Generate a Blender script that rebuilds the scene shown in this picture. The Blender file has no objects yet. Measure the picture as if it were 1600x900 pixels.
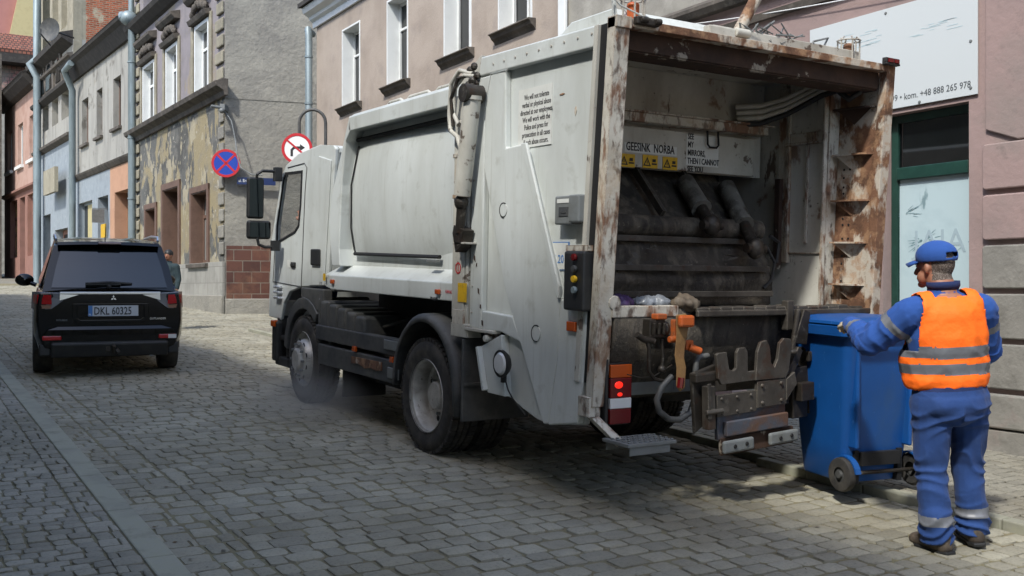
import bpy, bmesh, math, random
from mathutils import Vector, Matrix, noise
R = math.radians
SC = bpy.context.scene
COL = SC.collection
random.seed(7)

# ---------------------------------------------------------------- camera, light, exposure
F, YAW, GR, CH = 1555.6, math.atan(960/1555.6), 0.0356, 1.55
cam = bpy.data.objects.new('camera', bpy.data.cameras.new('camera'))
COL.objects.link(cam)
cam.location = (0, 0, CH)
cam.rotation_euler = (R(90), 0, -YAW)
cam.data.lens = 35; cam.data.sensor_width = 36
cam.data.clip_end = 900; cam.data.clip_start = 0.05
SC.camera = cam

SUN_DIR = Vector((1.25, 0.74, -1.70)).normalized()
SUN_EL = math.asin(-SUN_DIR.z); SUN_AZ = math.atan2(-SUN_DIR.x, -SUN_DIR.y)
W = bpy.data.worlds.new('World'); SC.world = W; W.use_nodes = True
nt = W.node_tree; bg = nt.nodes['Background']
sky = nt.nodes.new('ShaderNodeTexSky'); sky.sky_type = 'NISHITA'; sky.sun_disc = False
sky.sun_elevation = SUN_EL; sky.sun_rotation = SUN_AZ; sky.dust_density = 1.6; sky.air_density = 1.0; sky.ozone_density = 1.0
nt.links.new(sky.outputs[0], bg.inputs[0]); bg.inputs[1].default_value = 0.15
sl = bpy.data.lights.new('sun', 'SUN'); sl.energy = 2.0; sl.angle = R(3.5); sl.color = (1.0, 0.97, 0.91)
so = bpy.data.objects.new('sun', sl); COL.objects.link(so)
so.rotation_euler = SUN_DIR.to_track_quat('-Z', 'Y').to_euler(); so.location = (-20, -10, 30)
SC.view_settings.view_transform = 'Standard'; SC.view_settings.look = 'None'
SC.view_settings.exposure = 1.18; SC.view_settings.gamma = 1.0

# ---------------------------------------------------------------- helpers
def hx(h, k=1.0):
    c = [int(h[i:i+2], 16)/255 for i in (0, 2, 4)]
    return tuple(k*(x/12.92 if x <= .04045 else ((x+.055)/1.055)**2.4) for x in c) + (1,)

def g(v): return (v, v, v, 1)

def mat(name, base, rough=.6, metal=0, layers=(), bump=0, bscale=40, bdist=.01, spec=.5, rlayers=None, alpha=None, emit=None, coat=0, brick=None, sheen=0, trans=0, edge=None):
    """layers: (colour, noise scale (number or 3 numbers), lo, hi, amount)"""
    m = bpy.data.materials.new(name); m.use_nodes = True
    t = m.node_tree; N = t.nodes; L = t.links
    b = N['Principled BSDF']
    b.inputs['Roughness'].default_value = rough; b.inputs['Metallic'].default_value = metal
    b.inputs['Specular IOR Level'].default_value = spec
    b.inputs['Coat Weight'].default_value = coat
    if sheen: b.inputs['Sheen Weight'].default_value = sheen
    if trans: b.inputs['Transmission Weight'].default_value = trans
    base = base if not isinstance(base, str) else hx(base)
    b.inputs['Base Color'].default_value = base
    if alpha is not None: b.inputs['Alpha'].default_value = alpha
    if emit: b.inputs['Emission Color'].default_value = emit[0]; b.inputs['Emission Strength'].default_value = emit[1]
    cur = None; heights = []
    tc = None
    if layers or bump or brick:
        tc = N.new('ShaderNodeTexCoord')
    def vec(scale, off):
        mp = N.new('ShaderNodeMapping')
        s = scale if isinstance(scale, (tuple, list)) else (scale,)*3
        mp.inputs['Scale'].default_value = s; mp.inputs['Location'].default_value = (off*3.7, off*1.3, off*2.1)
        L.new(tc.outputs['Object'], mp.inputs[0]); return mp.outputs[0]
    if brick:
        c1, c2, mc, bw, rh, ms, plane = brick
        br = N.new('ShaderNodeTexBrick'); cb = N.new('ShaderNodeCombineXYZ'); sp = N.new('ShaderNodeSeparateXYZ')
        L.new(tc.outputs['Object'], sp.inputs[0])
        L.new(sp.outputs[plane[0]], cb.inputs[0]); L.new(sp.outputs[plane[1]], cb.inputs[1])
        L.new(cb.outputs[0], br.inputs['Vector'])
        for i, c in (('Color1', c1), ('Color2', c2), ('Mortar', mc)): br.inputs[i].default_value = c if not isinstance(c, str) else hx(c)
        br.inputs['Scale'].default_value = 1; br.inputs['Brick Width'].default_value = bw; br.inputs['Row Height'].default_value = rh
        br.inputs['Mortar Size'].default_value = ms; br.inputs['Mortar Smooth'].default_value = .1
        cur = br.outputs['Color']; heights.append((br.outputs['Fac'], -1.0))
    for i, (c, s, lo, hi, amt) in enumerate(layers):
        n = N.new('ShaderNodeTexNoise'); n.inputs['Scale'].default_value = 1; n.inputs['Detail'].default_value = 7
        n.inputs['Roughness'].default_value = .62; n.inputs['Distortion'].default_value = .25
        L.new(vec(s, i+1), n.inputs['Vector'])
        r = N.new('ShaderNodeMapRange'); r.inputs['From Min'].default_value = lo; r.inputs['From Max'].default_value = hi
        r.inputs['To Max'].default_value = amt; L.new(n.outputs[0], r.inputs[0])
        mx = N.new('ShaderNodeMix'); mx.data_type = 'RGBA'
        L.new(r.outputs[0], mx.inputs['Factor'])
        if cur is None: mx.inputs['A'].default_value = base
        else: L.new(cur, mx.inputs['A'])
        mx.inputs['B'].default_value = c if not isinstance(c, str) else hx(c)
        cur = mx.outputs['Result']
        if rlayers and i in rlayers:
            rr = N.new('ShaderNodeMapRange'); rr.inputs['To Min'].default_value = rough; rr.inputs['To Max'].default_value = .9
            rr.inputs['From Max'].default_value = max(amt, .01)
            L.new(r.outputs[0], rr.inputs[0]); L.new(rr.outputs[0], b.inputs['Roughness'])
            heights.append((r.outputs[0], -.25))
    if edge:   # paint worn off along edges
        ec, er, lo, hi = edge
        bv = N.new('ShaderNodeBevel'); bv.samples = 4; bv.inputs['Radius'].default_value = er
        ge = N.new('ShaderNodeNewGeometry'); dt = N.new('ShaderNodeVectorMath'); dt.operation = 'DOT_PRODUCT'
        L.new(bv.outputs[0], dt.inputs[0]); L.new(ge.outputs['Normal'], dt.inputs[1])
        n = N.new('ShaderNodeTexNoise'); n.inputs['Scale'].default_value = 1; n.inputs['Detail'].default_value = 6
        L.new(vec(16, 5), n.inputs['Vector'])
        om = N.new('ShaderNodeMath'); om.operation = 'SUBTRACT'; om.inputs[0].default_value = 1; L.new(dt.outputs['Value'], om.inputs[1])
        mu = N.new('ShaderNodeMath'); mu.operation = 'MULTIPLY'; L.new(om.outputs[0], mu.inputs[0]); L.new(n.outputs[0], mu.inputs[1])
        r = N.new('ShaderNodeMapRange'); r.inputs['From Min'].default_value = lo; r.inputs['From Max'].default_value = hi; L.new(mu.outputs[0], r.inputs[0])
        mx = N.new('ShaderNodeMix'); mx.data_type = 'RGBA'; L.new(r.outputs[0], mx.inputs['Factor'])
        if cur is None: mx.inputs['A'].default_value = base
        else: L.new(cur, mx.inputs['A'])
        mx.inputs['B'].default_value = hx(ec); cur = mx.outputs['Result']
    if cur is not None: L.new(cur, b.inputs['Base Color'])
    if bump:
        n = N.new('ShaderNodeTexNoise'); n.inputs['Scale'].default_value = 1; n.inputs['Detail'].default_value = 6; n.inputs['Roughness'].default_value = .6
        L.new(vec(bscale, 9), n.inputs['Vector'])
        h = n.outputs[0]
        for o, k in heights:
            ma = N.new('ShaderNodeMath'); ma.operation = 'MULTIPLY_ADD'; ma.inputs[1].default_value = k
            L.new(o, ma.inputs[0]); L.new(h, ma.inputs[2]); h = ma.outputs[0]
        bn = N.new('ShaderNodeBump'); bn.inputs['Strength'].default_value = bump; bn.inputs['Distance'].default_value = bdist
        L.new(h, bn.inputs['Height']); L.new(bn.outputs[0], b.inputs['Normal'])
    return m

def tag(o, label=None, cat=None, group=None, kind=None):
    if label: o['label'] = label
    if cat: o['category'] = cat
    if group: o['group'] = group
    if kind: o['kind'] = kind
    return o

def empty(name, loc=(0, 0, 0), rot=(0, 0, 0), label=None, cat=None, group=None):
    o = bpy.data.objects.new(name, None); COL.objects.link(o); o.empty_display_size = .3
    o.location = loc; o.rotation_euler = rot
    return tag(o, label, cat, group)

class MB:
    """collects shapes; one build() = one mesh object"""
    def __init__(s, org=(0, 0, 0)): s.v = []; s.f = []; s.m = []; s.o = Vector(org); s.cm = 0; s.tint = []; s.ct = .5
    def add(s, vs, fs):
        k = len(s.v); s.v += [Vector(p)-s.o for p in vs]
        for f in fs: s.f.append([i+k for i in f]); s.m.append(s.cm); s.tint.append(s.ct)
        return s
    def box(s, a, b, M=None):
        x0, y0, z0 = a; x1, y1, z1 = b
        if x0 > x1: x0, x1 = x1, x0
        if y0 > y1: y0, y1 = y1, y0
        if z0 > z1: z0, z1 = z1, z0
        vs = [Vector(p) for p in ((x0,y0,z0),(x1,y0,z0),(x1,y1,z0),(x0,y1,z0),(x0,y0,z1),(x1,y0,z1),(x1,y1,z1),(x0,y1,z1))]
        if M: vs = [M @ p for p in vs]
        return s.add(vs, [(0,3,2,1),(4,5,6,7),(0,1,5,4),(1,2,6,5),(2,3,7,6),(3,0,4,7)])
    def prism(s, poly, lo, hi, ax=0, M=None):
        """poly in the two other axes, extruded along ax from lo to hi"""
        n = len(poly)
        def mk(p, t):
            q = [p[0], p[1]]; q.insert(ax, t); return Vector(q)
        vs = [mk(p, lo) for p in poly]+[mk(p, hi) for p in poly]
        if M: vs = [M @ p for p in vs]
        fs = [list(range(n))[::-1], list(range(n, 2*n))]+[(i, (i+1) % n, (i+1) % n+n, i+n) for i in range(n)]
        return s.add(vs, fs)
    def tube(s, path, r, n=10, cap=True, rs=None):
        P = [Vector(p) for p in path]; rings = []
        up = Vector((0, 0, 1)); prev = None
        for i, p in enumerate(P):
            d = (P[min(i+1, len(P)-1)]-P[max(i-1, 0)]).normalized()
            a = d.cross(up if prev is None else prev)
            if prev is None:
                if a.length < .1: a = d.cross(Vector((1, 0, 0)))
                a.normalize(); b = d.cross(a).normalized()
            else:
                b = (prev - d*prev.dot(d)).normalized(); a = b.cross(d).normalized()
            prev = b
            rr = rs[i] if rs else r
            rings.append([p+(a*math.cos(t)+b*math.sin(t))*rr for t in (2*math.pi*k/n for k in range(n))])
        vs = [q for rg in rings for q in rg]; fs = []
        for i in range(len(P)-1):
            for k in range(n): fs.append((i*n+k, i*n+(k+1) % n, (i+1)*n+(k+1) % n, (i+1)*n+k))
        if cap: fs += [list(range(n))[::-1], [len(vs)-n+k for k in range(n)]]
        return s.add(vs, fs)
    def lathe(s, prof, c, ax=0, n=32, arc=(0, 2*math.pi)):
        """prof: (radius, position along axis)"""
        full = abs(arc[1]-arc[0]-2*math.pi) < 1e-6; m = n if full else n+1
        vs = []; c = Vector(c)
        for k in range(m):
            t = arc[0]+(arc[1]-arc[0])*k/n
            for r, h in prof:
                q = [r*math.cos(t), r*math.sin(t)]; q.insert(ax, h); vs.append(c+Vector(q))
        p = len(prof); fs = []
        for k in range(n):
            a = k; b = (k+1) % m
            for j in range(p-1): fs.append((a*p+j, b*p+j, b*p+j+1, a*p+j+1))
        return s.add(vs, fs)
    def disc(s, c, r, t, ax=0, n=28):
        return s.lathe([(0, -t/2), (r, -t/2), (r, t/2), (0, t/2)], c, ax, n)
    def ell(s, c, r, M=None, nu=16, nv=10):
        vs = []; c = Vector(c)
        for j in range(nv+1):
            th = math.pi*j/nv
            for i in range(nu):
                ph = 2*math.pi*i/nu
                p = Vector((r[0]*math.sin(th)*math.cos(ph), r[1]*math.sin(th)*math.sin(ph), r[2]*math.cos(th)))
                vs.append(c+(M @ p if M else p))
        fs = [(j*nu+i, (j+1)*nu+i, (j+1)*nu+(i+1) % nu, j*nu+(i+1) % nu) for j in range(nv) for i in range(nu)]
        return s.add(vs, fs)
    def grid(s, rows):
        n = len(rows[0]); vs = [p for r in rows for p in r]
        fs = [(j*n+i, j*n+i+1, (j+1)*n+i+1, (j+1)*n+i) for j in range(len(rows)-1) for i in range(n-1)]
        return s.add(vs, fs)
    def mesh(s, name, tint=False):
        me = bpy.data.meshes.new(name); me.from_pydata([tuple(p) for p in s.v], [], s.f)
        for p, i in zip(me.polygons, s.m): p.material_index = i
        if tint:
            at = me.attributes.new('tint', 'FLOAT', 'FACE'); at.data.foreach_set('value', s.tint)
        bm = bmesh.new(); bm.from_mesh(me); bmesh.ops.remove_doubles(bm, verts=bm.verts, dist=1e-5)
        bmesh.ops.recalc_face_normals(bm, faces=bm.faces); bm.to_mesh(me); bm.free()
        return me
    def build(s, name, mats, parent=None, bevel=0, smooth=None, seg=2, tint=False, sub=0):
        me = s.mesh(name, tint)
        for m in (mats if isinstance(mats, (list, tuple)) else [mats]): me.materials.append(m)
        o = bpy.data.objects.new(name, me); COL.objects.link(o)
        if parent is not None: o.parent = parent
        if bevel:
            b = o.modifiers.new('bevel', 'BEVEL'); b.width = bevel; b.segments = seg; b.limit_method = 'ANGLE'; b.angle_limit = R(35)
            b.harden_normals = False
        if sub:
            q = o.modifiers.new('sub', 'SUBSURF'); q.levels = q.render_levels = sub
        if smooth is not None:
            me.polygons.foreach_set('use_smooth', [True]*len(me.polygons))
            me.set_sharp_from_angle(angle=R(smooth)) if hasattr(me, 'set_sharp_from_angle') else None
        return o

def text(name, body, size, M, mt, parent, align='LEFT', extrude=.0008, sx=1.0, spacing=1.0, bold=0):
    """lettering as a mesh; M places the text plane (x right, y up, z out) in the parent's frame"""
    cu = bpy.data.curves.new(name, 'FONT'); cu.body = body; cu.size = size; cu.extrude = extrude; cu.align_x = align
    cu.space_line = spacing; cu.offset = bold; cu.resolution_u = 2
    t = bpy.data.objects.new(name, cu); COL.objects.link(t)
    dg = bpy.context.evaluated_depsgraph_get()
    me = bpy.data.meshes.new_from_object(t.evaluated_get(dg)); bpy.data.objects.remove(t); bpy.data.curves.remove(cu)
    me.transform(M @ Matrix.Diagonal((sx, 1, 1, 1))); me.name = name; me.materials.clear(); me.materials.append(mt)
    o = bpy.data.objects.new(name, me); COL.objects.link(o)
    if parent is not None: o.parent = parent
    return o

def frame(org, xa, ya):
    x = Vector(xa).normalized(); y = Vector(ya).normalized(); z = x.cross(y).normalized()
    m = Matrix(((x.x, y.x, z.x, org[0]), (x.y, y.y, z.y, org[1]), (x.z, y.z, z.z, org[2]), (0, 0, 0, 1))); return m

def ray(px, py=450):
    u = (px-800)/F; s, c = math.sin(YAW), math.cos(YAW)
    return Vector((s+c*u, c-s*u, (450-py)/F))
def gz(x, y): return GR*y

# ---------------------------------------------------------------- materials
def stone_mat(name, a, b_, dirt, bump=.5, rough=.85):
    m = mat(name, a, rough, layers=[(b_, 9, .35, .7, .7), (dirt, .9, .42, .68, .75), ('1d1b18', 60, .5, .8, .5)], bump=bump, bscale=70, bdist=.004)
    t = m.node_tree; N = t.nodes; L = t.links; b = N['Principled BSDF']
    at = N.new('ShaderNodeAttribute'); at.attribute_name = 'tint'
    mr = N.new('ShaderNodeMapRange'); mr.inputs['To Min'].default_value = .82; mr.inputs['To Max'].default_value = 1.13
    L.new(at.outputs['Fac'], mr.inputs[0])
    hs = N.new('ShaderNodeHueSaturation'); L.new(mr.outputs[0], hs.inputs['Value'])
    src = b.inputs['Base Color'].links[0].from_socket
    L.new(src, hs.inputs['Color']); L.new(hs.outputs[0], b.inputs['Base Color'])
    return m
M_SETT = stone_mat('granite_sett', hx('8c897a'), hx('969384'), hx('76705d'))
M_SETT2 = stone_mat('small_sett', hx('868377'), hx('918e82'), hx('6b6858'))
M_SETT3 = stone_mat('pavement_sett', hx('7d7a6e'), hx('8a877a'), hx('6c6656'))
M_JOINT = mat('joint_sand', hx('757056'), .95, layers=[('6d614a', 5, .4, .7, .8), ('4a453a', 14, .5, .72, .5)], bump=.6, bscale=50, bdist=.01)
M_KERB = mat('granite_kerb', hx('8c8c7a'), .8, layers=[('8d8c82', 30, .4, .7, .6), ('5d594c', 5, .55, .7, .6), ('67665f', 2.2, .5, .7, .6)], bump=.3, bscale=90, bdist=.003)
M_GROUND = mat('far_ground', hx('77756c'), .9, layers=[('5a574c', .5, .4, .7, .7)], bump=.5, bscale=12, bdist=.02)

RUST = '3f2b1e'; RUST2 = '6f4f3a'
M_WHITE = mat('white_truck_paint', hx('c3c8c5'), .34, layers=[('989a92', (1.3, 1.3, .5), .42, .75, .6), ('7f7d6f', 6, .58, .8, .5), ('9c9c92', (9, 9, .8), .55, .75, .4), (RUST, 38, .74, .77, .9), ('8a8a7e', (26, 26, .9), .60, .74, .4)], bump=.12, bscale=2.2, bdist=.03, coat=.2, edge=('6b5f50', .01, .10, .22))
M_WHITE_D = mat('dirty_white_paint', hx('b4b3aa'), .55, layers=[('837d70', (3, 3, 1.2), .42, .7, .75), (RUST, 9, .6, .64, .85), ('2b241c', 24, .66, .75, .7)], bump=.3, bscale=20, bdist=.004, edge=('5a4030', .012, .08, .16))
M_RUSTW = mat('rusty_white_paint', hx('b9b6ab'), .6, layers=[('8d8574', 4, .4, .7, .6), (RUST2, (8, 8, 3.2), .51, .59, .95), (RUST, (15, 15, 6), .53, .64, .85), ('24180f', 30, .6, .7, .6), ('a08c72', 3, .5, .62, .5)], bump=.6, bscale=30, bdist=.006, edge=('5a3c28', .018, .06, .12))
M_RUST = mat('rust', hx(RUST2), .9, layers=[(RUST, 6, .45, .65, .8), ('b5aea0', (4.5, 4.5, 2.4), .50, .56, .9), ('9c7b5c', 11, .5, .6, .6), ('20150d', 20, .6, .75, .7)], bump=.7, bscale=35, bdist=.006)
M_RUSTD = mat('dark_rust', hx('3f2c20'), .9, layers=[('1a120e', 5, .4, .7, .8), ('9b9486', 5, .6, .63, .8)], bump=.5, bscale=30, bdist=.005)
M_INNER = mat('scuffed_inner_wall', hx('c2c1b8'), .5, layers=[('8d867a', (2, 2, .8), .42, .7, .8), (RUST, (4, 4, 1.4), .6, .63, .9), (RUST2, 3.3, .6, .66, .8), ('1c1815', 26, .64, .72, .8)], bump=.3, bscale=24, bdist=.005)
M_FILTH = mat('packer_filth', hx('3d372f'), .8, layers=[('1d1a16', 3, .4, .65, .9), ('6a6254', (8, 8, 3), .5, .72, .8), ('8f8777', 30, .62, .76, .6), ('1a1714', (22, 22, 5), .6, .7, .7)], bump=.8, bscale=26, bdist=.014)
M_GREASE = mat('worn_steel', hx('3c3833'), .5, .5, layers=[('2d2822', 6, .4, .65, .9), ('8a857b', 16, .58, .75, .7), (RUST, 9, .58, .66, .7)], bump=.5, bscale=30, bdist=.005)
M_RAM = mat('worn_ram', hx('6f6e68'), .45, .2, layers=[('3a3630', 7, .45, .62, .9), ('a09f97', 16, .58, .7, .7)], bump=.3, bscale=30, bdist=.004)
M_STEELP = mat('dusty_lift_steel', hx('4b4741'), .6, .3, layers=[('2b2722', 4, .4, .65, .8), ('77726a', 16, .58, .78, .5), (RUST, 6, .57, .65, .7)], bump=.5, bscale=30, bdist=.005, edge=('8a8478', .012, .08, .2))
M_BLACK = mat('black_plastic', hx('1d1e1f'), .55, layers=[('3a3935', 6, .45, .75, .6)], bump=.15, bscale=60, bdist=.002)
M_BLACKG = mat('grey_dusty_plastic', hx('3b3d3e'), .6, layers=[('65635d', 3.5, .42, .75, .7), ('232425', 12, .5, .7, .5)], bump=.2, bscale=40, bdist=.003)
M_RUBBER = mat('tyre_rubber', hx('262524'), .8, layers=[('57534b', 7, .42, .72, .7)], bump=.3, bscale=70, bdist=.003)
M_RUBB2 = mat('black_rubber_seal', hx('101011'), .7)
M_VOID = mat('chassis_black', hx('131312'), .85, layers=[('2c2924', 6, .45, .7, .7)], bump=.4, bscale=20, bdist=.01)
M_RIM = mat('grey_wheel_rim', hx('b4b3ae'), .45, .3, layers=[('77726a', 9, .42, .7, .7), (RUST, 20, .62, .68, .7)], bump=.15, bscale=40, bdist=.002)
M_CHROME = mat('chrome', hx('d8dadc'), .28, .75)
M_GREYP = mat('grey_painted_metal', hx('6c7070'), .5, layers=[('55564f', 8, .45, .7, .6)], bump=.15, bscale=40, bdist=.002)
M_GLASS = mat('dark_glass', hx('0c0f10'), .04, spec=.9, layers=[('26292a', 1.5, .45, .7, .5)])
M_CLEAR = mat('clear_glass', hx('566064'), .02, alpha=.13)
M_REDB = mat('bright_red_lens', hx('a01418'), .15, spec=.8)
M_AMBER = mat('amber_lens', hx('a84812'), .25, spec=.7)
M_REDL = mat('red_lens', hx('5e0d10'), .2, spec=.7)
M_REDLIT = mat('lit_red_lens', hx('8a0c10'), .2, emit=(hx('ff1a10'), .06))
M_LENSW = mat('white_lens', hx('c6c8c8'), .15, spec=.8)
M_TXT = mat('black_lettering', hx('1b1c1e'), .6)
M_TXTG = mat('faded_grey_lettering', hx('8a9aa2'), .6)
M_LABEL = mat('sticker_white', hx('c9cbc6'), .5, layers=[('a9a89f', 12, .5, .75, .5)])
M_LABELB = mat('sticker_blue', hx('3d6fa8'), .5)
M_YEL = mat('warning_yellow', hx('c9a017'), .5, layers=[('8a7430', 25, .5, .7, .6)])
M_REDP = mat('red_paint', hx('b3202a'), .45)
M_BLUEP = mat('sign_blue', hx('1d3f9e'), .4)
M_SIGNW = mat('sign_white', hx('dcdedd'), .45)
M_ORANGE = mat('orange_lever_plastic', hx('a84f1c'), .5, layers=[('6b4a33', 12, .5, .7, .7)])
M_PIPEB = mat('zinc_drainpipe', hx('7f8c90'), .5, .3, layers=[('5f6a6c', (8, 8, 1.5), .45, .7, .6)], bump=.1, bscale=30, bdist=.002)
M_BIN = mat('blue_bin_plastic', hx('0f4a8c'), .42, layers=[('0a386c', 2.5, .4, .7, .5), ('4f7fb5', (40, 40, 14), .66, .74, .6), ('34506e', (3, 3, 1.5), .56, .75, .5)], bump=.12, bscale=120, bdist=.001)
M_BLUEJ = mat('blue_workwear', hx('1f4a90'), .9, layers=[('1a3f7c', 5, .4, .7, .5)], bump=.25, bscale=9, bdist=.02, sheen=.05)
M_NAVY = mat('navy_cloth', hx('15264f'), .9, bump=.4, bscale=12, bdist=.02)
M_BLUET = mat('blue_trousers', hx('1c3d74'), .9, layers=[('19325c', 4, .4, .7, .6), ('34507e', 14, .6, .75, .4)], bump=.3, bscale=10, bdist=.02, sheen=.05)
M_HIVIS = mat('orange_hivis', hx('ff6f0c'), .75, layers=[('f5620a', 4, .4, .7, .5)], bump=.45, bscale=6, bdist=.03)
M_REFL = mat('grey_reflective_tape', hx('6c6f74'), .45, layers=[('585b62', 14, .4, .7, .5)], bump=.2, bscale=20, bdist=.008)
M_SKIN = mat('skin', hx('94664f'), .55, layers=[('7d4d3d', 30, .45, .7, .5)], bump=.2, bscale=90, bdist=.002)
M_HAIR = mat('short_grey_hair', hx('4a4039'), .9, layers=[('8a8078', 160, .5, .6, .7)], bump=.6, bscale=260, bdist=.002)
M_BOOT = mat('worn_leather_boot', hx('3a322b'), .65, layers=[('6b5f50', 12, .45, .7, .7)], bump=.4, bscale=50, bdist=.003)
M_GLOVE = mat('worn_work_glove', hx('b3a78f'), .9, layers=[('6a6255', 20, .45, .7, .6)], bump=.4, bscale=60, bdist=.003)
M_CAR = mat('black_car_paint', hx('040506'), .09, spec=.4, coat=.25)
M_CARGL = mat('tinted_car_glass', hx('0d1214'), .03, spec=.9)
# ---------------------------------------------------------------- ground, road, pavements
def kerb_r(y):
    pts = [(-5, 5.56), (5.2, 5.57), (6.5, 5.88), (60, 5.95)]
    for (a, xa), (b, xb) in zip(pts, pts[1:]):
        if y <= b: return xa+(xb-xa)*(y-a)/(b-a)
    return pts[-1][1]
m = MB()
m.grid([[(x, y, GR*y-.03) for x in (-60, -10, 0, 10, 60)] for y in (-30, -5, 30, 60, 200)])
tag(m.build('ground', M_GROUND), kind='structure')
m = MB()
ys = [-4+.6*i for i in range(90)]
m.grid([[(x, y, GR*y-.010) for x in (-6, 1.15, 3, kerb_r(y)-.02, 12)] for y in ys])
tag(m.build('roadbed', M_JOINT), kind='structure')

def setts(mb, xf0, xf1, y0, y1, px_, py_, zoff, rnd, gap=.012, lift=.012, skip=None, wave=.0, dish=.004):
    y = y0; r = random.Random(rnd)
    while y < y1:
        h = py_*r.uniform(.85, 1.15); x = xf0(y)+0.0; x1 = xf1(y)
        off = r.uniform(0, px_*.6); first = True
        while x < x1-.02:
            w = px_*r.uniform(.72, 1.3)
            if first: w = max(.05, w-off); first = False
            if x+w > x1-.04: w = x1-x
            cx, cy = x+w/2, y+h/2
            if skip is None or not skip(cx, cy):
                j = lambda s: r.uniform(-s, s)
                wv = wave*math.sin(cx*2.1+cy*.3)
                z = GR*cy+zoff+j(dish)+.007*noise.noise((cx*.9, cy*.9, 3))
                tx, ty = j(.012), j(.012)
                ring = []
                gx = w/2-gap*r.uniform(.3, .9); gy = h/2-gap*r.uniform(.3, .9)
                cut = min(gx, gy)*r.uniform(.15, .4)
                for sx, sy in ((-1,-1),(1,-1),(1,1),(-1,1)):
                    for q in (0, 1):
                        first_x = (sx*sy > 0) == (q == 0)
                        ax = gx-(0 if first_x else cut)
                        ay = gy-(cut if first_x else 0)
                        ring.append((cx+sx*ax+j(gap*.5), cy+sy*ay+wv+j(gap*.5)))
                b = []; t1 = []; t2 = []
                for (a, c) in ring:
                    zz = z+tx*(a-cx)+ty*(c-cy)+GR*(c-cy)
                    b.append((a, c, zz-lift*1.6)); 
                    t1.append((cx+(a-cx)*.97, cy+(c-cy)*.97, zz-lift*.35)); t2.append((cx+(a-cx)*.8, cy+(c-cy)*.8, zz+j(.0015)))
                n = 8; vs = b+t1+t2+[(cx, cy+wv*0, z+.002)]
                fs = []
                for k in range(n):
                    k2 = (k+1) % n
                    fs += [(k, k2, n+k2, n+k), (n+k, n+k2, 2*n+k2, 2*n+k), (2*n+k, 2*n+k2, 3*n)]
                mb.ct = r.random(); mb.add(vs, fs)
            x += w
        y += h
road = MB()
L0 = 1.16
setts(road, lambda y: L0+.42, lambda y: kerb_r(y), .8, 24, .165, .142, 0, 1, gap=.011, wave=.025, dish=.005)
setts(road, lambda y: L0, lambda y: L0+.21, .8, 24, .2, .15, -.001, 2)
setts(road, lambda y: L0+.21, lambda y: L0+.42, .8, 24, .2, .17, -.003, 3, gap=.016)
setts(road, lambda y: -2, lambda y: 12, 24, 34, .2, .2, 0, 4)
setts(road, lambda y: -2, lambda y: 7.2, 34, 46, .24, .24, 0, 14)
setts(road, lambda y: kerb_r(y), lambda y: 12, 19.6, 24, .2, .2, 0, 15)
tag(road.build('road', M_SETT, tint=True, smooth=50), kind='structure')
# left pavement (the photographer stands on it), its kerb, the right pavement and its kerb
KH = .075
m = MB(); m.grid([[(x, y, GR*y+KH-.012) for x in (-8, -2, 1.02)] for y in ys[:60]])
tag(m.build('left_pavement_bed', M_JOINT), kind='structure')
lp = MB()
setts(lp, lambda y: -2.2+.10*math.sin(y), lambda y: .86, 1.0, 16, .105, .10, KH, 5, gap=.010, lift=.008, wave=.06, dish=.003)
setts(lp, lambda y: .86, lambda y: 1.0, 1.0, 16, .14, .13, KH, 6, gap=.009, lift=.008)
tag(lp.build('left_pavement', M_SETT2, tint=True, smooth=50), kind='structure')
kb = MB(); y = -1.0
while y < 30:
    kb.box((1.005, y+.004, -.2), (1.15, y+.996, KH), Matrix.Shear('XY', 4, (0, 0)) if 0 else None)
    for i in range(8):
        v = kb.v[-8+i]; kb.v[-8+i] = Vector((v.x, v.y, v.z+GR*v.y))
    y += 1.0
tag(kb.build('left_kerb', M_KERB, bevel=.008), kind='structure')
RK = .055
m = MB(); m.grid([[(x, y, GR*y+RK-.012) for x in (kerb_r(y)+.06, 7, 9)] for y in ys[:40]])
tag(m.build('right_pavement_bed', M_JOINT), kind='structure')
rp = MB()
setts(rp, lambda y: kerb_r(y)+.1, lambda y: 7.9, 1.5, 19.5, .1, .1, RK, 8, gap=.007, lift=.006, dish=.002)
tag(rp.build('right_pavement', M_SETT3, tint=True, smooth=50), kind='structure')
kb = MB(); y = 0.5
while y < 19.3:
    x = kerb_r(y+.25); kb.box((x, y+.003, -.2), (x+.1, y+.497, RK+.002))
    for i in range(8):
        v = kb.v[-8+i]; kb.v[-8+i] = Vector((v.x, v.y, v.z+GR*v.y))
    y += .5
tag(kb.build('right_kerb', M_KERB, bevel=.01), kind='structure')

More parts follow.
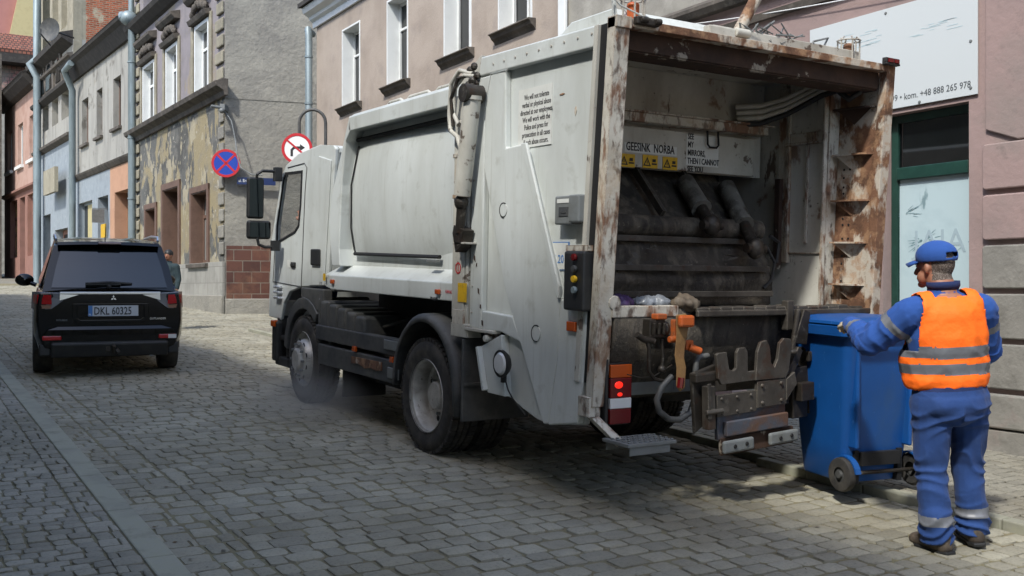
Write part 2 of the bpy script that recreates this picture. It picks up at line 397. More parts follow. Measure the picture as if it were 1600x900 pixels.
# ---------------------------------------------------------------- facades
class Fac:
    def __init__(s, A, d, name=None, label=None, cat='building'):
        s.A = Vector((A[0], A[1], 0)); s.d = Vector((d[0], d[1], 0)).normalized(); s.n = Vector((0, 0, 1)).cross(s.d)
        s.root = None
        if name:
            s.root = empty(name, s.A, (0, 0, math.atan2(s.d.y, s.d.x)), label, cat)
    def s_of(s, px):
        r = ray(px); C0 = Vector((0, 0, CH)); t = (s.A-C0).dot(s.n)/r.dot(s.n); p = C0+r*t
        return (p-s.A).dot(s.d)
    def uv(s, px, py, off=0):
        r = ray(px, py); C0 = Vector((0, 0, CH)); t = ((s.A+s.n*off)-C0).dot(s.n)/r.dot(s.n); p = C0+r*t
        return ((p-s.A).dot(s.d), p.z)
    def op(s, pl, pr, yt, yb):
        """opening from its left and right pixel columns and the rows of its top and bottom at the left column"""
        a = s.s_of(pl); b = s.s_of(pr); zt = s.uv(pl, yt)[1]; zb = s.uv(pl, yb)[1]
        return (min(a, b), max(a, b), zb, zt)
    def wall(s, name, u0, u1, z0, z1, mt, ops=(), depth=.3, back=.5, y=0, bevel=0):
        us = sorted({u0, u1}|{min(max(v, u0), u1) for o in ops for v in o[:2]}); zs = sorted({z0, z1}|{min(max(v, z0), z1) for o in ops for v in o[2:4]})
        m = MB()
        for a, b in zip(us, us[1:]):
            for c, d in zip(zs, zs[1:]):
                cu, cz = (a+b)/2, (c+d)/2
                if any(o[0] < cu < o[1] and o[2] < cz < o[3] for o in ops): continue
                m.add([(a, y, c), (b, y, c), (b, y, d), (a, y, d)], [(0, 1, 2, 3)])
        for o in ops:
            a, b, c, d = max(o[0], u0), min(o[1], u1), max(o[2], z0), min(o[3], z1)
            dd = y-(o[4] if len(o) > 4 else depth)
            if a >= b or c >= d: continue
            if a > u0: m.add([(a, y, c), (a, dd, c), (a, dd, d), (a, y, d)], [(0, 1, 2, 3)])
            if b < u1: m.add([(b, y, c), (b, dd, c), (b, dd, d), (b, y, d)], [(0, 1, 2, 3)])
            if d < z1: m.add([(a, y, d), (b, y, d), (b, dd, d), (a, dd, d)], [(0, 1, 2, 3)])
            if c > z0: m.add([(a, y, c), (b, y, c), (b, dd, c), (a, dd, c)], [(0, 1, 2, 3)])
        # ends, top and back give the wall its thickness
        B = y-back
        m.add([(u0,y,z0),(u0,B,z0),(u0,B,z1),(u0,y,z1),(u1,y,z0),(u1,B,z0),(u1,B,z1),(u1,y,z1)], [(0,1,2,3),(4,5,6,7),(3,2,6,7)])
        return m.build(name, mt, s.root)
    def box(s, name, a, b, mt, bevel=0, parent=None):
        m = MB(); m.box(a, b); return m.build(name, mt, parent or s.root, bevel=bevel)
    def strip(s, name, prof, u0, u1, mt, bevel=0, parent=None, skew=0):
        """moulding: profile (outward y, z) swept along the facade"""
        m = MB(); m.prism(prof, u0, u1, 0); return m.build(name, mt, parent or s.root, bevel=bevel)
    def window(s, o, dep, fm, gm, mull=(), trans=(), fw=.06, name='window', pane='pane', grp=None):
        a, b, c, d = o[:4]; m = MB(); y0, y1 = -dep, -dep+.05
        m.box((a, y0, c), (a+fw, y1, d)); m.box((b-fw, y0, c), (b, y1, d))
        m.box((a+fw, y0, c), (b-fw, y1, c+fw)); m.box((a+fw, y0, d-fw), (b-fw, y1, d))
        for k in mull: x = a+(b-a)*k; m.box((x-fw*.45, y0+.003, c+fw), (x+fw*.45, y1+.012, d-fw))
        for k in trans: z = c+(d-c)*k; m.box((a+fw, y0+.005, z-fw*.45), (b-fw, y1+.008, z+fw*.45))
        w = m.build(name, fm, s.root, bevel=.006)
        g_ = MB(); g_.box((a+.01, y0+.012, c+.01), (b-.01, y0+.022, d-.01)); g_.build(pane, gm, w)
        bk = MB(); bk.box((a, y0-.6, c), (b, y0-.55, d)); bk.build('dark_interior', M_VOID, w)
        return w

def pipe(name, pts, r, mt, label, collars=(), cat='drainpipe'):
    m = MB(); P = [Vector(p) for p in pts]; m.tube(P, r, 14)
    for c in collars: m.tube([Vector(c)-Vector((0, 0, .02)), Vector(c)+Vector((0, 0, .02))], r*1.18, 14)
    return tag(m.build(name, mt, smooth=50), label, cat, 'zinc drainpipes on the house fronts')

# plaster kinds
def mute(c, k=.70, sat=.8):
    c = list(hx(c)[:3]) if isinstance(c, str) else list(c[:3]); mean = sum(c)/3
    return tuple((mean+(x-mean)*sat)*k for x in c)+(1,)
def fmat(name, base, rough, **kw):
    if 'layers' in kw: kw['layers'] = [(mute(l[0]),)+tuple(l[1:]) for l in kw['layers']]
    if 'brick' in kw: kw['brick'] = tuple(mute(c) for c in kw['brick'][:3])+tuple(kw['brick'][3:])
    return mat(name, mute(base), rough, **kw)
P_PINK = fmat('pink_plaster', hx('b0938c'), .9, layers=[('9a8580', 1.1, .42, .68, .8), ('b0938c', 2.6, .5, .72, .6), ('8c8a80', .8, .55, .7, .45), ('6f6760', 9, .58, .78, .4)], bump=.5, bscale=14, bdist=.012)
P_RUSTIC = fmat('weathered_block_plaster', hx('8f8c82'), .9, layers=[('a5a196', 2.4, .42, .68, .8), ('6f6c63', 5, .5, .72, .7), ('b0938c', .9, .52, .62, .6)], bump=.7, bscale=16, bdist=.012)
P_BEIGE = fmat('beige_plaster', hx('bfae9c'), .9, layers=[('9c8b7a', 1.0, .42, .7, .8), ('bfae9c', (3, 3, .7), .45, .7, .6), ('8b8180', 2.2, .55, .75, .5)], bump=.5, bscale=26, bdist=.01)
P_GREYL = fmat('pale_grey_plaster', hx('aaa699'), .9, layers=[('8c887e', 1.4, .42, .7, .8), ('c3bfb2', 3, .5, .7, .7)], bump=.5, bscale=18, bdist=.012)
P_SIDE = fmat('rough_grey_render', hx('a09d90'), .92, layers=[('85827a', .9, .4, .68, .8), ('b3af9f', 2.2, .48, .7, .7), ('a9a598', 5, .58, .72, .6), ('55534c', 8, .6, .78, .5)], bump=.9, bscale=9, bdist=.03)
P_CORNER = fmat('peeling_yellow_grey_render', hx('696a66'), .92, layers=[('54544f', .7, .5, .56, .8), ('a8996f', (.75, .75, .5), .50, .525, 1), ('bdb291', (1.6, 1.6, 1.0), .57, .59, .9), ('8d8a80', 2.4, .5, .66, .6), ('c8c2b0', 4.5, .63, .66, .8), ('3f3e3a', 7, .62, .78, .5)], bump=.8, bscale=11, bdist=.02)
P_LILAC = fmat('faded_lilac_plaster', hx('9a9194'), .9, layers=[('aa9a7b', 1.0, .52, .57, .8), ('7c777a', 2, .45, .7, .6)], bump=.5, bscale=14, bdist=.015)
P_CREAM = fmat('cream_plaster', hx('a79f86'), .9, layers=[('86806c', 1.5, .42, .7, .8), ('beb79f', 4, .52, .7, .6)], bump=.5, bscale=14, bdist=.015)
P_SMALL = fmat('streaked_white_plaster', hx('b0aea4'), .9, layers=[('8d8b84', (2.4, 2.4, .5), .45, .68, .8), ('6d675c', 1.6, .58, .68, .8), ('9a9078', 3, .6, .72, .6)], bump=.5, bscale=12, bdist=.015)
P_BLUE = fmat('pale_blue_fascia', hx('9aa7b0'), .85, layers=[('828e96', 3, .45, .7, .6), ('b7c0c6', 7, .55, .7, .6)], bump=.3, bscale=14, bdist=.01)
P_PEACH = fmat('peach_fascia', hx('d39c74'), .85, layers=[('bd8a66', 3, .45, .7, .6)], bump=.3, bscale=14, bdist=.01)
P_SALMON = fmat('salmon_plaster', hx('c9a290'), .9, layers=[('ae7d69', 1.6, .45, .7, .7)], bump=.4, bscale=12, bdist=.01)
P_BRICKP = fmat('brick_pink_plaster', hx('a3705f'), .85, layers=[('8a5f50', 2, .45, .7, .7)], bump=.4, bscale=12, bdist=.01)
P_SALM2 = fmat('salmon_gable', hx('c47f74'), .9, layers=[('b06f66', 1, .45, .7, .5)], bump=.2, bscale=8, bdist=.01)
P_BROWN = fmat('brown_painted_reveal', hx('7f5f4c'), .7, layers=[('66493a', 3, .45, .7, .7)], bump=.2, bscale=30, bdist=.004)
P_WHITE = mat('white_window_paint', hx('d3d6d4'), .6, layers=[('b7bab8', 3, .5, .75, .5)], bump=.1, bscale=30, bdist=.004)
P_SILL = fmat('sooty_sill', hx('6d6459'), .9, layers=[('433e38', 3, .4, .65, .8), ('8e867a', 9, .55, .7, .6)], bump=.5, bscale=30, bdist=.006)
P_DARKW = fmat('dark_roof_felt', hx('3a3632'), .9, layers=[('57514a', 4, .45, .7, .7)], bump=.4, bscale=20, bdist=.01)
P_BRICK = mat('crumbling_brick', hx('a8623f'), .9, brick=('a9583a', '7f4029', '8a7a66', .26, .085, .014, (1, 2)), layers=[('a39a84', .7, .52, .58, .95), ('6d5c4b', 4, .55, .7, .5)], bump=.7, bscale=14, bdist=.02)
P_TILEW = fmat('white_tile_base', hx('b4b2a8'), .6, brick=('b8b6ac', 'a9a79d', '8f8c82', .42, .42, .008, (0, 2)), layers=[('8b8980', 1.5, .5, .7, .7)], bump=.3, bscale=14, bdist=.006)
P_TILEB = fmat('red_brown_tile', hx('6e4130'), .45, brick=('7a4833', '5a3327', '8a806f', .44, .28, .010, (0, 2)), layers=[('8a5b3c', 1.6, .5, .62, .6), ('3c2620', 3, .5, .7, .6)], bump=.2, bscale=14, bdist=.006)
P_ROOFR = fmat('red_mansard_tile', hx('8d5a54'), .85, brick=('96625a', '7d4c48', '4a3836', .30, .28, .03, (0, 2)), layers=[('7c766a', .35, .5, .6, .8)], bump=.4, bscale=14, bdist=.02)
P_ROOFO = fmat('orange_clay_tile', hx('a2583a'), .85, brick=('ab6041', '8b4a30', '44281e', .26, .22, .035, (0, 2)), layers=[('6d5a4a', 1.2, .5, .65, .6)], bump=.4, bscale=14, bdist=.02)
P_GREEND = mat('dark_green_frame', hx('17372f'), .4, layers=[('244a40', 8, .5, .7, .5)], bump=.1, bscale=40, bdist=.002)
P_FILM = mat('frosted_window_film', hx('a9bcc0'), .35, layers=[('8fa5ab', 2.4, .5, .7, .5), ('4e6b70', (9, 9, 2.2), .68, .74, .7)], bump=.1, bscale=20, bdist=.002)
P_BOARD = mat('white_signboard', hx('bcc2c3'), .4, layers=[('9fb6bf', (6, 6, 16), .70, .76, .6)], bump=.05, bscale=20, bdist=.002)
P_YELLOW = fmat('pale_yellow_panel', hx('cfc080'), .6, layers=[('b5a668', 4, .5, .7, .5)])
P_WOOD = fmat('ochre_wood', hx('a8763e'), .6, layers=[('7b5228', (9, 9, 2), .45, .7, .7)])

XW = 7.65
# --- pink building with the green shop window (near right)
YP = 12
f = Fac((XW, -4-YP), (0, 1), 'pink_building', 'pink plastered house with rusticated blocks and a green framed shop window beside the worker')
so_ = f.s_of
w_l, w_r = f.s_of(1383), f.s_of(1514)
zt = f.uv(1514, 158)[1]; zb = .95
rb_t = f.uv(1540, 218)[1]
z_sc = f.uv(1172, 4)[1]
shop = (w_r, w_l+.02, zb, zt)
door2 = (w_l+.75, w_l+1.95, .3, 3.0)
f.wall('ground_floor_wall', 0, 15+YP, -.5, z_sc, P_PINK, [shop, door2], depth=.22)
f.wall('upper_wall', 0, 15+YP, z_sc, 9, P_GREYL, [], y=-.02)
f.strip('string_course', [(-.02, z_sc), (.10, z_sc), (.14, z_sc+.06), (.14, z_sc+.10), (.06, z_sc+.16), (-.02, z_sc+.16)], 0, 15+YP, P_SILL)
f.strip('string_course', [(0, z_sc-.24), (.05, z_sc-.24), (.07, z_sc-.17), (0, z_sc-.15)], 0, 15+YP, P_SILL)
# rusticated blocks right of the window: rows parted by deep grooves
w_b = f.s_of(1539); bl = MB()
rows_px = [(611, 'b'), (533, ''), (455, ''), (379, ''), (300, ''), (220, '')]
zrow = [f.uv(1560, p)[1] for p, _ in rows_px]
z_prev = zrow[0]
for iz, z in enumerate(zrow[1:]):
    if iz == 3: bl.build('rusticated_block', P_RUSTIC, f.root, bevel=.012); bl = MB()
    bl.prism([(YP+.6, z_prev+.022), (w_b-.02, z_prev+.022), (w_b, z_prev+.04), (w_b, z-.04), (w_b-.02, z-.022), (YP+.6, z-.022)], 0.002, .045, 1); z_prev = z
f.root and bl.build('rusticated_block', P_PINK, f.root, bevel=.012)
bl = MB(); z = zrow[-1]; bl.prism([(YP+.6, z+.02), (w_b-.3, z-.03+.02), (w_b-.02, z+.10), (w_b-.02, z_sc-.3), (YP+.6, z_sc-.3)], .002, .03, 1); bl.build('upper_panel', P_PINK, f.root, bevel=.01)
bl = MB()
for i, (a, b, zz0, zz1, d) in enumerate([(YP+.4, w_b, zrow[0]+.02-.62, zrow[0]-.02, .09)]):
    r = random.Random(3); u = a
    while u < b:
        w = r.uniform(.28, .5); u2 = min(u+w, b); k = zz1-.30+r.uniform(-.02, .02)
        bl.box((u+.006, .002, k+.006), (u2-.006, d+r.uniform(-.012, .012), zz1)); bl.box((u+.006, .002, -.2), (u2-.006, d-.03+r.uniform(-.015, .012), k-.006)); u = u2
bl.build('stone_plinth', P_RUSTIC, f.root, bevel=.015)
# shop window: frame, transom light, film
w = f.window((w_r, w_l+.02, zb, zt), .16, P_GREEND, M_GLASS, trans=(), fw=.07, name='shop_window')
ztr = f.uv(1400, 271)[1]
m = MB(); m.box((w_r+.07, -.16, ztr-.05), (w_l-.05, -.09, ztr+.06)); m.build('transom', P_GREEND, w, bevel=.006)
m = MB(); m.box((w_r+.075, -.142, zb+.07), (w_l-.055, -.132, ztr-.05)); m.build('frosted_film', P_FILM, w)
a_, b_ = f.uv(1412, 395), f.uv(1500, 395)
text('faded_lettering', 'JAJA', .30, frame((a_[0], -.130, 1.86), (-1, 0, 0), (0, 0, 1)), mat('faded_film_lettering', hx('94a6ad'), .5), w, sx=.95)
m = MB()
for (cx_, cz_, n_, l_) in ((f.s_of(1430), 1.98, 26, .13), (f.s_of(1398), 2.22, 16, .12), (f.s_of(1492), 1.92, 12, .16)):
    r = random.Random(int(n_))
    for k in range(n_):
        an = r.uniform(-.7, .3)+(math.pi if r.random() < .5 else 0); d0 = r.uniform(.02, l_); d1 = d0+r.uniform(.02, .09)
        p0 = Vector((cx_+math.cos(an)*d0, -.1295, cz_+math.sin(an)*d0)); p1 = Vector((cx_+math.cos(an)*d1, -.1295, cz_+math.sin(an)*d1)); q = Vector((0, 0, .003))
        m.add([p0-q, p1-q*.3, p1+q*.3, p0+q], [(0, 1, 2, 3)])
m.build('film_scratches', mat('scratch_dark', hx('6d8a91'), .4), w)
# sheet sign over the window
s0, s1 = f.s_of(1530), f.s_of(1268); zlo = f.uv(1530, 147)[1]; zhi = f.uv(1530, -22)[1]
zlo2 = f.uv(1390, 172)[1]
sgn = empty('shop_sign', (XW-.012, -4-YP+s0, zlo), (0, 0, R(90)), 'white shop sign board with a faded print and phone numbers above the green window', 'sign')
zhi = zlo+.92
m = MB(); m.prism([(0, 0), (s1-s0, 0), (s1-s0, .92), (0, .92)], 0.0, .012, 1)
m.build('board', P_BOARD, sgn, bevel=.002)
for (u, z) in ((.06, .06), (.06, .45), (.55, .02), (1.1, .02), (.9, zhi-zlo-.04), (.06, zhi-zlo-.05)): m = MB(); m.lathe([(0, .02), (.012, .018), (.014, .012)], (u, 0, z), 1, 10); m.build('screw', M_GREYP, sgn)
tx = f.uv(1520, 137)
text('lettering', 'Noworudzka 1 \u2022 tel. +48 74 813 20 99 \u2022 kom. +48 888 265 978', .082, frame((tx[0]-s0, .0135, .065), (-1, 0, 0), (0, 0, 1)), mat('sign_grey_lettering', hx('4a4f52'), .5), sgn, align='RIGHT', sx=.86)
m = MB(); r = random.Random(5)
for k in range(34):
    u = r.choice((.35, 1.15))+r.uniform(-.22, .22); z = .62+r.uniform(-.05, .06)+(.12 if u > .8 else 0)*r.random(); l = r.uniform(.03, .16)
    m.box((u, .0125, z), (u+l, .0135, z+.004))
m.build('faded_print', mat('faded_print', hx('a9c0c6'), .5), sgn)
# thin white cable sagging along the front
pts = [(XW-.06, 3.0+i*.45, 4.05+.045*i-.12*math.sin(math.pi*i/16)) for i in range(17)]
m = MB(); m.tube(pts, .006, 6); tag(m.build('overhead_cable', M_SIGNW), 'thin white cable sagging across the pink house front above the sign', 'cable')

# --- beige building
s_r = 11.0
f = Fac((XW, 11.0), (0, 1), 'beige_house', 'beige plastered house with deep white windows behind the truck')
uend = f.s_of(495); zc = f.uv(498, 30)[1]
wins = [f.op(535, 563, 52, 168), f.op(605, 638, 9, 135), f.op(694, 737, -70, 91), f.op(779, 832, -130, 50)]
wins = [(a, b, c, c+1.56) for a, b, c, d in wins]
gw = [(1.2+2.2*k, 2.2+2.2*k, 1.6, 3.0) for k in range(4)]
f.wall('wall', 0, uend, -.5, zc+2.6, P_BEIGE, wins+gw, depth=.32)
pil = f.s_of(893); 
f.box('pilaster', (-.03, .002, 0), (.14, .05, zc), P_WHITE, .01)
for o in wins:
    a, b, c, d = o
    m = MB(); t = .035
    for (p, q) in (((a, -.3, c), (a+t, .012, d)), ((b-t, -.3, c), (b, .012, d)), ((a+t, -.3, d-t), (b-t, .012, d))): m.box(p, q)
    m.build('white_reveal', P_WHITE, f.root)
    w = f.window((a+t, b-t, c, d-t), .28, P_WHITE, M_GLASS, mull=(.5,), trans=(.68,), fw=.05)
    m = MB(); m.prism([(-.3, c-.005), (.13, c-.03), (.14, c-.05), (.10, c-.07), (.08, c-.11), (.03, c-.15), (-.0, c-.19), (-.3, c-.19)], a-.09, b+.09, 0); m.build('sill', P_SILL, w, bevel=.004)
for o in gw: f.window(o, .28, P_WHITE, M_GLASS, mull=(.5,))
m = MB(); m.prism([(0, zc-.16), (.05, zc-.16), (.05, zc-.04), (.12, zc), (.14, zc+.06), (.26, zc+.12), (.30, zc+.24), (0, zc+.3)], -.0, uend+.12, 0); m.build('cornice', P_WHITE, f.root, bevel=.004)
m = MB(); m.prism([(0, zc+.3), (.36, zc+.25), (.36, zc+.34), (0, zc+.5)], 0, uend+.2, 0); m.build('gutter', P_DARKW, f.root)
m = MB(); m.box((uend-.5, -8, -.5), (uend, -.5, zc+2.6)); m.build('side_wall', P_BEIGE, f.root)
px_, py_ = XW-.16, 11+uend+.05
pz = f.uv(500, 43)[1]
pipe('drainpipe', [(px_+.25, py_+.45, pz+.02), (px_+.05, py_+.2, pz+.02), (px_, py_+.04, pz), (px_-.0, py_, pz-.14), (px_, py_, .9)], .075, M_PIPEB, 'thick grey zinc drainpipe at the left corner of the beige house', [(px_, py_, z) for z in (pz-.6, pz-1.6, 4.2, 3.4)])

# --- corner building across the side street
C0 = Vector((7.04, 25.25, 0))
def vdir(v):
    u = (v-800)/F; s, c = math.sin(YAW), math.cos(YAW); return Vector((s+c*u, c-s*u, 0)).normalized()
f = Fac(C0, vdir(-225), 'corner_house', 'grey and yellow peeling corner house with white upper windows and a ledge')
ue = f.s_of(209)
zl = f.uv(335, 160)[1]; zc = f.uv(280, 7)[1]
z_led = sum(f.uv(*p)[1] for p in ((222, 210), (334, 157)))/2
up = [f.op(224, 242, 104, 200), f.op(260, 278, 79, 180), f.op(305, 327, 44, 158)]
zu0 = sum(o[2] for o in up)/3; zu1 = sum(o[3] for o in up)/3
up = [(a, b, zu0, zu1) for a, b, c, d in up]
wa = f.op(229, 244, 328, 430); dr = f.op(256, 280, 298, 478); wb = f.op(301, 325, 303, 412)
dr = (dr[0], dr[1], .3, dr[3])
f.wall('ground_floor_wall', 0, ue, -.5, z_led, P_CORNER, [wa+(.35,), dr+(.6,), wb+(.35,)])
f.wall('upper_wall', 0, ue, z_led, 14, P_LILAC, up+[(a, b, zu1+1.9, zu1+3.9) for a, b, _, _ in up], depth=.3)
m = MB(); m.prism([(0, z_led-.12), (.08, z_led-.12), (.12, z_led), (.3, z_led+.1), (.34, z_led+.22), (.1, z_led+.3), (0, z_led+.3)], -.3, ue, 0); m.build('ledge', P_SILL, f.root, bevel=.01)
zc = f.uv(243, 28)[1]
m = MB(); m.prism([(0, zc-.1), (.1, zc-.05), (.3, zc+.12), (.36, zc+.25), (0, zc+.35)], -.3, ue, 0); m.build('cornice', P_DARKW, f.root, bevel=.01)
for o in up:
    a, b, c, d = o; m = MB(); t = .09
    for (p, q) in (((a, -.28, c), (a+t, .03, d)), ((b-t, -.28, c), (b, .03, d)), ((a+t, -.28, d-t), (b-t, .03, d))): m.box(p, q)
    m.build('white_reveal', P_WHITE, f.root)
    w = f.window((a+t, b-t, c, d-t), .22, P_WHITE, M_GLASS, mull=(.5,), trans=(.7,), fw=.09)
    h = MB()
    h.prism([(0, d+.04), (.14, d+.04), (.2, d+.16), (.05, d+.2), (0, d+.2)], a-.18, b+.18, 0)
    r = random.Random(int(a*10))
    for k in range(16):
        h.ell((a+(b-a)*(k+.5)/16, .10, d+.32+.16*math.sin(math.pi*(k+.5)/16)+r.uniform(-.05, .05)), (r.uniform(.07, .12), .08, r.uniform(.08, .13)), nu=8, nv=6)
    h.prism([(0, d+.6), (.16, d+.6), (.26, d+.7), (.28, d+.78), (0, d+.85)], a-.26, b+.26, 0)
    h.build('carved_hood', P_SILL, w, bevel=.008)
    m = MB(); m.box((a-.14, 0, c-.08), (b+.14, .12, c)); m.build('sill', P_SILL, w)
    for u in (a-.2, b+.2):
        m = MB(); m.box((u-.1, .002, c-.1), (u+.1, .05, d+.1)); m.build('window_jamb', P_CREAM, f.root, bevel=.01)
m = MB()
for i in range(40):
    z = z_led+.35+i*.42
    if z > 13: break
    m.box((.0, .003, z), (.62 if i % 2 else .5, .07, z+.30))
m.build('quoin', P_CREAM, f.root, bevel=.03)
m = MB()
for i in range(12):
    z = 2.4+i*.42
    if z > z_led-.5: break
    m.box((.0, .003, z), (.42 if i % 2 else .35, .05, z+.32))
m.build('quoin', P_SIDE, f.root, bevel=.03)
m = MB()
for i in range(36):
    z = 2.2+i*.42
    if z > 13: break
    m.box((ue-.9, .003, z), (ue-.45 if i % 2 else ue-.3, .07, z+.30))
m.build('quoin', P_CREAM, f.root, bevel=.03)
for o, dep in ((wa, .34), (wb, .34)):
    a, b, c, d = o; m = MB(); t = .16
    for (p, q) in (((a-.0, -.33, c), (a+.03, .03, d)), ((b-.03, -.33, c), (b, .03, d)), ((a, -.33, d-.03), (b, .03, d)), ((a-t, .003, c-.1), (a, .05, d+t)), ((b, .003, c-.1), (b+t, .05, d+t)), ((a-t, .003, d), (b+t, .052, d+t))): m.box(p, q)
    m.build('brown_surround', P_BROWN, f.root)
    w = f.window((a+.03, b-.03, c, d-.03), .32, P_BROWN, mat('dusty_pane', hx('7d7e7c'), .3), mull=(.5,), trans=(.68,), fw=.1)
    m = MB(); m.box((a-.2, 0, c-.12), (b+.2, .14, c-.02)); m.build('sill', P_SILL, w)
a, b, c, d = dr; m = MB(); t = .18
for (p, q) in (((a, -.58, c), (a+.03, .03, d)), ((b-.03, -.58, c), (b, .03, d)), ((a, -.58, d-.03), (b, .03, d)), ((a-t, .003, c), (a, .05, d+t)), ((b, .003, c), (b+t, .05, d+t)), ((a-t, .003, d), (b+t, .052, d+t))): m.box(p, q)
m.build('brown_surround', P_BROWN, f.root)
m = MB(); m.box((a+.03, -.6, c), (b-.03, -.54, d-.6)); m.box((a+.15, -.53, c+.9), ((a+b)/2-.06, -.52, d-.8)); m.box(((a+b)/2+.06, -.53, c+.9), (b-.15, -.52, d-.8)); dd = m.build('door', P_BROWN, f.root, bevel=.01)
m = MB(); m.box((a+.03, -.6, d-.6), (b-.03, -.57, d)); m.build('transom_pane', M_GLASS, dd)
ztl = f.uv(316, 411)[1]
m = MB(); m.box((-.02, .003, 1.35), (f.s_of(281), .06, ztl)); m.build('white_tile_base', P_TILEW, f.root)
m = MB(); m.box((-.02, .003, .2), (f.s_of(281), .10, 1.36)); m.build('stone_plinth', P_SIDE, f.root, bevel=.02)
# its side wall faces us
g2 = Fac(C0+Vector((9, -2.05, 0)), Vector((-9, 2.05, 0)))
L = Vector((9, 2.05)).length
g2.root = empty('corner_house_side', g2.A, (0, 0, math.atan2(g2.d.y, g2.d.x)))
g2.root.name = 'side_wall_frame'
bpy.data.objects.remove(g2.root)
def side_part(name, lo, hi, mt, y0=0, y1=.0, bevel=0):
    m = MB()
    o = C0; x = Vector((9, -2.05, 0)).normalized(); n = Vector((-2.05, -9, 0)).normalized()
    pts = []
    for (u, z) in ((lo[0], lo[1]), (hi[0], lo[1]), (hi[0], hi[1]), (lo[0], hi[1])):
        for yy in (y0, y1): pts.append(o+x*u+n*yy+Vector((0, 0, z)))
    inv = Matrix.Rotation(-math.atan2(f.d.y, f.d.x), 4, 'Z') @ Matrix.Translation(-f.A)
    pts = [inv @ p for p in pts]
    # own object frame: along the wall
    X = inv.to_3x3() @ x; Nn = inv.to_3x3() @ n
    M = Matrix(((X.x, Nn.x, 0, 0), (X.y, Nn.y, 0, 0), (0, 0, 1, 0), (0, 0, 0, 1))); Mi = M.inverted()
    pts = [Mi @ p for p in pts]
    m.add(pts, [(0, 2, 4, 6), (1, 3, 5, 7), (0, 1, 3, 2), (2, 3, 5, 4), (4, 5, 7, 6), (6, 7, 1, 0)])
    ob = m.build(name, mt, f.root, bevel=bevel); ob.matrix_local = M
    return ob
side_part('side_wall', (.0, -.5), (12, 14), P_SIDE, -.5, 0)
side_part('tiled_base', (.04, 1.28), (12, 2.62), P_TILEB, .003, .05)
side_part('side_plinth', (.02, .3), (12, 1.279), P_SIDE, .003, .09, .02)
side_part('render_seam', (.05, 6.35), (12, 6.39), P_SIDE, .003, .012)
FC = f
# --- small house with blue and peach shops
cF = f.A+f.d*ue
f = Fac(cF, vdir(-300), 'small_white_house', 'low streaked white house over pale blue and peach shop fronts')
ue2 = f.s_of(114)
ez = sum(f.uv(*p)[1] for p in ((110, 112), (189, 54)))/2
lz = sum(f.uv(*p)[1] for p in ((116, 282), (199, 244)))/2
up = [f.op(128, 138, 159, 229), f.op(151, 160, 141, 217), f.op(177, 189, 124, 201)]
a0 = sum(o[2] for o in up)/3; a1 = sum(o[3] for o in up)/3; up = [(a, b, a0, a1) for a, b, c, d in up]
fz = sum(f.uv(*p)[1] for p in ((121, 318), (200, 296)))/2
s_bp = f.s_of(172)
f.wall('upper_wall', 0, ue2, lz, ez, P_SMALL, up, depth=.3)
ops = [f.op(179, 203, 297, 420), f.op(153, 169, 305, 420), f.op(123, 144, 318, 420)]
ops = [(a, b, .8, fz, dd) for (a, b, c, d), dd in zip(ops, (.5, .8, .25))]
f.wall('peach_shop_front', 0, s_bp, -.3, lz, P_PEACH, ops[:1]); f.wall('blue_shop_front', s_bp, ue2, -.3, lz, P_BLUE, ops[1:])
m = MB(); m.prism([(0, lz-.15), (.06, lz-.12), (.15, lz), (.18, lz+.06), (0, lz+.14)], 0, ue2, 0); m.build('string_course', P_SILL, f.root)
m = MB(); m.prism([(0, ez-.5), (.1, ez-.5), (.35, ez-.1), (.5, ez), (.55, ez+.12), (0, ez+.3)], 0, ue2+.3, 0); m.build('eave', P_DARKW, f.root)
m = MB(); m.prism([(.55, ez+.1), (0, ez+.3), (-4, ez+1.2), (-4, ez)], 0, ue2, 0); m.build('roof', P_DARKW, f.root)
for o in up:
    w = f.window(o, .25, P_BROWN, M_GLASS, mull=(.5,), fw=.06); a, b, c, d = o
    m = MB(); m.box((a-.12, 0, c-.1), (b+.12, .12, c)); m.build('sill', P_SILL, w)
a, b, c, d, _ = ops[0]; f.window((a, b, c, d), .48, P_WOOD, M_GLASS, mull=(.5,), trans=(.55, .75), fw=.12, name='shop_door')
a, b, c, d, _ = ops[1]; f.window((a, b, c, d), .78, P_BLUE, M_GLASS, trans=(.7,), fw=.12, name='shop_door')
a, b, c, d, _ = ops[2]; w = f.window((a, b, c, d), .24, P_BLUE, M_GLASS, fw=.1, name='shop_window')
m = MB(); m.box((a+.8, -.22, c+.1), (a+1.6, -.19, d-.1)); m.build('blind', P_YELLOW, w)
m = MB(); m.box((a+.1, -.22, c+.1), (a+.8, -.19, d-.1)); m.build('curtain', P_BRICKP, w)
sb = Vector(f.A+f.d*f.s_of(165)+f.n*.06); 
m = MB(); m.box((-.35, 0, 0), (.35, .03, .5)); o = m.build('notice_board', M_YEL); o.location = (sb.x, sb.y, f.uv(162, 372)[1]); o.rotation_euler = (0, 0, math.atan2(f.d.y, f.d.x)); tag(o, 'small yellow notice board on the pale blue shop front', 'sign')
sb = f.A+f.d*f.s_of(171)+f.n*.1; z = f.uv(171, 327)[1]
m = MB(); m.box((-.03, 0, .0), (.03, .5, .02)); m.box((-.02, .08, -.5), (.02, .5, -.02)); o = m.build('hanging_sign', M_GREYP); o.location = (sb.x, sb.y, z); o.rotation_euler = (0, 0, math.atan2(f.d.y, f.d.x)); tag(o, 'small grey hanging sign between the blue and peach shops', 'sign')
FS = f; cG = f.A+f.d*ue2
def wp(f, s, off, z): p = f.A+f.d*s+f.n*off; return (p.x, p.y, z)
zz = f.uv(203, 52)[1]
sC = FS.uv(206, 200, .2)[0]
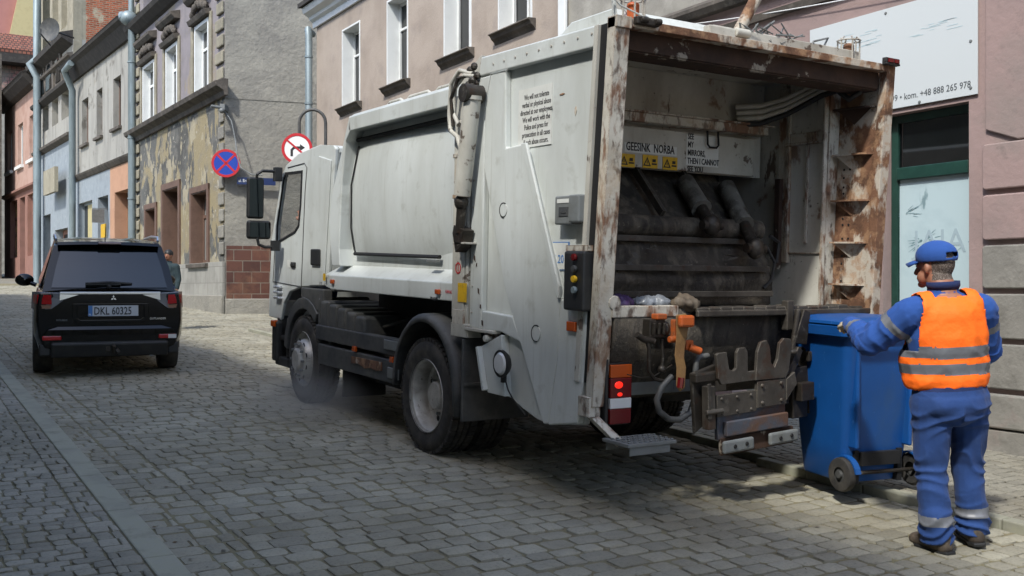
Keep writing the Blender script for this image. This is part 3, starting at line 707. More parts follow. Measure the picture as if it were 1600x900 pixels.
pipe('drainpipe', [wp(FS, sC+.25, .45, ez+.1), wp(FS, sC+.05, .5, ez-.05), wp(FS, sC, .2, ez-.3), wp(FS, sC, .2, .9)], .12, M_PIPEB, 'tall grey drainpipe between the white house and the peeling corner house', [wp(FS, sC, .2, z) for z in (6.5, 9, 4.5)])
m = MB(); m.tube([wp(FS, sC, .22, ez-.3), wp(FS, sC, .22, ez+4.5)], .09, 10); m.ell(wp(FS, sC, .3, ez-.05), (.28, .28, .25)); tag(m.build('rainwater_hopper', M_PIPEB, smooth=50), 'zinc rainwater hopper and upper pipe on the corner house', 'drainpipe', 'zinc drainpipes on the house fronts')
# --- arched house with brick gable
f = Fac(cG, vdir(-300), 'arched_house', 'tall grey house with pointed arched windows and a crumbling brick gable')
ue3 = f.s_of(57)
zc1 = sum(f.uv(*p)[1] for p in ((60, 112), (110, 62)))/2
zb_ = sum(f.uv(*p)[1] for p in ((62, 158), (100, 125)))/2
zl3 = sum(f.uv(*p)[1] for p in ((62, 242), (110, 212)))/2
zs3 = sum(f.uv(*p)[1] for p in ((62, 290), (110, 275)))/2
S = lambda px: f.s_of(px)
upo = [(S(78), S(67), zc1+.8, zc1+4.3), (S(91), S(82), zc1+.8, zc1+4.3), (S(105), S(96), zc1+.8, zc1+4.3)]
mo = [(S(76), S(67), zl3+.9, zb_-.5), (S(91), S(81), zl3+.9, zb_-.5), (S(108), S(96), zl3+.9, zb_-.5)]
f.wall('top_wall', 0, ue3, zc1, zc1+6, P_CREAM, upo, depth=.4)
f.wall('middle_wall', 0, ue3, zl3, zc1, P_SMALL, mo, depth=.4)
go = [(S(106), S(86), .8, zs3-2.2, .4), (S(79), S(68), .8, zs3-1.4, .6)]
f.wall('shop_front', 0, ue3, -.3, zl3, P_BLUE, go)
for o in upo+mo: f.window(o, .35, P_CREAM if o in mo else P_WHITE, M_GLASS, mull=(.5,), trans=(.7,), fw=.14)
f.window(go[0][:4], .38, P_BRICKP, M_GLASS, mull=(.5,), fw=.2, name='shop_window'); f.window(go[1][:4], .55, P_GREYL, M_GLASS, fw=.15, name='shop_door')
for i, pxs in enumerate((70, 80, 95)):
    u = S(pxs); m = MB(); z = zb_-.1
    if i == 1: poly = [(u-1.0, z)]+[(u-1.0*math.cos(t*math.pi/10), z+1.9*math.sin(t*math.pi/10)) for t in range(11)]+[(u+1.0, z)]
    else: poly = [(u-.8, z), (u, z+1.9), (u+.8, z)]
    m.prism(poly, .01, .1, 1); m.build('arch_infill', P_SILL, f.root)
    m = MB(); pl = [(u+(a-u)*.62, z+(b-z)*.62+.15) for a, b in poly]; m.prism(pl, .1, .13, 1); m.build('arch_pane', M_GLASS, f.root)
for nm, z, k in (('cornice', zc1, 1), ('cornice', zc1-.7, .45), ('string_course', zb_-.35, .6), ('string_course', zl3, .5)):
    m = MB(); m.prism([(0, z-.25*k), (.1*k, z-.2*k), (.45*k, z), (.5*k, z+.2*k), (0, z+.35*k)], 0, ue3, 0); m.build(nm, P_DARKW if k > .5 else P_SILL, f.root)
m = MB(); m.prism([(0, zc1+6), (.8, zc1+5.8), (.8, zc1+6.1), (0, zc1+6.4)], -.2, ue3+.6, 0); m.build('eave', P_DARKW, f.root)
m = MB(); m.box((-.0, -11, -.5), (.4, -.5, zc1+7)); m.build('brick_gable', P_BRICK, f.root)
m2 = MB(); m2.box((-.006, -.35, ez), (.3, -.02, zc1+6.5)); m2.build('gable_corner', P_CREAM, f.root)
bb = f.A+f.d*S(95)+f.n*.3; z = f.uv(95, 282)[1]
m = MB(); m.box((-1.3, .05, -.6), (1.1, .2, .45)); o = m.build('shop_fascia', P_CREAM); o.location = (bb.x, bb.y, z); o.rotation_euler = (0, 0, math.atan2(f.d.y, f.d.x)); tag(o, 'small cream shop fascia board on the arched house', 'sign')
sA = f.uv(113, 300, .25)[0]; sB = f.uv(58, 300, .3)[0]
pipe('drainpipe', [wp(f, sA-1.0, .5, ez-.1), wp(f, sA-.3, .6, ez-.3), wp(f, sA, .25, ez-1), wp(f, sA, .25, .9)], .13, M_PIPEB, 'grey drainpipe between the arched house and the white house')
pipe('drainpipe', [wp(f, sB+1.0, .9, zc1+5.8), wp(f, sB+.8, .9, zc1+5.2), wp(f, sB, .3, zc1+4.4), wp(f, sB, .3, zc1+.3), wp(f, sB+.1, .6, zc1), wp(f, sB, .3, zc1-.6), wp(f, sB, .3, .9)], .17, M_PIPEB, 'grey drainpipe between the arched house and the salmon house')
# satellite dish
q_ = f.uv(80, 47, 1.0); c = f.A+f.d*q_[0]+f.n*1.0; z = q_[1]
t = empty('satellite_dish', (c.x, c.y, z), (0, 0, -YAW-.25), 'grey satellite dish on the top floor of the arched house', 'dish')
m = MB(); m.lathe([(0, .0), (.2, -.02), (.36, -.06), (.46, -.11), (.46, -.09), (.36, -.04), (.2, -.005), (0, .02)], (0, 0, 0), 1, 28); m.build('dish', M_BLACKG, t, smooth=60)
m = MB(); m.tube([(0, -.05, -.62), (0, -.6, -.3), (0, -.6, -.1)], .03, 8); m.tube([(0, .02, 0), (.3, .5, -.1), (.3, .95, -.1)], .035, 8); m.build('arm', M_BLACK, t)
# --- salmon house
cH = f.A+f.d*ue3
f = Fac(cH, vdir(-305), 'salmon_house', 'salmon pink two-storey house with brick red shop front at the far end')
ue4 = f.s_of(7); gzz = sum(f.uv(*p)[1] for p in ((5, 168), (44, 133)))/2; lz = sum(f.uv(*p)[1] for p in ((10, 312), (50, 288)))/2
S = lambda px: f.s_of(px)
z0 = sum(f.uv(*p)[1] for p in ((12, 270), (29, 262), (47, 251)))/3; z1 = sum(f.uv(*p)[1] for p in ((12, 206), (29, 196), (47, 184)))/3
up = [(S(19), S(12), z0, z1), (S(36), S(28), z0, z1), (S(54), S(46), z0, z1)]
f.wall('upper_wall', 0, ue4, lz, gzz, P_SALMON, up, depth=.3)
z1 = f.uv(43, 305)[1]; z0 = f.uv(43, 400)[1]
go = [(S(56), S(43), z0, z1), (S(39), S(31), .8, z1, .5), (S(27), S(16), z0, z1)]
f.wall('shop_front', 0, ue4, -.3, lz, P_BRICKP, go, depth=.3)
for o in up: 
    w = f.window(o, .22, P_WHITE, M_GLASS, mull=(.5,), fw=.12); a, b, c, d = o
    m = MB(); m.box((a-.2, 0, c-.15), (b+.2, .15, c)); m.build('sill', P_WHITE, w)
for o in (go[0], go[2]):
    w = f.window(o[:4], .25, P_BRICKP, mat('painted_reflection_pane', hx('b5a060'), .2, layers=[('6b6a60', 1.2, .45, .6, .9)]), mull=(.45,), trans=(.7,), fw=.14, name='shop_window')  # the yellow reflection is put into the pane's base colour
f.window(go[1][:4], .48, P_BROWN, M_GLASS, fw=.14, name='shop_door')
m = MB(); m.prism([(0, lz-.1), (.2, lz), (.2, lz+.1), (0, lz+.2)], 0, ue4, 0); m.build('string_course', P_BRICKP, f.root)
m = MB(); m.prism([(0, gzz-.4), (.3, gzz-.3), (.6, gzz), (.7, gzz+.2), (0, gzz+.6)], 0, ue4+.3, 0); m.build('eave', P_DARKW, f.root)
m = MB(); m.prism([(.7, gzz+.15), (0, gzz+.5), (-6, gzz+3), (-6, gzz)], 0, ue4, 0); m.build('roof', P_DARKW, f.root)
# --- houses that close the view behind
yv = 74
def at(px, py, Y):
    r = ray(px, py); t = Y/r.y; return Vector((r.x*t, Y, CH+r.z*t))
a = at(-60, 148, yv); b = at(70, 148, yv)
t = empty('mansard_house', (b.x+6, yv, 0), (0, 0, R(180)), 'distant house with a red tiled mansard roof above the salmon house', 'building')
wl = b.x+6-a.x; z0, z1, z2 = a.z, at(0, 68, yv).z, at(0, 38, yv).z
m = MB(); m.box((0, -6, 0), (wl+10, 0, z0)); m.build('wall', P_GREYL, t)
m = MB(); m.prism([(.3, z0), (-1.2, z1-.6), (-6, z1-.6), (-6, z0)], 0, wl+10, 0); m.build('mansard_roof', P_ROOFR, t)
m = MB(); m.prism([(.3, z1-.6), (.3, z1-.3), (-2.4, z2), (-6, z2), (-6, z1-.6)], 0, wl+10, 0); m.build('upper_roof', P_ROOFO, t)
m = MB(); m.prism([(.35, z1-1.2), (.35, z1-.62), (-1.3, z1-.62), (-1.3, z1-1.2)], 0, wl+10, 0); m.build('eave', P_DARKW, t)
yv2 = 84; a = at(-60, 100, yv2); b = at(62, 0, yv2)
t = empty('salmon_gable_house', (b.x+4, yv2, 0), (0, 0, R(180)), 'distant tall salmon wall with a yellow gable edge at the top left', 'building')
p0 = at(12, 44, yv2); p1 = at(45, -20, yv2)
m = MB(); m.box((0, -4, 0), (b.x+4-a.x+14, 0, p1.z+6)); m.build('wall', P_SALM2, t)
X = lambda p: (b.x+4)-p.x
m = MB(); m.prism([(X(p0), p0.z-1), (X(p1)-.2, p1.z+4), (X(p1)-1.6, p1.z+4), (X(p0)-1.6, p0.z-1)], .0, .5, 1); m.build('gable_edge', P_YELLOW, t)
m = MB(); m.prism([(X(p0)-1.6, p0.z-2), (X(p1)-1.6, p1.z+4), (-1, p1.z+4), (-1, p0.z-2)], .0, .3, 1); m.build('side_wall', P_GREYL, t)
a = at(6, 450, 58)
m = MB(); m.box((a.x-8, 58, 0), (a.x-.1, 64, at(0, 96, 60).z)); tag(m.build('end_house', P_SILL), 'dark grey house end at the left edge of the view', 'building')
# the row of houses on the photographer's side of the street; it keeps the roadway in shade
f = Fac((-2.6, 34), (0, -1), 'opposite_house_row', 'plastered house front on the near side of the street behind the photographer')
f.wall('wall', 0, 50, -.5, 9.5, P_CREAM, [(1.5+3*k, 2.7+3*k, z, z+1.9) for k in range(16) for z in (1.6, 5.2)], depth=.25)
m = MB()
for k in range(16):
    for z in (1.6, 5.2): m.box((1.5+3*k, -.26, z), (2.7+3*k, -.2, z+1.9))
m.build('window_panes', M_GLASS, f.root)['kind'] = 'stuff'
m = MB(); m.prism([(.4, 9.45), (-5, 11.0), (-5, 9.45)], 0, 50, 0); m.build('roof', P_DARKW, f.root)
# ---------------------------------------------------------------- the refuse truck
TX = 3.54
_c = 1/math.sqrt(1+GR*GR); _s = GR*_c
def tx(px, py, x=0.0):
    """point of the truck's side plane x seen at a pixel -> (y, z) in the truck's own frame"""
    r = ray(px, py); p = Vector((0, 0, CH))+r*((TX+x)/r.x); return ((p.y+GR*p.z)*_c, (p.z-GR*p.y)*_c)
def ty(px, py, y=4.75):
    r = ray(px, py); n = Vector((0, _c, _s)); C0 = Vector((0, 0, CH)); t = (y-n.dot(C0))/n.dot(r); p = C0+r*t
    return (p.x-TX, (p.z-GR*p.y)*_c)
TO = Vector((1.25, 7.4, 0))
truck = empty('refuse_truck', (TX+TO.x, TO.y*_c, TO.y*_s), (math.atan(GR), 0, 0), 'white rear loading refuse truck with a rusty open tailgate', 'truck')
def T(): return MB(TO)
def part(mb, name, mt, parent=truck, **k): return mb.build(name, mt, parent, **k)
def plate(outer, holes, lo, hi, ax, mb):
    """flat plate with holes (2D polygons in the two other axes) between lo and hi along ax"""
    cu = bpy.data.curves.new('c', 'CURVE'); cu.dimensions = '2D'; cu.fill_mode = 'BOTH'; cu.extrude = abs(hi-lo)/2
    for poly in [outer]+list(holes):
        sp = cu.splines.new('POLY'); sp.points.add(len(poly)-1); sp.use_cyclic_u = True
        for q, p in zip(sp.points, poly): q.co = (p[0], p[1], 0, 1)
    t = bpy.data.objects.new('c', cu); COL.objects.link(t); dg = bpy.context.evaluated_depsgraph_get()
    me = bpy.data.meshes.new_from_object(t.evaluated_get(dg)); bpy.data.objects.remove(t); bpy.data.curves.remove(cu)
    mid = (lo+hi)/2; vs = []
    for v in me.vertices:
        q = [v.co.x, v.co.y]; q.insert(ax, mid+v.co.z); vs.append(q)
    mb.add(vs, [list(p.vertices) for p in me.polygons]); bpy.data.meshes.remove(me)
    return mb
def bolts(mb, pts, ax, r=.012, h=.008):
    for p in pts: mb.lathe([(0, -h), (r*.8, -h), (r, -h*.4), (r, 0)], p, ax, 8)

# chassis
m = T()
for x in (.72, 1.62): m.box((x, 4.95, .72), (x+.08, 10.8, .94))
for y in (5.3, 6.3, 7.7, 8.4, 9.1, 10.2): m.box((.8, y, .75), (1.62, y+.1, .9))
m.tube([(.35, 7.0, .45), (2.15, 7.0, .45)], .07, 10); m.ell((1.25, 7.0, .45), (.24, .22, .22)); m.tube([(.4, 9.75, .45), (2.1, 9.75, .45)], .05, 10)
m.tube([(1.25, 7.0, .5), (1.25, 9.2, .72)], .05, 8)
for x in (.62, 1.78): m.box((x, 6.3, .62), (x+.08, 7.7, .68)); m.box((x, 9.2, .6), (x+.08, 10.4, .66))
part(m, 'chassis', M_VOID)
m = T(); m.box((.5, 6.5, .98), (2.0, 9.1, 1.22)); m.box((.3, 8.1, .35), (.62, 9.0, .72)); m.tube([(.45, 7.75, .85), (.45, 8.35, .85)], .12, 16); m.box((1.9, 7.8, .4), (2.3, 9.0, .85)); m.tube([(.2,8.3,.9),(.3,7.9,1.0),(.25,7.7,.85)], .02, 8)
part(m, 'underbody_gear', M_VOID, bevel=.02)

# wheels
def wheel(xo, yc, side, dual, name='wheel'):
    """xo = outer face x, side -1 = left, +1 = right"""
    R_, rr = .45, .285
    w = None
    def tyre(x0, x1):
        mb = T(); s = -side
        # profile from outer face to inner face
        wd = abs(x1-x0)
        pr = [(rr, 0), (rr+.03, -.0), (rr+.07, -.012), (R_-.045, -.008), (R_-.012, .012), (R_, .035), (R_, .06), (R_-.012, .062), (R_-.012, .072), (R_, .074), (R_, wd/2-.006), (R_-.012, wd/2-.004), (R_-.012, wd/2+.004), (R_, wd/2+.006), (R_, wd-.074), (R_-.012, wd-.072), (R_-.012, wd-.062), (R_, wd-.06), (R_, wd-.035), (R_-.012, wd-.012), (R_-.045, wd+.005), (rr+.07, wd+.01), (rr, wd)]
        mb.lathe([(r, x0+h*s) for r, h in pr], (0, yc, R_), 0, 64)
        for k in range(56):   # tread blocks
            a = 2*math.pi*k/56
            for j, (h0, h1) in enumerate(((.004, .058), (.078, wd/2-.008), (wd/2+.008, wd-.078), (wd-.058, wd-.004))):
                aa = a+(.03 if j % 2 else 0)
                M = Matrix.Translation((x0, yc, R_)) @ Matrix.Rotation(aa, 4, 'X')
                mb.box((min(h0*s, h1*s), -.019, R_-.02), (max(h0*s, h1*s), .019, R_+.008), M)
        return mb
    wd = .235
    w = part(tyre(xo, xo-side*wd), name, M_RUBBER, smooth=35)
    s = -side
    mb = T()
    if dual:
        pr = [(.29, -.006), (.295, .01), (.272, .02), (.262, .05), (.262, .145), (.24, .16), (.16, .165), (.12, .15), (.11, .08), (.1, .07), (0, .065)]
    else:
        pr = [(.29, -.006), (.295, .01), (.275, .018), (.265, .04), (.255, .06), (.225, .045), (.20, -.035), (.19, -.045), (.135, -.05), (.125, -.02), (.12, -.075), (.1, -.09), (0, -.09)]
    mb.lathe([(r, xo+h*s) for r, h in pr], (0, yc, R_), 0, 48); rim = part(mb, 'rim', M_RIM, w, smooth=30)
    mb = T(); fx = .155 if dual else -.052
    for k in range(10):
        mb = T(); a = 2*math.pi*k/10; p = (xo+fx*s, yc+.165*math.cos(a) if dual else yc+.162*math.cos(a), R_+.163*math.sin(a))
        mb.tube([p, (p[0]-.03*s, p[1], p[2])], .014, 6); part(mb, 'wheel_nut', M_GREYP, rim)
    for k in range(8 if dual else 10):
        mb = T(); a = 2*math.pi*(k+.5)/(8 if dual else 10); rr_ = .215 if dual else .2
        p = (xo+(.158 if dual else -.036)*s, yc+rr_*math.cos(a), R_+rr_*math.sin(a)); mb.lathe([(0, -.004*s), (.024, -.004*s), (.022, .0)], p, 0, 12); part(mb, 'hand_hole', M_VOID, rim)
    if dual: part(tyre(xo-side*(wd+.05), xo-side*(2*wd+.05)), 'inner_tyre', M_RUBBER, w, smooth=35)
    return w
wheel(.0, 7.05, -1, True); wheel(2.3, 7.05, 1, True); wheel(.06, 10.0, -1, False); wheel(2.4, 10.0, 1, False)

# rear mudguards: half rings round the wheels, running down into a flap at the back
for x0, x1 in ((-.04, .56), (1.78, 2.36)):
    m = T(); yc, zc, r0 = 7.05, .45, .56; rows = []
    pts = []
    for k in range(25):
        a = math.radians(200-(k/24)*205); pts.append((yc-(-math.cos(a))*r0*-1 if 0 else yc-math.cos(a)*-r0, zc+math.sin(a)*r0+.06))
    pts = [(yc+math.cos(math.radians(a))*r0*(1.02 if a < 90 else 1.0), zc+.08+math.sin(math.radians(a))*r0*1.02) for a in range(-5, 176, 9)]
    pts += [(yc-r0-.02, .36)]
    out = []
    for (y, z) in pts:
        out.append([(x0, y+(yc-y)*.10, z+(zc-z)*.10), (x0, y+(yc-y)*.05, z+(zc-z)*.05), (x0+.03, y, z), (x0+.2, y, z+.004), (x0+.4, y, z+.004), (x1-.03, y, z), (x1, y+(yc-y)*.05, z+(zc-z)*.05)])
    m.grid(out); o = part(m, 'rear_mudguard', M_BLACKG, smooth=50)
    sd = o.modifiers.new('s', 'SOLIDIFY'); sd.thickness = .012; sd.offset = -1
    if x0 < 1:
        m = T(); m.box((x0+.01, 6.405, .34), (x1-.01, 6.43, .95)); m.box((x0+.015, 6.39, .60), (x1, 6.404, .63)); part(m, 'mud_flap', M_BLACKG, o, bevel=.008)

# side guard, steps and front mudguard
m = T(); m.box((.03, 7.62, .70), (.12, 9.58, .845)); m.box((.03, 7.66, .46), (.12, 9.50, .66)); m.box((.09, 9.3, .6), (.11, 9.4, .8)); m.box((.06, 7.62, .44), (.5, 7.66, .84))
o = part(m, 'side_guard', M_BLACKG, bevel=.02)
m = T(); m.box((.015, 7.60, .745), (.03, 7.90, .83)); m.box((.015, 7.60, .505), (.03, 7.82, .60)); part(m, 'end_bracket', M_GREYP, o, bevel=.012)
m = T(); m.prism([(7.95, .625), (8.62, .615), (8.62, .55), (8.45, .565), (8.3, .535), (8.18, .555), (8.05, .54), (7.95, .55)], .018, .031, 0); part(m, 'rust_patch', M_RUST, o)
for (y, z) in ((7.68, .645), (8.5, .665)):
    m = T(); m.box((.0, y, z), (.03, y+.07, z+.05)); part(m, 'side_marker_lamp', M_AMBER, bevel=.008)
m = T()
for i in range(5): m.box((.05, 8.42+i*.22, .80), (.62, 8.625+i*.22, .99+.025*i))
m.box((.05, 9.52, .55), (.6, 9.58, 1.12))
part(m, 'ribbed_front_mudguard', M_BLACKG, bevel=.035, seg=3)
m = T(); m.box((.1, 9.0, .18), (.55, 9.03, .75)); part(m, 'front_mud_flap', M_BLACK, bevel=.01)

# compactor body
m = T()
m.prism([(6.5, 1.24), (9.05, 1.24), (9.12, 1.9), (9.06, 2.15), (8.66, 2.83), (6.5, 2.83)], .14, 2.38, 0)
m.prism([(.14, 2.82), (.34, 2.88), (2.16, 2.88), (2.38, 2.82)], 6.5, 8.66, 1)
body = part(m, 'compactor_body', M_WHITE, bevel=.02)
m = T(); m.prism([(.0, 1.215), (.0, 1.352), (.16, 1.462), (.16, 1.215)], 6.56, 9.08, 1); m.prism([(.0, 1.215), (.0, 1.352), (.16, 1.462), (.16, 1.215)], 9.08, 9.1, 1)
m.add([(0,9.1,1.215),(.16,9.1,1.215),(.16,9.1,1.462),(0,9.1,1.352),(.03,9.32,1.235),(.16,9.25,1.235),(.16,9.15,1.46),(.03,9.32,1.352)], [(0,1,2,3),(4,5,6,7),(0,1,5,4),(1,2,6,5),(2,3,7,6),(3,0,4,7)])
rail = part(m, 'lower_rail', M_WHITE, body, bevel=.008)
m = T(); m.prism([(2.5, 1.215), (2.5, 1.352), (2.34, 1.462), (2.34, 1.215)], 6.56, 9.3, 1); part(m, 'lower_rail', M_WHITE, body, bevel=.008)
m = T(); m.prism([(0, 2.69), (0, 2.815), (.05, 2.85), (.2, 2.85), (.2, 2.70)], 6.55, 8.70, 1); part(m, 'top_rail', M_WHITE, body, bevel=.006)
m = T(); m.prism([(8.70, 2.83), (9.10, 2.13), (9.17, 1.85), (9.08, 1.44), (8.88, 1.44), (8.91, 1.6), (8.86, 2.2), (8.78, 2.6), (8.66, 2.70)], .0, .16, 0); part(m, 'front_post', M_WHITE, body, bevel=.01)
m = T(); rows = []
for j in range(9):
    t = j/8; z = 1.47+t*1.21; xx = .145-.085*math.sin(math.pi*min(1, t*1.15+.06)**.8) if t < .86 else .145-.02
    xx = .14-.085*math.sin(math.pi*t)**.7 if 0 < t < 1 else .14
    rows.append([(max(.03, xx)+dx, y, z) for y, dx in ((6.55, -.01), (6.72, .0), (6.84, .035), (7.2, .02), (8.0, .01), (8.5, .012), (8.86, .03))])
m.grid(rows); hp = part(m, 'side_panel', M_WHITE, body, smooth=60)
m = T()
sx = lambda z: .14-.085*math.sin(math.pi*min(1, max(0, (z-1.47)/1.21)))**.7
m.tube([(sx(z)+.01, y, z) for y, z in ((8.72, 2.56), (8.73, 2.52), (8.79, 2.2), (8.81, 1.8), (8.80, 1.60), (8.78, 1.56))], .008, 6)
m.tube([(sx(1.55)-.003, 8.78, 1.56), (sx(1.55)-.008, 7.05, 1.545)], .018, 6); m.tube([(sx(2.6)-.006, 8.74, 2.615), (sx(2.6)-.006, 6.86, 2.62)], .02, 6)
part(m, 'black_seam', M_RUBB2, hp)
m = T(); m.box((.03, 6.98, 1.50), (.07, 7.14, 1.525)); part(m, 'latch', M_GREYP, hp, bevel=.004)
m = T()
for y0, y1 in ((6.95, 7.55), (7.62, 8.1), (8.16, 8.52)):
    for x in (.3, .42): m.tube([(x, y0, 2.86), (x, y0+.02, 2.93), (x, y0+.07, 2.95), (x, y1-.07, 2.95), (x, y1-.02, 2.93), (x, y1, 2.86)], .016, 8)
part(m, 'roof_handrail', M_WHITE_D, body, smooth=60)
m = T(); m.box((-.005, 7.72, 1.25), (0, 8.2, 1.3)); 
for (px_, py_) in ((521, 440), (686, 456)):
    y, z = tx(px_, py_); m = T(); m.box((-.025, y-.035, z-.02), (.0, y+.035, z+.02)); part(m, 'side_marker_lamp', M_AMBER, rail, bevel=.008)
y, z = tx(715, 462); m = T(); m.box((-.004, y-.09, z-.03), (-.001, y+.09, z+.03)); part(m, 'warning_sticker', M_LABEL, rail)
FL = lambda px, py, x=-.003: (lambda q: frame((x, q[0]-0, q[1]), (0, -1, 0), (0, 0, 1)))(tx(px, py))
def ttext(name, body_, size, M, mt, parent=truck, **k):
    return text(name, body_, size, Matrix.Translation(-TO) @ M, mt, parent, **k)
ttext('lettering', 'UWAGA', .036, FL(697, 458, -.006), M_REDP, rail); ttext('lettering', 'TP 0295', .04, FL(672, 469, -.002), M_TXT, rail)
ttext('lettering', '1.115', .035, FL(499, 444, -.002), M_TXT, rail)
y, z = tx(507, 433); m = T(); m.box((-.004, y-.03, z-.035), (.0, y+.03, z+.035)); part(m, 'yellow_sticker', M_YEL, rail)
# column between body and tailgate
m = T(); m.box((-.015, 6.44, 1.10), (.16, 6.62, 2.74)); m.box((-.008, 6.40, 1.02), (.14, 6.43, 2.7)); m.prism([(6.62, 2.5), (6.62, 2.84), (6.3, 3.0), (6.3, 2.5)], .02, .12, 0)
col_ = part(m, 'hinge_column', M_WHITE_D, body, bevel=.006)
m = T(); m.prism([(6.46, 2.04), (6.46, 2.3), (6.58, 2.3), (6.58, 2.0)], -.03, -.012, 0); m.box((-.035, 6.44, 2.28), (0, 6.60, 2.31)); m.box((-.035, 6.44, 1.98), (0, 6.60, 2.01)); m.box((-.02, 6.43, 1.05), (.1, 6.60, 1.16))
part(m, 'rusty_bracket', M_RUSTW, col_, bevel=.004)
for px_, py_ in ((728, 457),): y, z = tx(px_-4, py_); m = T(); m.box((-.02, y-.08, z-.07), (-.016, y+.05, z+.07)); part(m, 'yellow_sticker', M_YEL, col_)
y, z = tx(719, 419); m = T(); m.lathe([(.032, 0), (.042, 0), (.042, -.002), (.032, -.002)], (-.0165, y, z), 0, 24); m.box((-.018, y-.004, z-.024), (-.0165, y+.004, z+.024)); part(m, 'round_sticker', M_REDP, col_)
m = T(); m.tube([(-.03, 6.33, 2.86), (-.07, 6.45, 2.90), (-.08, 6.56, 2.82), (-.07, 6.60, 2.6), (-.07, 6.58, 2.48), (-.08, 6.45, 2.42), (-.08, 6.38, 2.3), (-.06, 6.42, 2.1), (-.04, 6.44, 2.0)], .018, 8)
m.tube([(-.03, 6.30, 2.84), (-.06, 6.40, 2.86), (-.08, 6.50, 2.78), (-.08, 6.52, 2.6), (-.09, 6.42, 2.5), (-.1, 6.36, 2.52)], .016, 8)
part(m, 'hydraulic_hose', M_WHITE_D, col_, smooth=60)
m = T(); r = random.Random(4)
for k in range(12): m.ell((-.04+r.uniform(-.03, .03), 6.34+r.uniform(-.06, .06), 2.83+r.uniform(-.1, .09)), (.025, .03, .03), nu=8, nv=6)
m.tube([(-.03, 6.36, 2.86), (-.09, 6.44, 2.84), (-.1, 6.52, 2.7), (-.09, 6.5, 2.5)], .014, 8)
part(m, 'greasy_hose_joint', M_GREASE, col_)
# lifting cylinder on the side
a = Vector((-.09, 6.22, 2.66)); b = Vector((-.09, 6.35, 1.99)); c_ = Vector((-.08, 6.39, 1.72))
m = T(); m.tube([a, b], .062, 20); m.tube([a+Vector((0,0,0)), a+Vector((0,-.005,.03))], .07, 20); cy = part(m, 'tailgate_cylinder', M_WHITE_D, smooth=40)
m = T(); m.tube([(-.02, 6.22, 2.70), (-.17, 6.22, 2.70)], .065, 20); part(m, 'pivot_pin', M_GREASE, cy, smooth=40)
m = T(); m.tube([b, c_], .035, 12); m.ell(b-Vector((0,-.01,.05)), (.05, .05, .06)); m.prism([(6.30, 1.74), (6.45, 1.78), (6.47, 1.72), (6.42, 1.58), (6.34, 1.62)], -.10, -.01, 0); part(m, 'piston_rod', M_GREASE, cy, bevel=.004)
m = T(); m.box((-.1, 6.28, 1.64), (0, 6.46, 1.655)); part(m, 'bracket_shelf', M_WHITE_D, cy, bevel=.003)

# tailgate: left side wall with its raised frame
def side_wall(x0, x1, xi, name):
    tgs = None
    m = T()
    outline = [(4.86, 2.94), (6.26, 2.97), (6.36, 2.78), (6.37, 1.04), (5.93, 1.03), (6.16, .92), (6.08, .60), (5.86, .585), (5.70, .53), (5.52, .485), (5.36, .475), (5.0, .53), (4.96, .80)]
    m.prism(outline, min(x0, x1), max(x0, x1), 0)
    return part(m, name, M_WHITE, bevel=.01)
sw = side_wall(.05, .1, 0, 'tailgate_side')
side_wall(2.475, 2.5, 0, 'tailgate_side')
m = T()
fr = [[(4.87, 2.945), (6.265, 2.975), (6.30, 2.84), (5.93, 2.835), (4.87, 2.815)],                       # top band
      [(6.265, 2.90), (6.375, 2.78), (6.375, 1.035), (6.20, 1.035), (6.20, 2.55), (6.10, 2.83), (6.28, 2.83)],   # front column
      [(6.12, 2.835), (5.93, 2.833), (5.91, 2.30), (5.68, 2.31), (5.20, 1.30), (5.24, .90), (5.32, .49), (5.38, .48), (5.90, 1.36), (6.20, 2.18), (6.20, 2.56)],  # diagonal band
      [(5.21, 1.30), (4.93, 1.24), (4.955, .80), (5.0, .54), (5.325, .482), (5.24, .90)],                   # lower rear panel
      [(6.20, 1.035), (6.20, 1.17), (5.78, 1.155), (5.66, .98), (5.93, 1.035)]]
for k, p in enumerate(fr): m.prism(p, .0+.0007*k, .052, 0)
part(m, 'raised_frame', M_WHITE, sw, bevel=.012, seg=3)
m = T()
for a_, b_ in (((6.02, 2.62), (5.98, 1.9)), ((5.30, 1.55), (4.96, 1.56))): m.tube([(.049, a_[0], a_[1]), (.049, b_[0], b_[1])], .004, 6)
m.tube([(-.0005, 5.9, 2.83), (-.0005, 6.12, 2.835), (-.0005, 6.2, 2.6)], .004, 6); part(m, 'weld_seam', M_WHITE, sw)
m = T(); bolts(m, [(-.001, 4.93+i*.145, 2.90) for i in range(9)]+[(-.001, 6.335, 1.15+i*.19) for i in range(8)]+[(-.001, 4.955+.055*(i/6), 2.75-i*.0) for i in range(0)], 0, .009, .005); part(m, 'rivets', M_WHITE_D, sw)
m = T(); m.prism([(5.68, 2.31), (5.62, 2.31), (5.20, 1.38), (5.20, 1.30), (5.22, 1.30)], -.022, .0, 0); part(m, 'stiffening_rib', M_WHITE, sw, bevel=.006)
m = T(); m.prism([(4.855, 2.94), (4.895, 2.94), (5.03, .8), (4.985, .8)], -.01, .05, 0); part(m, 'rear_edge', M_WHITE_D, sw, bevel=.003)
m = T(); m.prism([(4.77, 2.94), (4.857, 2.94), (4.987, .8), (4.92, .8)], .012, .05, 0); part(m, 'rubber_seal', M_RUBB2, sw)
m = T(); m.prism([(6.19, .91), (6.09, .61), (6.06, .62), (6.16, .92)], -.05, .05, 0); m.prism([(6.16, .92), (6.07, .60), (5.84, .60), (5.90, 1.02)], -.012, .05, 0); part(m, 'lamp_flap', M_WHITE, sw, bevel=.005)
yw, zw = tx(787, 568, -.04)
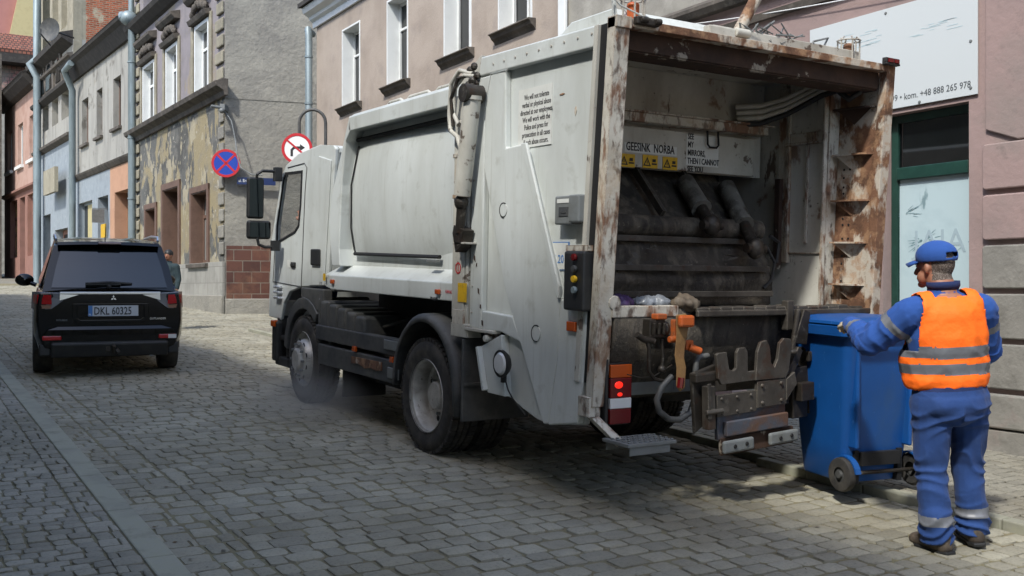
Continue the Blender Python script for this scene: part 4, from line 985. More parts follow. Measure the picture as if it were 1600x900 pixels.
m = T(); m.lathe([(.0, -.035), (.065, -.03), (.082, -.012), (.082, -.006)], (-.05, yw, zw), 0, 28); wl_ = part(m, 'work_lamp', M_LENSW, sw, smooth=40)
m = T(); m.lathe([(.080, -.02), (.094, -.02), (.094, .0), (.07, .03), (.03, .045), (0, .045)], (-.05, yw, zw), 0, 28); m.box((-.05, yw-.01, zw-.13), (-.02, yw+.02, zw-.08)); m.tube([(-.04, yw-.02, zw-.1), (-.05, yw-.08, zw-.17), (-.04, yw-.12, zw-.22), (-.0, yw-.22, zw-.32)], .006, 6); part(m, 'housing', M_BLACK, wl_, smooth=40)
for (px_, py_, r0) in ((787, 328, .045), (838, 521, .05)):
    y, z = tx(px_, py_); m = T(); m.lathe([(0, -.004), (r0, -.004), (r0, .001)], (0, y, z), 0, 24); o = part(m, 'round_cover', M_WHITE, sw)
    m = T(); m.lathe([(r0, -.006), (r0+.006, -.006), (r0+.006, 0), (r0, 0)], (0, y, z), 0, 24, (R(-100), R(120))); part(m, 'cover_gap', M_RUBB2, o)
m = T(); y0, z0 = tx(812, 142, .05); y1, z1 = tx(862, 225, .05); m.box((.044, min(y0, y1), min(z0, z1)), (.0495, max(y0, y1), max(z0, z1))); part(m, 'notice', M_LABEL, sw)
ttext('lettering', 'We will not tolerate\nverbal or physical abuse\ndirected at our employees.\nWe will work with the\nPolice and press for\nprosecution in all cases\nif such abuse occurs.', .05, frame((.0435, (y0+y1)/2-.02, max(z0, z1)-.075), (0, -1, 0), (0, 0, 1)), M_TXT, sw, align='CENTER', sx=.72, spacing=1.0, bold=.0005)
y, z = tx(873, 400, .05); m = T(); m.box((.043, y-.12, z-.09), (.0495, y+.10, z+.09)); lb = part(m, 'blue_bordered_sticker', M_LABELB, sw)
m = T(); m.box((.041, y-.114, z-.084), (.0425, y+.094, z+.084)); part(m, 'face', M_LABEL, lb)
ttext('lettering', 'RL20', .075, frame((.0405, y+.07, z-.045), (0, -1, 0), (0, 0, 1)), M_LABELB, sw, bold=.001, sx=.9)
M_STREAK = mat('rust_stain', hx('a39c88'), .5, layers=[('8a6a45', (30, 30, 5), .5, .7, .7)])
ys, zs_ = tx(901, 170, .05)
m = T(); m.prism([(ys-.018, zs_), (ys+.018, zs_+.01), (ys+.012, zs_-.35), (ys+.016, zs_-.62), (ys-.006, zs_-.66), (ys-.014, zs_-.3)], .0485, .0497, 0); pass
m = T(); y0, z0 = tx(871, 307, .0); y1, z1 = tx(914, 350, .0); m.box((-.02, y1+.10, z1), (.05, y0, z0)); bx_ = part(m, 'electric_box', M_GREYP, sw, bevel=.01)
m = T(); m.box((-.05, y1, z1+.01), (.05, y1+.11, z0-.0)); part(m, 'box_cover', M_GREYP, bx_, bevel=.01)
m = T(); m.box((-.024, y1+.15, z1+.05), (-.02, y0-.05, z0-.07)); m.box((-.027, y1+.17, z1+.07), (-.024, y0-.08, z0-.09)); part(m, 'display', M_BLACKG, bx_, bevel=.003)
m = T(); m.box((-.023, y1+.12, z0-.045), (-.021, y0-.03, z0-.02)); part(m, 'sticker', M_LABEL, bx_)
y0, z0 = tx(887, 392, -.03); y1, z1 = tx(916, 487, -.03)
m = T(); m.box((-.06, y1, z1), (.04, y0, z0)); cb = part(m, 'control_panel', M_BLACK, sw, bevel=.015)
for i, (py_, mm) in enumerate(((402, M_REDL), (420, M_BLACKG), (436, M_YEL), (453, M_PIPEB))):
    y, z = tx(900, py_, -.06); m = T(); m.lathe([(0, -.028), (.02, -.026), (.022, -.01), (.016, 0)], (-.06, y, z), 0, 14); part(m, 'push_button', mm, cb)
m = T(); m.box((-.03, y1-.0, z0+.0), (.05, y0+.02, z0+.035)); part(m, 'rusty_hood', M_RUSTW, cb)
y, z = tx(895, 510); m = T(); m.box((-.02, y-.045, z-.03), (.0, y+.045, z+.03)); part(m, 'side_marker_lamp', M_AMBER, sw, bevel=.005)
m = T(); r = random.Random(9)
for (px_, py_) in ((870, 190), (905, 182), (866, 270), (850, 300), (812, 330)): 
    pass
for (px_, py_, w_, h_) in ((879, 147, .03, .006), (900, 173, .012, .03)):
    y, z = tx(px_, py_, .05); m.prism([(y-w_, z), (y-w_*.3, z+h_), (y+w_*.8, z+h_*.5), (y+w_, z-h_*.4), (y, z-h_)], .046, .0495, 0)
part(m, 'rust_spot', M_RUST, sw)
# purchase for the lower front edge
m = T(); m.box((-.02, 6.36, .96), (.1, 6.62, 1.06)); m.box((-.03, 6.0, 1.015), (.05, 6.4, 1.04)); m.tube([(-.04, 6.08, .98), (.06, 6.08, .98)], .025, 12); part(m, 'lower_hinge', M_WHITE_D, sw, bevel=.006)
m = T(); r = random.Random(2)
for k in range(5):
    y, z = tx(742+k*3, 395+k*27+r.uniform(-9, 9), 0); h_ = r.uniform(.3, 1); m.prism([(y-.012*h_, z-.03*h_), (y+.01, z-.01), (y+.016*h_, z+.03*h_), (y-.004, z+.015)], -.003, .001, 0)
part(m, 'chipped_paint', M_RUSTD, sw)

# tailgate rear: posts, beams, inside
m = T(); m.prism([(4.70, 2.965), (4.775, 2.965), (4.925, .66), (4.85, .66)], .0, .11, 0); m.box((.0, 4.69, 2.90), (.115, 4.78, 2.97)); pst = part(m, 'left_rear_post', M_RUSTW, bevel=.004)
m = T(); m.box((.1, 4.70, 2.915), (2.42, 4.78, 2.965)); part(m, 'top_beam', M_RUST, bevel=.004)
m = T(); m.box((.1, 4.78, 2.80), (2.42, 4.86, 2.93)); m.box((.1, 4.79, 2.79), (2.42, 5.0, 2.80)); part(m, 'beam_inner_lip', M_RUSTD, bevel=.004)
m = T(); m.box((.1, 4.86, 2.945), (2.42, 6.3, 2.97)); part(m, 'tailgate_roof', M_WHITE_D)
ub = 5.78
m = T(); m.box((.1, ub, 2.58), (2.32, ub+.03, 2.945)); m.box((.1, ub+.03, 2.22), (2.32, ub+.06, 2.60)); part(m, 'upper_back_plate', M_INNER, bevel=.004)
cbz = ty(975, 185, ub-.1)[1]; cbr = ty(1214, 207, ub-.1)[1]; cbz = (cbz+cbr)/2
m = T(); m.box((.1, ub-.12, cbz-.025), (2.25, ub-.001, cbz+.055)); m.box((.1, ub-.14, cbz+.04), (2.3, ub-.12, cbz+.055)); part(m, 'cross_bar', M_RUSTW, bevel=.004)
pn = ub-.012
q0 = ty(965, 205, pn); q1 = ty(1176, 277, pn); q1b = ty(962, 258, pn)
m = T(); m.box((.1, pn-.012, (q1[1]+q1b[1])/2), (min(2.28, q1[0]), pn+.01, cbz-.05)); sgp = part(m, 'inner_sign_panel', M_WHITE_D, bevel=.003)
yy = pn-.0135
def RT(px, py, y=yy): q = ty(px, py, y); return frame((q[0], y, q[1]), (1, 0, 0), (0, 0, 1))
m = T(); q0 = ty(976, 222, yy); q1 = ty(1054, 240, yy); m.box((q0[0], yy-.001, q1[1]-.02), (q1[0]+.02, yy+.001, q0[1]+.0)); q0 = ty(1073, 206, yy); q1 = ty(1122, 262, yy); m.box((q0[0], yy-.001, q1[1]), (q1[0], yy+.001, q0[1]-.02)); part(m, 'sticker', M_LABEL, sgp)
ttext('lettering', 'GEESINK  NORBA', .085, RT(978, 234, yy-.0025), M_TXT, sgp, sx=.68, bold=.0015)
ttext('lettering', 'SEE\nMY\nMIRRORS,\nTHEN I CANNOT\nSEE YOU', .062, RT(1075, 217, yy-.0025), M_TXT, sgp, sx=.66, spacing=.98, bold=.001)
for px_ in (980, 1016, 1047):
    q = ty(px_, 250 if px_ < 990 else 252 if px_ < 1030 else 255, yy-.003); m = T(); m.box((q[0]-.07, yy-.004, q[1]-.05), (q[0]+.07, yy-.0, q[1]+.045)); st = part(m, 'warning_sticker', M_YEL, sgp)
    m = T(); c0 = q[0]-.03; z0 = q[1]-.005
    plate([(c0-.035, z0-.03), (c0+.035, z0-.03), (c0, z0+.035)], [[(c0-.022, z0-.022), (c0+.022, z0-.022), (c0, z0+.02)]], yy-.006, yy-.0042, 1, m)
    m.box((c0-.003, yy-.006, z0-.014), (c0+.003, yy-.0042, z0+.008)); m.box((q[0]+.015, yy-.006, z0-.02), (q[0]+.06, yy-.0042, z0-.008)); m.box((q[0]+.02, yy-.006, z0+.0), (q[0]+.05, yy-.0042, z0+.022))
    part(m, 'warning_symbol', M_TXT, st)
m = T(); q = ty(1105, 205, yy-.02); m.tube([(q[0], yy-.02, q[1]+.02), (q[0], yy-.03, q[1]-.1), (q[0]+.02, yy-.03, q[1]-.12), (q[0]+.09, yy-.03, q[1]-.12), (q[0]+.11, yy-.03, q[1]-.1), (q[0]+.11, yy-.02, q[1]+.02)], .008, 8); part(m, 'wire_hook', M_RUBB2, sgp)
m = T(); q = ty(1133, 82, 5.0); m.tube([(q[0], 5, 2.93), (q[0], 5.02, q[1]-.05), (q[0]+.1, 5.02, q[1]-.12), (q[0]+.22, 5.02, q[1]-.08), (q[0]+.28, 5, 2.93)], .008, 8); part(m, 'hanging_cable_loop', M_RUBB2)
# right inner wall
iw = 2.34
m = T(); m.prism([(5.15, 2.945), (6.3, 2.945), (6.3, 1.0), (5.2, 1.0)], iw, iw+.03, 0); rw = part(m, 'right_inner_wall', M_INNER)
m = T(); m.box((iw-.03, 5.50, 1.55), (iw+.001, 5.53, 2.80)); m.box((iw-.02, 5.53, 1.55), (iw+.001, 5.62, 2.9)); m.box((iw-.02, 5.16, 2.46), (iw, 5.50, 2.54)); m.box((iw-.035, 5.16, 2.45), (iw, 5.55, 2.465)); m.box((iw-.02, 5.32, 1.7), (iw, 5.345, 2.45)); m.box((iw-.012, 5.2, 1.62), (iw, 5.9, 1.632)); m.box((iw-.04, 5.15, 1.0), (iw, 5.17, 2.94)); part(m, 'wall_rib', M_RUSTW, rw, bevel=.003)
m = T(); m.box((iw-.06, 5.56, 1.5), (iw-.021, 5.61, 2.2)); part(m, 'rust_streak_bar', M_RUSTD, rw)
m = T(); m.prism([(5.13, 2.945), (5.16, 2.945), (5.2, 1.0), (5.17, 1.0)], iw, 2.456, 0); part(m, 'channel_back', M_RUSTW, rw)
m = T(); m.prism([(4.715, 2.965), (4.78, 2.965), (4.87, 1.0), (4.80, 1.0)], 2.43, 2.52, 0); m.prism([(4.78, 2.945), (5.14, 2.945), (5.19, 1.0), (4.87, 1.0)], 2.445, 2.46, 0)
rp_ = part(m, 'right_rear_post', M_RUST, bevel=.004)
for py_ in (168, 240, 312, 378, 444):
    z = tx(1345, py_, 2.44)[1]; sh = (2.95-z)*.045
    m = T(); m.add([(2.445, 4.80+sh, z), (2.445, 5.13, z), (2.36, 5.13, z), (2.36+.02, 4.85+sh, z), (2.445, 4.80+sh, z-.012), (2.445, 5.13, z-.012), (2.36, 5.13, z-.012), (2.38, 4.85+sh, z-.012)], [(0,1,2,3),(4,5,6,7),(0,1,5,4),(1,2,6,5),(2,3,7,6),(3,0,4,7)])
    m.add([(2.445, 4.84+sh, z-.01), (2.445, 5.0, z-.12), (2.445, 5.1, z-.01), (2.37, 5.1, z-.012)], [(0, 1, 2), (0, 1, 3), (1, 2, 3)])
    part(m, 'gusset', M_RUSTD if py_ < 200 else M_RUST, rp_)
m = T(); 
for py_ in (240, 250, 262, 275, 290, 300, 340, 350, 372, 400, 412, 440, 452):
    for dx in ((0, .03) if py_ < 270 or 340 < py_ < 380 else (0,)): y, z = tx(1330, py_, iw); m.lathe([(0, -.004), (.008, -.003), (.009, 0)], (2.443, 5.08-dx*1.8+.0, z), 0, 8)
part(m, 'bolt_holes', M_RUBB2, rp_)
m = T(); y, z = tx(1382, 330, 2.5); y += .10; m.tube([(2.52, y, z+.02), (2.535, y-.02, z+.05), (2.54, y-.05, z+.02), (2.53, y-.04, z-.1), (2.53, y+.01, z-.3), (2.53, y+.01, z-.42), (2.53, y-.03, z-.47)], .018, 8); part(m, 'latch_hook', M_RUSTW, rp_, smooth=60)
m = T(); m.box((2.35, 4.665, 2.97), (2.50, 4.70, 3.005)); m.box((2.35, 4.66, 2.955), (2.50, 4.70, 2.97)); o = part(m, 'marker_light', M_BLACK, rp_, bevel=.005)
m = T(); m.box((2.37, 4.655, 2.972), (2.42, 4.664, 2.998)); m.box((2.44, 4.655, 2.972), (2.48, 4.664, 2.998)); part(m, 'red_lens', M_REDL, o)
m = T(); m.box((.13, 4.66, 2.93), (.30, 4.705, 2.975)); m.tube([(.15, 4.655, 2.955), (.2, 4.65, 2.955)], .02, 10); m.tube([(.26, 4.655, 2.955), (.3, 4.65, 2.955)], .02, 10); part(m, 'marker_light', M_GREASE, pst, bevel=.01)
# hoses under the roof on the right
for k in range(4):
    m = T(); o_ = k*.045; m.tube([(1.95+o_*.2, 5.72, 2.74-o_), (2.1, 5.6, 2.75-o_), (2.22, 5.45, 2.80-o_*.9), (2.3, 5.2, 2.90-o_*.8), (2.31, 5.0, 2.93-o_*.8)], .02, 8); part(m, 'hydraulic_hose', M_WHITE_D if k < 3 else M_BLACK, smooth=60)
m = T(); m.tube([(2.33, 5.1, 2.92), (2.30, 5.02, 2.80), (2.32, 4.95, 2.74), (2.34, 4.88, 2.78), (2.36, 4.86, 2.9)], .022, 8); m.tube([(2.3, 5.0, 2.86), (2.32, 4.95, 2.81), (2.36, 4.9, 2.86)], .03, 8); part(m, 'coiled_hose', M_BLACK, smooth=60)
# packer inside
m = T()
m.box((.1, 6.32, 1.0), (2.4, 6.36, 2.94)); m.box((.1, 5.84, 2.6), (2.3, 6.3, 2.62)); part(m, 'cavity_back', M_VOID)
m = T(); m.prism([(.0, 0), (0, 0)], 0, 0, 0) if 0 else None
def slab(m, p0, p1, x0, x1, th):
    (ya, za), (yb, zb_) = p0, p1; d = Vector((yb-ya, zb_-za)).normalized(); n = Vector((-d.y, d.x))*th
    m.prism([(ya, za), (yb, zb_), (yb+n.x, zb_+n.y), (ya+n.x, za+n.y)], x0, x1, 0)
slab(m, (6.1, 2.4), (5.55, 1.82), .12, 1.95, .05); pk = part(m, 'packer_carriage', M_FILTH, bevel=.01)
m = T(); m.tube([(.1, 5.50, 1.79), (2.0, 5.50, 1.79)], .075, 16); part(m, 'packer_shaft', M_FILTH, pk, smooth=40)
m = T(); rows = []
for j in range(19):
    t = j/18; rows.append([(x, 5.52-.16*math.sin(t*1.9)+.05*noise.noise((x*3, t*4, 1))+.02*noise.noise((x*11, t*13, 1)), 1.74-t*.50) for x in [.1+i*.06 for i in range(33)]])
m.grid(rows); o = part(m, 'packer_blade', M_FILTH, pk, smooth=60); o.modifiers.new('s', 'SOLIDIFY').thickness = .03
for z_ in (1.70, 1.50, 1.32):
    m = T(); yb_ = 5.52-.16*math.sin((1.74-z_)/.5*1.9)-.045; m.box((.14, yb_-.03, z_-.02), (1.95, yb_, z_+.02)); part(m, 'wear_strip', M_STEELP, pk, bevel=.004)
for x_ in (.55, 1.05, 1.5):
    m = T(); m.prism([(6.0, 2.34), (5.52, 1.86), (5.48, 1.90), (5.94, 2.38)], x_, x_+.03, 0); part(m, 'stiffener', M_STEELP, pk)
m = T(); m.prism([(5.85, 2.12), (5.9, 2.16), (5.5, 1.9), (5.46, 1.8)], .3, .62, 0); m.box((.36, 5.36, 1.74), (.6, 5.5, 1.86)); m.tube([(.52, 5.4, 1.86), (.52, 5.36, 1.7), (.5, 5.42, 1.66)], .02, 8); part(m, 'blade_arm', M_FILTH, pk, bevel=.01)
for pa, pb, ya, yb in (((1070, 284), (1112, 352), 5.75, 5.35), ((1134, 292), (1180, 388), 5.75, 5.25)):
    m = T(); qa = ty(*pa, ya); qb = ty(*pb, yb); A = Vector((qa[0], ya, qa[1])); B = Vector((qb[0], yb, qb[1])); C_ = A.lerp(B, .62); m.tube([A, C_], .07, 16); m.tube([C_, C_.lerp(B, .05)], .078, 16); cyl = part(m, 'packer_cylinder', M_RAM, pk, smooth=40)
    m = T(); m.tube([C_, B], .045, 12); m.ell(B, (.07, .06, .08)); m.tube([B-Vector((.09, 0, 0)), B+Vector((.09, 0, 0))], .035, 12); part(m, 'cylinder_rod', M_GREASE, cyl, smooth=40)
m = T(); m.tube([(1.98, 5.4, 1.68), (2.04, 5.36, 1.55), (2.0, 5.35, 1.42), (1.93, 5.36, 1.36)], .012, 6); m.tube([(2.0, 5.38, 1.75), (2.08, 5.36, 1.7), (2.06, 5.36, 1.55)], .014, 6); part(m, 'blade_cable', M_BLACK, pk)
m = T(); r = random.Random(3)
for (px_, py_, w_, h_) in ((985, 405, .05, .16), (1065, 418, .06, .05), (1135, 402, .08, .05), (1008, 386, .05, .02)):
    q = ty(px_, py_, 5.38); 
    pts = [(q[0]+r.uniform(-w_, w_), 5.36+r.uniform(-.01, .01), q[1]+h_*(.5-i/5)) for i in range(6)]
    m.grid([[p, (p[0]+w_*.8, p[1]-.01, p[2]+r.uniform(-.01, .01))] for p in pts])
o = part(m, 'stuck_litter', M_STEELP, pk)
# hopper
m = T(); rows = []
prof = [(4.80, 1.25), (4.82, 1.0), (4.95, .78), (5.2, .64), (5.5, .6), (5.85, .66), (6.3, 1.0)]
m.grid([[(.12, y, z), (2.34, y, z)] for y, z in prof]); hop = part(m, 'hopper_tub', M_FILTH, smooth=60); hop.modifiers.new('s', 'SOLIDIFY').thickness = .02
m = T(); rows = []
for j in range(9): rows.append([(x, 4.84+j*.09, 1.13+.06*noise.noise((x*2.5, j*.8, 2))+.05*noise.noise((x*9, j*2.3, 5))+(.02 if j < 2 else 0)) for x in [.12+i*.11 for i in range(21)]])
m.grid(rows); part(m, 'compacted_waste', M_FILTH, hop, smooth=50)
m = T(); m.box((.1, 4.80, 1.20), (.62, 4.88, 1.27)); m.box((.1, 4.86, 1.03), (1.0, 4.93, 1.10)); m.box((.1, 4.88, .93), (1.0, 4.94, 1.005)); m.box((.235, 4.85, 1.10), (.25, 4.9, 1.20)); m.box((.1, 4.92, 1.1), (.62, 4.94, 1.20)); m.tube([(.12, 4.80, 1.29), (.12, 4.9, 1.29)], .045, 12)
part(m, 'rear_sill', M_RUSTW, bevel=.006)
m = T()
for k in range(14):
    x = .72+k*.1; m.box((x, 4.74, 1.235+random.uniform(-.004, .004)), (x+.1, 4.86, 1.262+random.uniform(-.006, .006)))
m.box((.72, 4.73, 1.20), (2.35, 4.76, 1.24)); m.box((1.5, 4.72, 1.1), (1.56, 4.78, 1.30)); part(m, 'hopper_ledge', M_STEELP, bevel=.008)
m = T(); m.box((.25, 4.95, .70), (1.05, 4.97, .93)); m.box((1.0, 4.9, .8), (1.04, 5.0, 1.24)); lrp = part(m, 'lower_rear_plate', M_GREYP, bevel=.004); m = T(); m.box((1.5, 4.86, .95), (1.56, 4.92, 1.24)); part(m, 'lower_strut', M_GREYP)
m = T()
plate([(1.35, 1.24), (1.62, 1.24), (1.62, 1.05), (1.5, .92), (1.40, .86), (1.32, .98)], [], 4.9, 4.95, 1, m); m.prism([(1.05, 1.23), (1.5, 1.23), (1.42, .98), (1.2, .9)], 4.98, 5.0, 1)
m.box((.98, 4.86, .7), (1.1, 4.95, 1.2)); m.tube([(1.1, 4.85, 1.16), (1.22, 4.84, .85)], .015, 8); part(m, 'lift_mount', M_STEELP, bevel=.005)
# tail lamp
q0 = ty(951, 570, 4.86); q1 = ty(982, 660, 4.86); zt_, zb_ = q0[1], q1[1]; xl_, xr_ = q0[0]-.0, q1[0]
m = T(); m.box((xl_-.015, 4.86, zb_-.01), (xr_+.0, 4.93, zt_+.01)); m.box((xl_-.04, 4.83, zb_-.01), (xl_-.02, 4.95, zt_+.04)); tl = part(m, 'tail_lamp', M_BLACK, bevel=.006)
h = zt_-zb_
for a_, b_, mm, nm in ((.78, 1, M_AMBER, 'indicator_lens'), (.44, .775, M_REDL, 'brake_lens'), (.26, .435, M_LENSW, 'reversing_lens'), (0, .255, M_REDL, 'reflector_lens')):
    m = T(); m.box((xl_, 4.835, zb_+h*a_), (xr_, 4.861, zb_+h*b_)); part(m, nm, mm, tl, bevel=.005)
m = T(); m.ell(((xl_+xr_)/2-.02, 4.834, zb_+h*.66), (.032, .006, .022)); m.ell(((xl_+xr_)/2-.01, 4.834, zb_+h*.5), (.02, .005, .012)); part(m, 'lit_bulb', mat('lit_bulb', hx('ff3020'), .3, emit=(hx('ff2818'), .4)), tl)
m = T(); m.box((2.2, 4.86, .6), (2.36, 4.93, .95)); tl2 = part(m, 'tail_lamp', M_BLACK, bevel=.006); m = T(); m.box((2.21, 4.84, .61), (2.35, 4.861, .94)); part(m, 'brake_lens', M_REDL, tl2)
# footstep
m = T(); p0 = ty(922, 645, 4.9); p1 = ty(972, 694, 4.72); m.tube([(p0[0], 4.92, p0[1]), (p1[0], 4.74, p1[1])], .032, 4); m.box((-.02, 4.86, .60), (.07, 4.97, .72)); m.ell((.03, 4.93, .65), (.05, .05, .05), nu=10, nv=8); fs_ = part(m, 'step_arm', M_RUSTW, bevel=.004)
q0 = ty(958, 690, 4.72); q1 = ty(1038, 706, 4.66); zz = q0[1]-.01
m = T(); m.box((q0[0]-.02, 4.55, zz-.0), (q1[0], 4.80, zz+.02)); m.box((q0[0], 4.56, zz-.05), (q1[0]-.04, 4.57, zz)); m.box((q0[0], 4.78, zz-.05), (q1[0]-.04, 4.79, zz))
for i in range(9):
    for j in range(4): m.box((q0[0]+.0+i*.04, 4.57+j*.055, zz+.02), (q0[0]+.02+i*.04, 4.585+j*.055, zz+.028))
part(m, 'step_plate', M_GREYP, fs_, bevel=.003)
# control levers and hoses under the sill
lv = empty('lever_block', tuple(Vector((.42, 4.78, 1.16))-TO)); lv.parent = truck
def L_(mb, name, mt, **k): 
    o = mb.build(name, mt, lv, **k); return o
LO = Vector((.42, 4.78, 1.16))
m = MB(LO); m.box((.34, 4.74, 1.08), (.46, 4.82, 1.19)); 
for k in range(3): m.tube([(.36+.04*k, 4.73, 1.10), (.36+.04*k, 4.72, 1.17)], .012, 8)
m.ell((.47, 4.76, 1.13), (.035, .04, .05)); L_(m, 'valve_body', M_GREASE, bevel=.006)
m = MB(LO); m.box((.38, 4.72, 1.19), (.46, 4.78, 1.225)); m.box((.50, 4.70, 1.05), (.53, 4.74, 1.19)); m.tube([(.46, 4.70, 1.07), (.56, 4.70, 1.07)], .022, 10); m.tube([(.62, 4.7, 1.02), (.7, 4.68, .99)], .025, 10); m.box((.6, 4.70, 1.0), (.66, 4.74, 1.06)); L_(m, 'orange_valve_cap', M_ORANGE, bevel=.008)
q = lambda px, py, y=4.66: (lambda a: (a[0], y, a[1]))(ty(px, py, y))
m = MB(LO); m.add([q(1056, 492), q(1072, 490), q(1078, 500), q(1074, 520), q(1070, 545), q(1069, 560), q(1072, 575), q(1070, 606), q(1062, 612), q(1056, 604), q(1057, 575), q(1054, 555), q(1057, 520)]+[q(a, b, 4.70) for a, b in ((1056, 492), (1072, 490), (1078, 500), (1074, 520), (1070, 545), (1069, 560), (1072, 575), (1070, 606), (1062, 612), (1056, 604), (1057, 575), (1054, 555), (1057, 520))],
      [list(range(13)), list(range(13, 26))]+[(i, (i+1) % 13, (i+1) % 13+13, i+13) for i in range(13)])
L_(m, 'lever_handle', mat('worn_tan_lever', hx('8b6a3f'), .6, layers=[('5f4427', 7, .45, .7, .8), (RUST2, 12, .5, .7, .7)], bump=.3, bscale=30), bevel=.006)
m = MB(LO); m.tube([q(1062, 606, 4.655), q(1064, 590, 4.655)], .022, 8); L_(m, 'lever_grip', M_REDL)
m = MB(LO); m.box(q(1064, 512, 4.62), tuple(Vector(q(1080, 492, 4.66)))); L_(m, 'orange_lever_knob', M_ORANGE, bevel=.015)
m = MB(LO); P = [(1000, 525), (1010, 530), (1014, 545), (1014, 580), (1022, 592), (1038, 596), (1046, 592)]; m.tube([q(a, b, 4.74) for a, b in P], .012, 8); m.tube([q(a, b, 4.75) for a, b in ((1034, 530), (1036, 560), (1034, 575))], .010, 8); m.ell(q(1034, 577, 4.75), (.026, .026, .026)); m.tube([q(a, b, 4.74) for a, b in ((995, 523), (1005, 530), (1022, 533))], .02, 8); m.tube([q(a, b, 4.75) for a, b in ((980, 585), (1000, 590), (1020, 589), (1050, 570))], .004, 6)
L_(m, 'control_rod', M_GREASE, smooth=60)
m = MB(LO); m.tube([q(a, b, 4.72) for a, b in ((1050, 588), (1034, 605), (1026, 625), (1030, 643), (1045, 655), (1062, 656), (1078, 645), (1085, 625), (1086, 590), (1088, 565), (1092, 558), (1106, 556))], .02, 10); L_(m, 'hydraulic_hose', M_BLACKG, smooth=60)
# bin lift
li = empty('bin_lift', tuple(Vector((1.1, 4.66, .7))-TO)); li.parent = truck; li.rotation_euler = (0, R(-3.0), 0)
IO = Vector((1.1, 4.66, .7))
def bl_(mb, name, mt, **k): return mb.build(name, mt, li, **k)
def comb(x, z, w, h, y=4.62):
    k = w/6
    pts = [(x, z+h*.95), (x+.02, z+h), (x+1.3*k, z+h), (x+1.6*k, z+h*.45), (x+2.1*k, z+h*.38), (x+2.5*k, z+h*.45), (x+2.6*k, z+h*.95), (x+2.9*k, z+h*1.08), (x+3.7*k, z+h*1.08), (x+4.0*k, z+h*.92), (x+4.0*k, z+h*.3), (x+w, z+h*.3), (x+w, z), (x+.6*k, z), (x+.25*k, z+.04)]
    mb = MB(IO); mb.prism(pts, y-.012, y+.012, 1); return mb
bl_(comb(.78, .80, .40, .20), 'comb_plate', M_STEELP, bevel=.004)
m = MB(IO); m.prism([(1.10, .80), (1.12, .98), (1.15, 1.04), (1.20, 1.05), (1.23, 1.0), (1.24, .90), (1.27, .87), (1.30, .92), (1.32, 1.02), (1.36, 1.05), (1.42, 1.04), (1.43, 1.0), (1.40, .84), (1.37, .79)], 4.595, 4.62, 1); bl_(m, 'comb_plate', M_STEELP, bevel=.004)
m = MB(IO); m.box((.64, 4.64, .82), (.84, 4.70, .88)); m.prism([(.64, .88), (.84, .92), (.84, .60), (.66, .50)], 4.68, 4.71, 1); bl_(m, 'lift_frame', M_GREASE, bevel=.01); m = MB(IO); m.box((1.3, 4.65, .6), (1.46, 4.7, .78)); bl_(m, 'lift_frame', M_GREASE, bevel=.01)
m = MB(IO); m.box((.70, 4.60, .53), (.76, 4.66, .80)); m.tube([(.68, 4.60, .64), (.80, 4.58, .645)], .018, 8); m.box((.69, 4.59, .60), (.72, 4.6, .82)); bl_(m, 'clamp', M_STEELP, bevel=.006)
m = MB(IO); m.box((.78, 4.61, .60), (1.12, 4.64, .735)); bolts(m, [(x, 4.609, z) for x in (.82, .95, 1.07) for z in (.62, .71)], 1, .011, .01); bolts(m, [(x, 4.599, z) for x in (1.16, 1.33) for z in (.65, .76)], 1, .013, .012); m.box((1.12, 4.60, .62), (1.38, 4.635, .79)); m.prism([(1.38, .78), (1.46, .82), (1.48, .74), (1.38, .64)], 4.6, 4.63, 1); bl_(m, 'cross_plate', M_STEELP, bevel=.008)
m = MB(IO); m.box((.84, 4.585, .475), (1.38, 4.62, .565)); m.box((.80, 4.63, .45), (1.40, 4.66, .62)); bl_(m, 'lower_bar', mat('scuffed_blue_steel', hx('4a4f58'), .6, .2, layers=[('5f4636', 4, .45, .6, .9), ('8a857b', 14, .6, .75, .7)], bump=.4, bscale=30), bevel=.006)
m = MB(IO); m.box((.82, 4.62, .35), (1.46, 4.645, .46)); bl_(m, 'bottom_plate', M_RUSTD, bevel=.004)
for x0 in (.80, 1.20):
    m = MB(IO); m.box((x0, 4.57, .37), (x0+.26, 4.60, .45)); pdd = bl_(m, 'bumper_pad', M_GREYP, bevel=.014)
    m = MB(IO); bolts(m, [(x0+.09, 4.569, .41), (x0+.19, 4.569, .415)], 1, .014, .006); m.build('bolt', M_RUBB2, pdd)
m = MB(IO); m.tube([(1.50, 4.66, .95), (1.56, 4.66, 1.22)], .02, 8); m.prism([(1.40, .80), (1.52, .98), (1.56, .95), (1.45, .76)], 4.62, 4.66, 1); m.box((1.48, 4.64, .5), (1.62, 4.8, .84)); m.prism([(1.5, 1.0), (1.6, 1.22), (1.66, 1.2), (1.62, .98)], 4.64, 4.68, 1); m.tube([(1.42, 4.62, .95), (1.47, 4.6, .95)], .02, 10); m.box((1.5, 4.58, .62), (1.62, 4.64, .74)); bl_(m, 'lift_arm', M_GREASE, bevel=.008)
m = MB(IO); m.box((1.7, 4.7, .5), (2.2, 4.8, .95)); m.box((1.66, 4.66, .86), (2.2, 4.7, .93)); bl_(m, 'second_lift', M_GREASE, bevel=.01)
